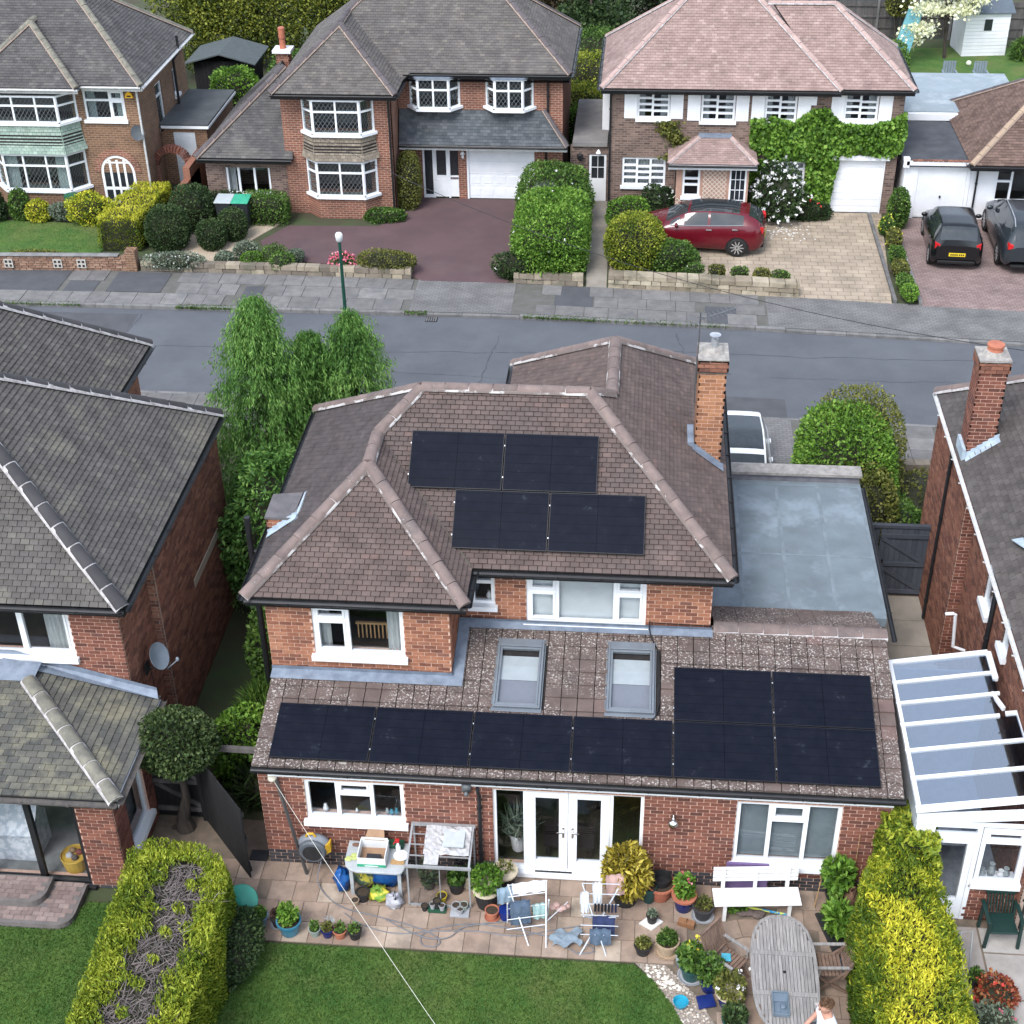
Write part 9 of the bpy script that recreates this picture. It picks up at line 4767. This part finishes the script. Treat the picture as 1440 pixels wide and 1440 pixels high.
gc=thing('plastic_chair','dark green plastic garden chair outside the conservatory','chair',(12.62,-.82,0),R(2));GCH=M('chair_green',(.010,.034,.029),(.008,.028,.024),rough=.45)

q=MB();q.box(-.24,.24,-.24,.22,.36,.40);obj('seat',q,GCH,gc,W=False,bevel=.02)

for k in range(9):

    q=MB();x=-.2+k*.05;q.bar((x,.2,.42),(x*1.05,.3,.78),.03,.02,up=(1,0,0));obj('back_slat',q,GCH,gc,W=False)

q=MB();q.box(-.26,.26,.28,.33,.78,.86);obj('back_top',q,GCH,gc,W=False,bevel=.02)

for s in (-1,1):

    q=MB();q.box(s*.28-.035,s*.28+.035,-.24,.3,.6,.63);obj('arm',q,GCH,gc,W=False,bevel=.012)

    for y in (-.22,.24):

        q=MB();q.bar((s*.28,y,0),(s*.26,y,.62),.05,.05,up=(0,1,0));obj('leg',q,GCH,gc,W=False)

bush('flower_tub','red leaved and flowering plants beside the yellow hedge','plant',(12.3,-2.2,.25),(.32,.3,.28),L_RED,900,.07,flowers=(FRED,10,.05));bush('flower_tub','silvery and dark bedding plants at the bottom right corner','plant',(12.2,-2.65,.2),(.35,.3,.22),L_GRY,900,.07,flowers=(FPNK,4,.05));pot('plant_pot','black pot with a small plant just right of the yellow hedge',12.05,-1.85,.13,.22,BLKPOT,(L_MID,.12,.1,150,.07,{}))

item('walking_frame','grey metal frame leaning behind the yellow hedge','frame', lambda b:(b.tube([(11.75,-1.75,.0),(11.8,-1.4,.75),(12.0,-1.35,.75),(11.98,-1.7,0)],.014,6)),AL)

bc=bpy.data.objects

# plants glimpsed inside the french doors

pot('white_planter','white planter with a spiky palm behind the left door light',4.28,.55,.17,.4,WCER,(L_GRY,.28,.3,300,.35,{'aspect':12,'upb':.8}));bpy.data.objects['white_planter.001'].location.z=.12 if 'white_planter.001' in bc else 0

item('mesh_chair','dark ribbed seat behind the french door glass','chair', lambda b:([b.box(4.75,5.65,.6,.63,.2+k*.055,.24+k*.055) for k in range(9)],b.box(4.75,5.65,.35,.95,.4,.44),b.box(4.78,4.84,.4,.9,.12,.4),b.box(5.56,5.62,.4,.9,.12,.4)),TRIM)

# ------------------------------------------------------------------ person

def skin(name,nodes,edges,mat,parent,sub=2,root=0):

    me=bpy.data.meshes.new(name);me.from_pydata([n[0] for n in nodes],edges,[]);me.materials.append(mat)

    o=bpy.data.objects.new(name,me);COL.objects.link(o);o.parent=parent

    md=o.modifiers.new('skin','SKIN');md.use_smooth_shade=True

    for i,n in enumerate(nodes):

        sv=me.skin_vertices[0].data[i];r=n[1];sv.radius=(r,r) if not isinstance(r,tuple) else r;sv.use_root=(i==root)

    s_=o.modifiers.new('sub','SUBSURF');s_.levels=sub;s_.render_levels=sub

    return o

pe=thing('person','person with short brown hair in a white t-shirt standing at the oval table','person',(9.34,-3.72,0),R(196))

SKIN=M('skin',(.46,.25,.18),(.40,.21,.15),scale=5,rough=.55);

# local: +x is forward

N=[((0,0,.95),(.12,.15)),((0,0,1.12),(.11,.145)),((.01,0,1.32),(.12,.17)),((.01,0,1.42),(.09,.12)),((.03,0,1.49),.055),((.06,0,1.55),.062),((.075,0,1.62),(.092,.076)),((.07,0,1.69),(.095,.078)),((.06,0,1.735),(.06,.05)),

     ((0,.10,.88),.09),((.02,.11,.5),.062),((-.01,.11,.1),.042),((.10,.12,.035),.035),((0,-.10,.88),.09),((-.02,-.11,.5),.062),((-.05,-.11,.1),.042),((.06,-.12,.035),.035),

     ((.0,.19,1.40),.062),((.03,.25,1.15),.045),((.26,.17,1.05),.035),((.34,.13,1.06),(.03,.042)),((.0,-.19,1.40),.062),((.04,-.25,1.15),.045),((.27,-.14,1.06),.035),((.35,-.08,1.07),(.03,.042)),

     ((.165,0,1.605),.014),((.06,.083,1.62),.018),((.06,-.083,1.62),.018)]

E_=[(0,1),(1,2),(2,3),(3,4),(4,5),(5,6),(6,7),(7,8),(0,9),(9,10),(10,11),(11,12),(0,13),(13,14),(14,15),(15,16),(3,17),(17,18),(18,19),(19,20),(3,21),(21,22),(22,23),(23,24),(6,25),(6,26),(6,27)]

for base,sy in ((20,1),(24,-1)):

    p=N[base][0]

    for j in range(4):

        o0=len(N);y=p[1]+(.028-.019*j)*1.0;L_=(.055,.065,.06,.045)[j]

        N+=[((p[0]+.045,y,p[2]+.012),.0095),((p[0]+.045+L_*.6,y-sy*.008,p[2]+.002),.009),((p[0]+.045+L_*.85,y-sy*.02,p[2]-.022),.0085)];E_+=[(base,o0),(o0,o0+1),(o0+1,o0+2)]

    o0=len(N);N+=[((p[0]+.01,p[1]-sy*.045,p[2]+.015),.011),((p[0]+.05,p[1]-sy*.06,p[2]+.012),.0095)];E_+=[(base,o0),(o0,o0+1)]

skin('body',N,E_,SKIN,pe)

TS=[((0,0,.92),(.15,.185)),((0,0,1.1),(.14,.175)),((.01,0,1.3),(.145,.20)),((.01,0,1.41),(.105,.14)),((.025,0,1.455),(.07,.075)),((.0,.19,1.40),.085),((.015,.235,1.24),.075),((.0,-.19,1.40),.085),((.02,-.235,1.24),.075)]

skin('t_shirt',TS,[(0,1),(1,2),(2,3),(3,4),(3,5),(5,6),(3,7),(7,8)],M('tshirt_white',(.74,.75,.77),(.68,.69,.72),rough=.95),pe)

TR=[((0,0,.96),(.145,.17)),((0,.1,.86),.105),((.02,.11,.5),.08),((-.01,.11,.1),.07),((0,-.1,.86),.105),((-.02,-.11,.5),.08),((-.05,-.11,.1),.07)]

skin('trousers',TR,[(0,1),(1,2),(2,3),(0,4),(4,5),(5,6)],M('trousers_grey',(.06,.065,.075),rough=.95),pe)

hp,hd=shell((.045,0,1.675),(.108,.088,.098),2600,2.0,3,.05,.12);Mp=WM[pe.name]

keep=(hp[:,2]>1.665)|(hp[:,0]<.01);hp,hd=hp[keep],hd[keep]

HAIR=leafmat('hair_brown',[(0,(.05,.026,.014)),(.5,(.10,.055,.03)),(1,(.17,.10,.06))],trans=.05)

cvs,cfs=ell_core((.042,0,1.68),(.108,.088,.096),2.0,.96,16,10)

cfs=[f for f in cfs if np.mean([cvs[i][2] for i in f])>1.665 or np.mean([cvs[i][0] for i in f])<.01]

o_=leafmesh('hair',hp,hd*.3+np.array([-.6,0,-.3]),.035,3.5,.35,mats=[HAIR,M('hair_base',(.08,.045,.026),rough=.7)],core=(cvs,cfs));o_.parent=pe

for s in (1,-1):

    q=MB();q.ell((.155,s*.032,1.632),(.01,.013,.008),8,5);obj('eye',q,M('eye_dark',(.03,.02,.015),rough=.2),pe,W=False)

    q=MB();q.ell((.1,s*.1,.03),(.14,.05,.04),10,6);obj('shoe',q,BLKPOT,pe,W=False,smooth=True)

q=MB();q.ell((.158,0,1.572),(.01,.025,.006),8,5);obj('mouth',q,M('lips',(.35,.13,.11),rough=.5),pe,W=False)

q=MB();q.box(.36,.48,-.10,.16,1.055,1.085);q.box(.40,.44,-.06,.12,1.085,1.10);rc_=obj('remote_controller',q,TRIM,bevel=.01);rc_.matrix_world=Mp;tag(rc_,'black hand-held controller held by the person','controller')
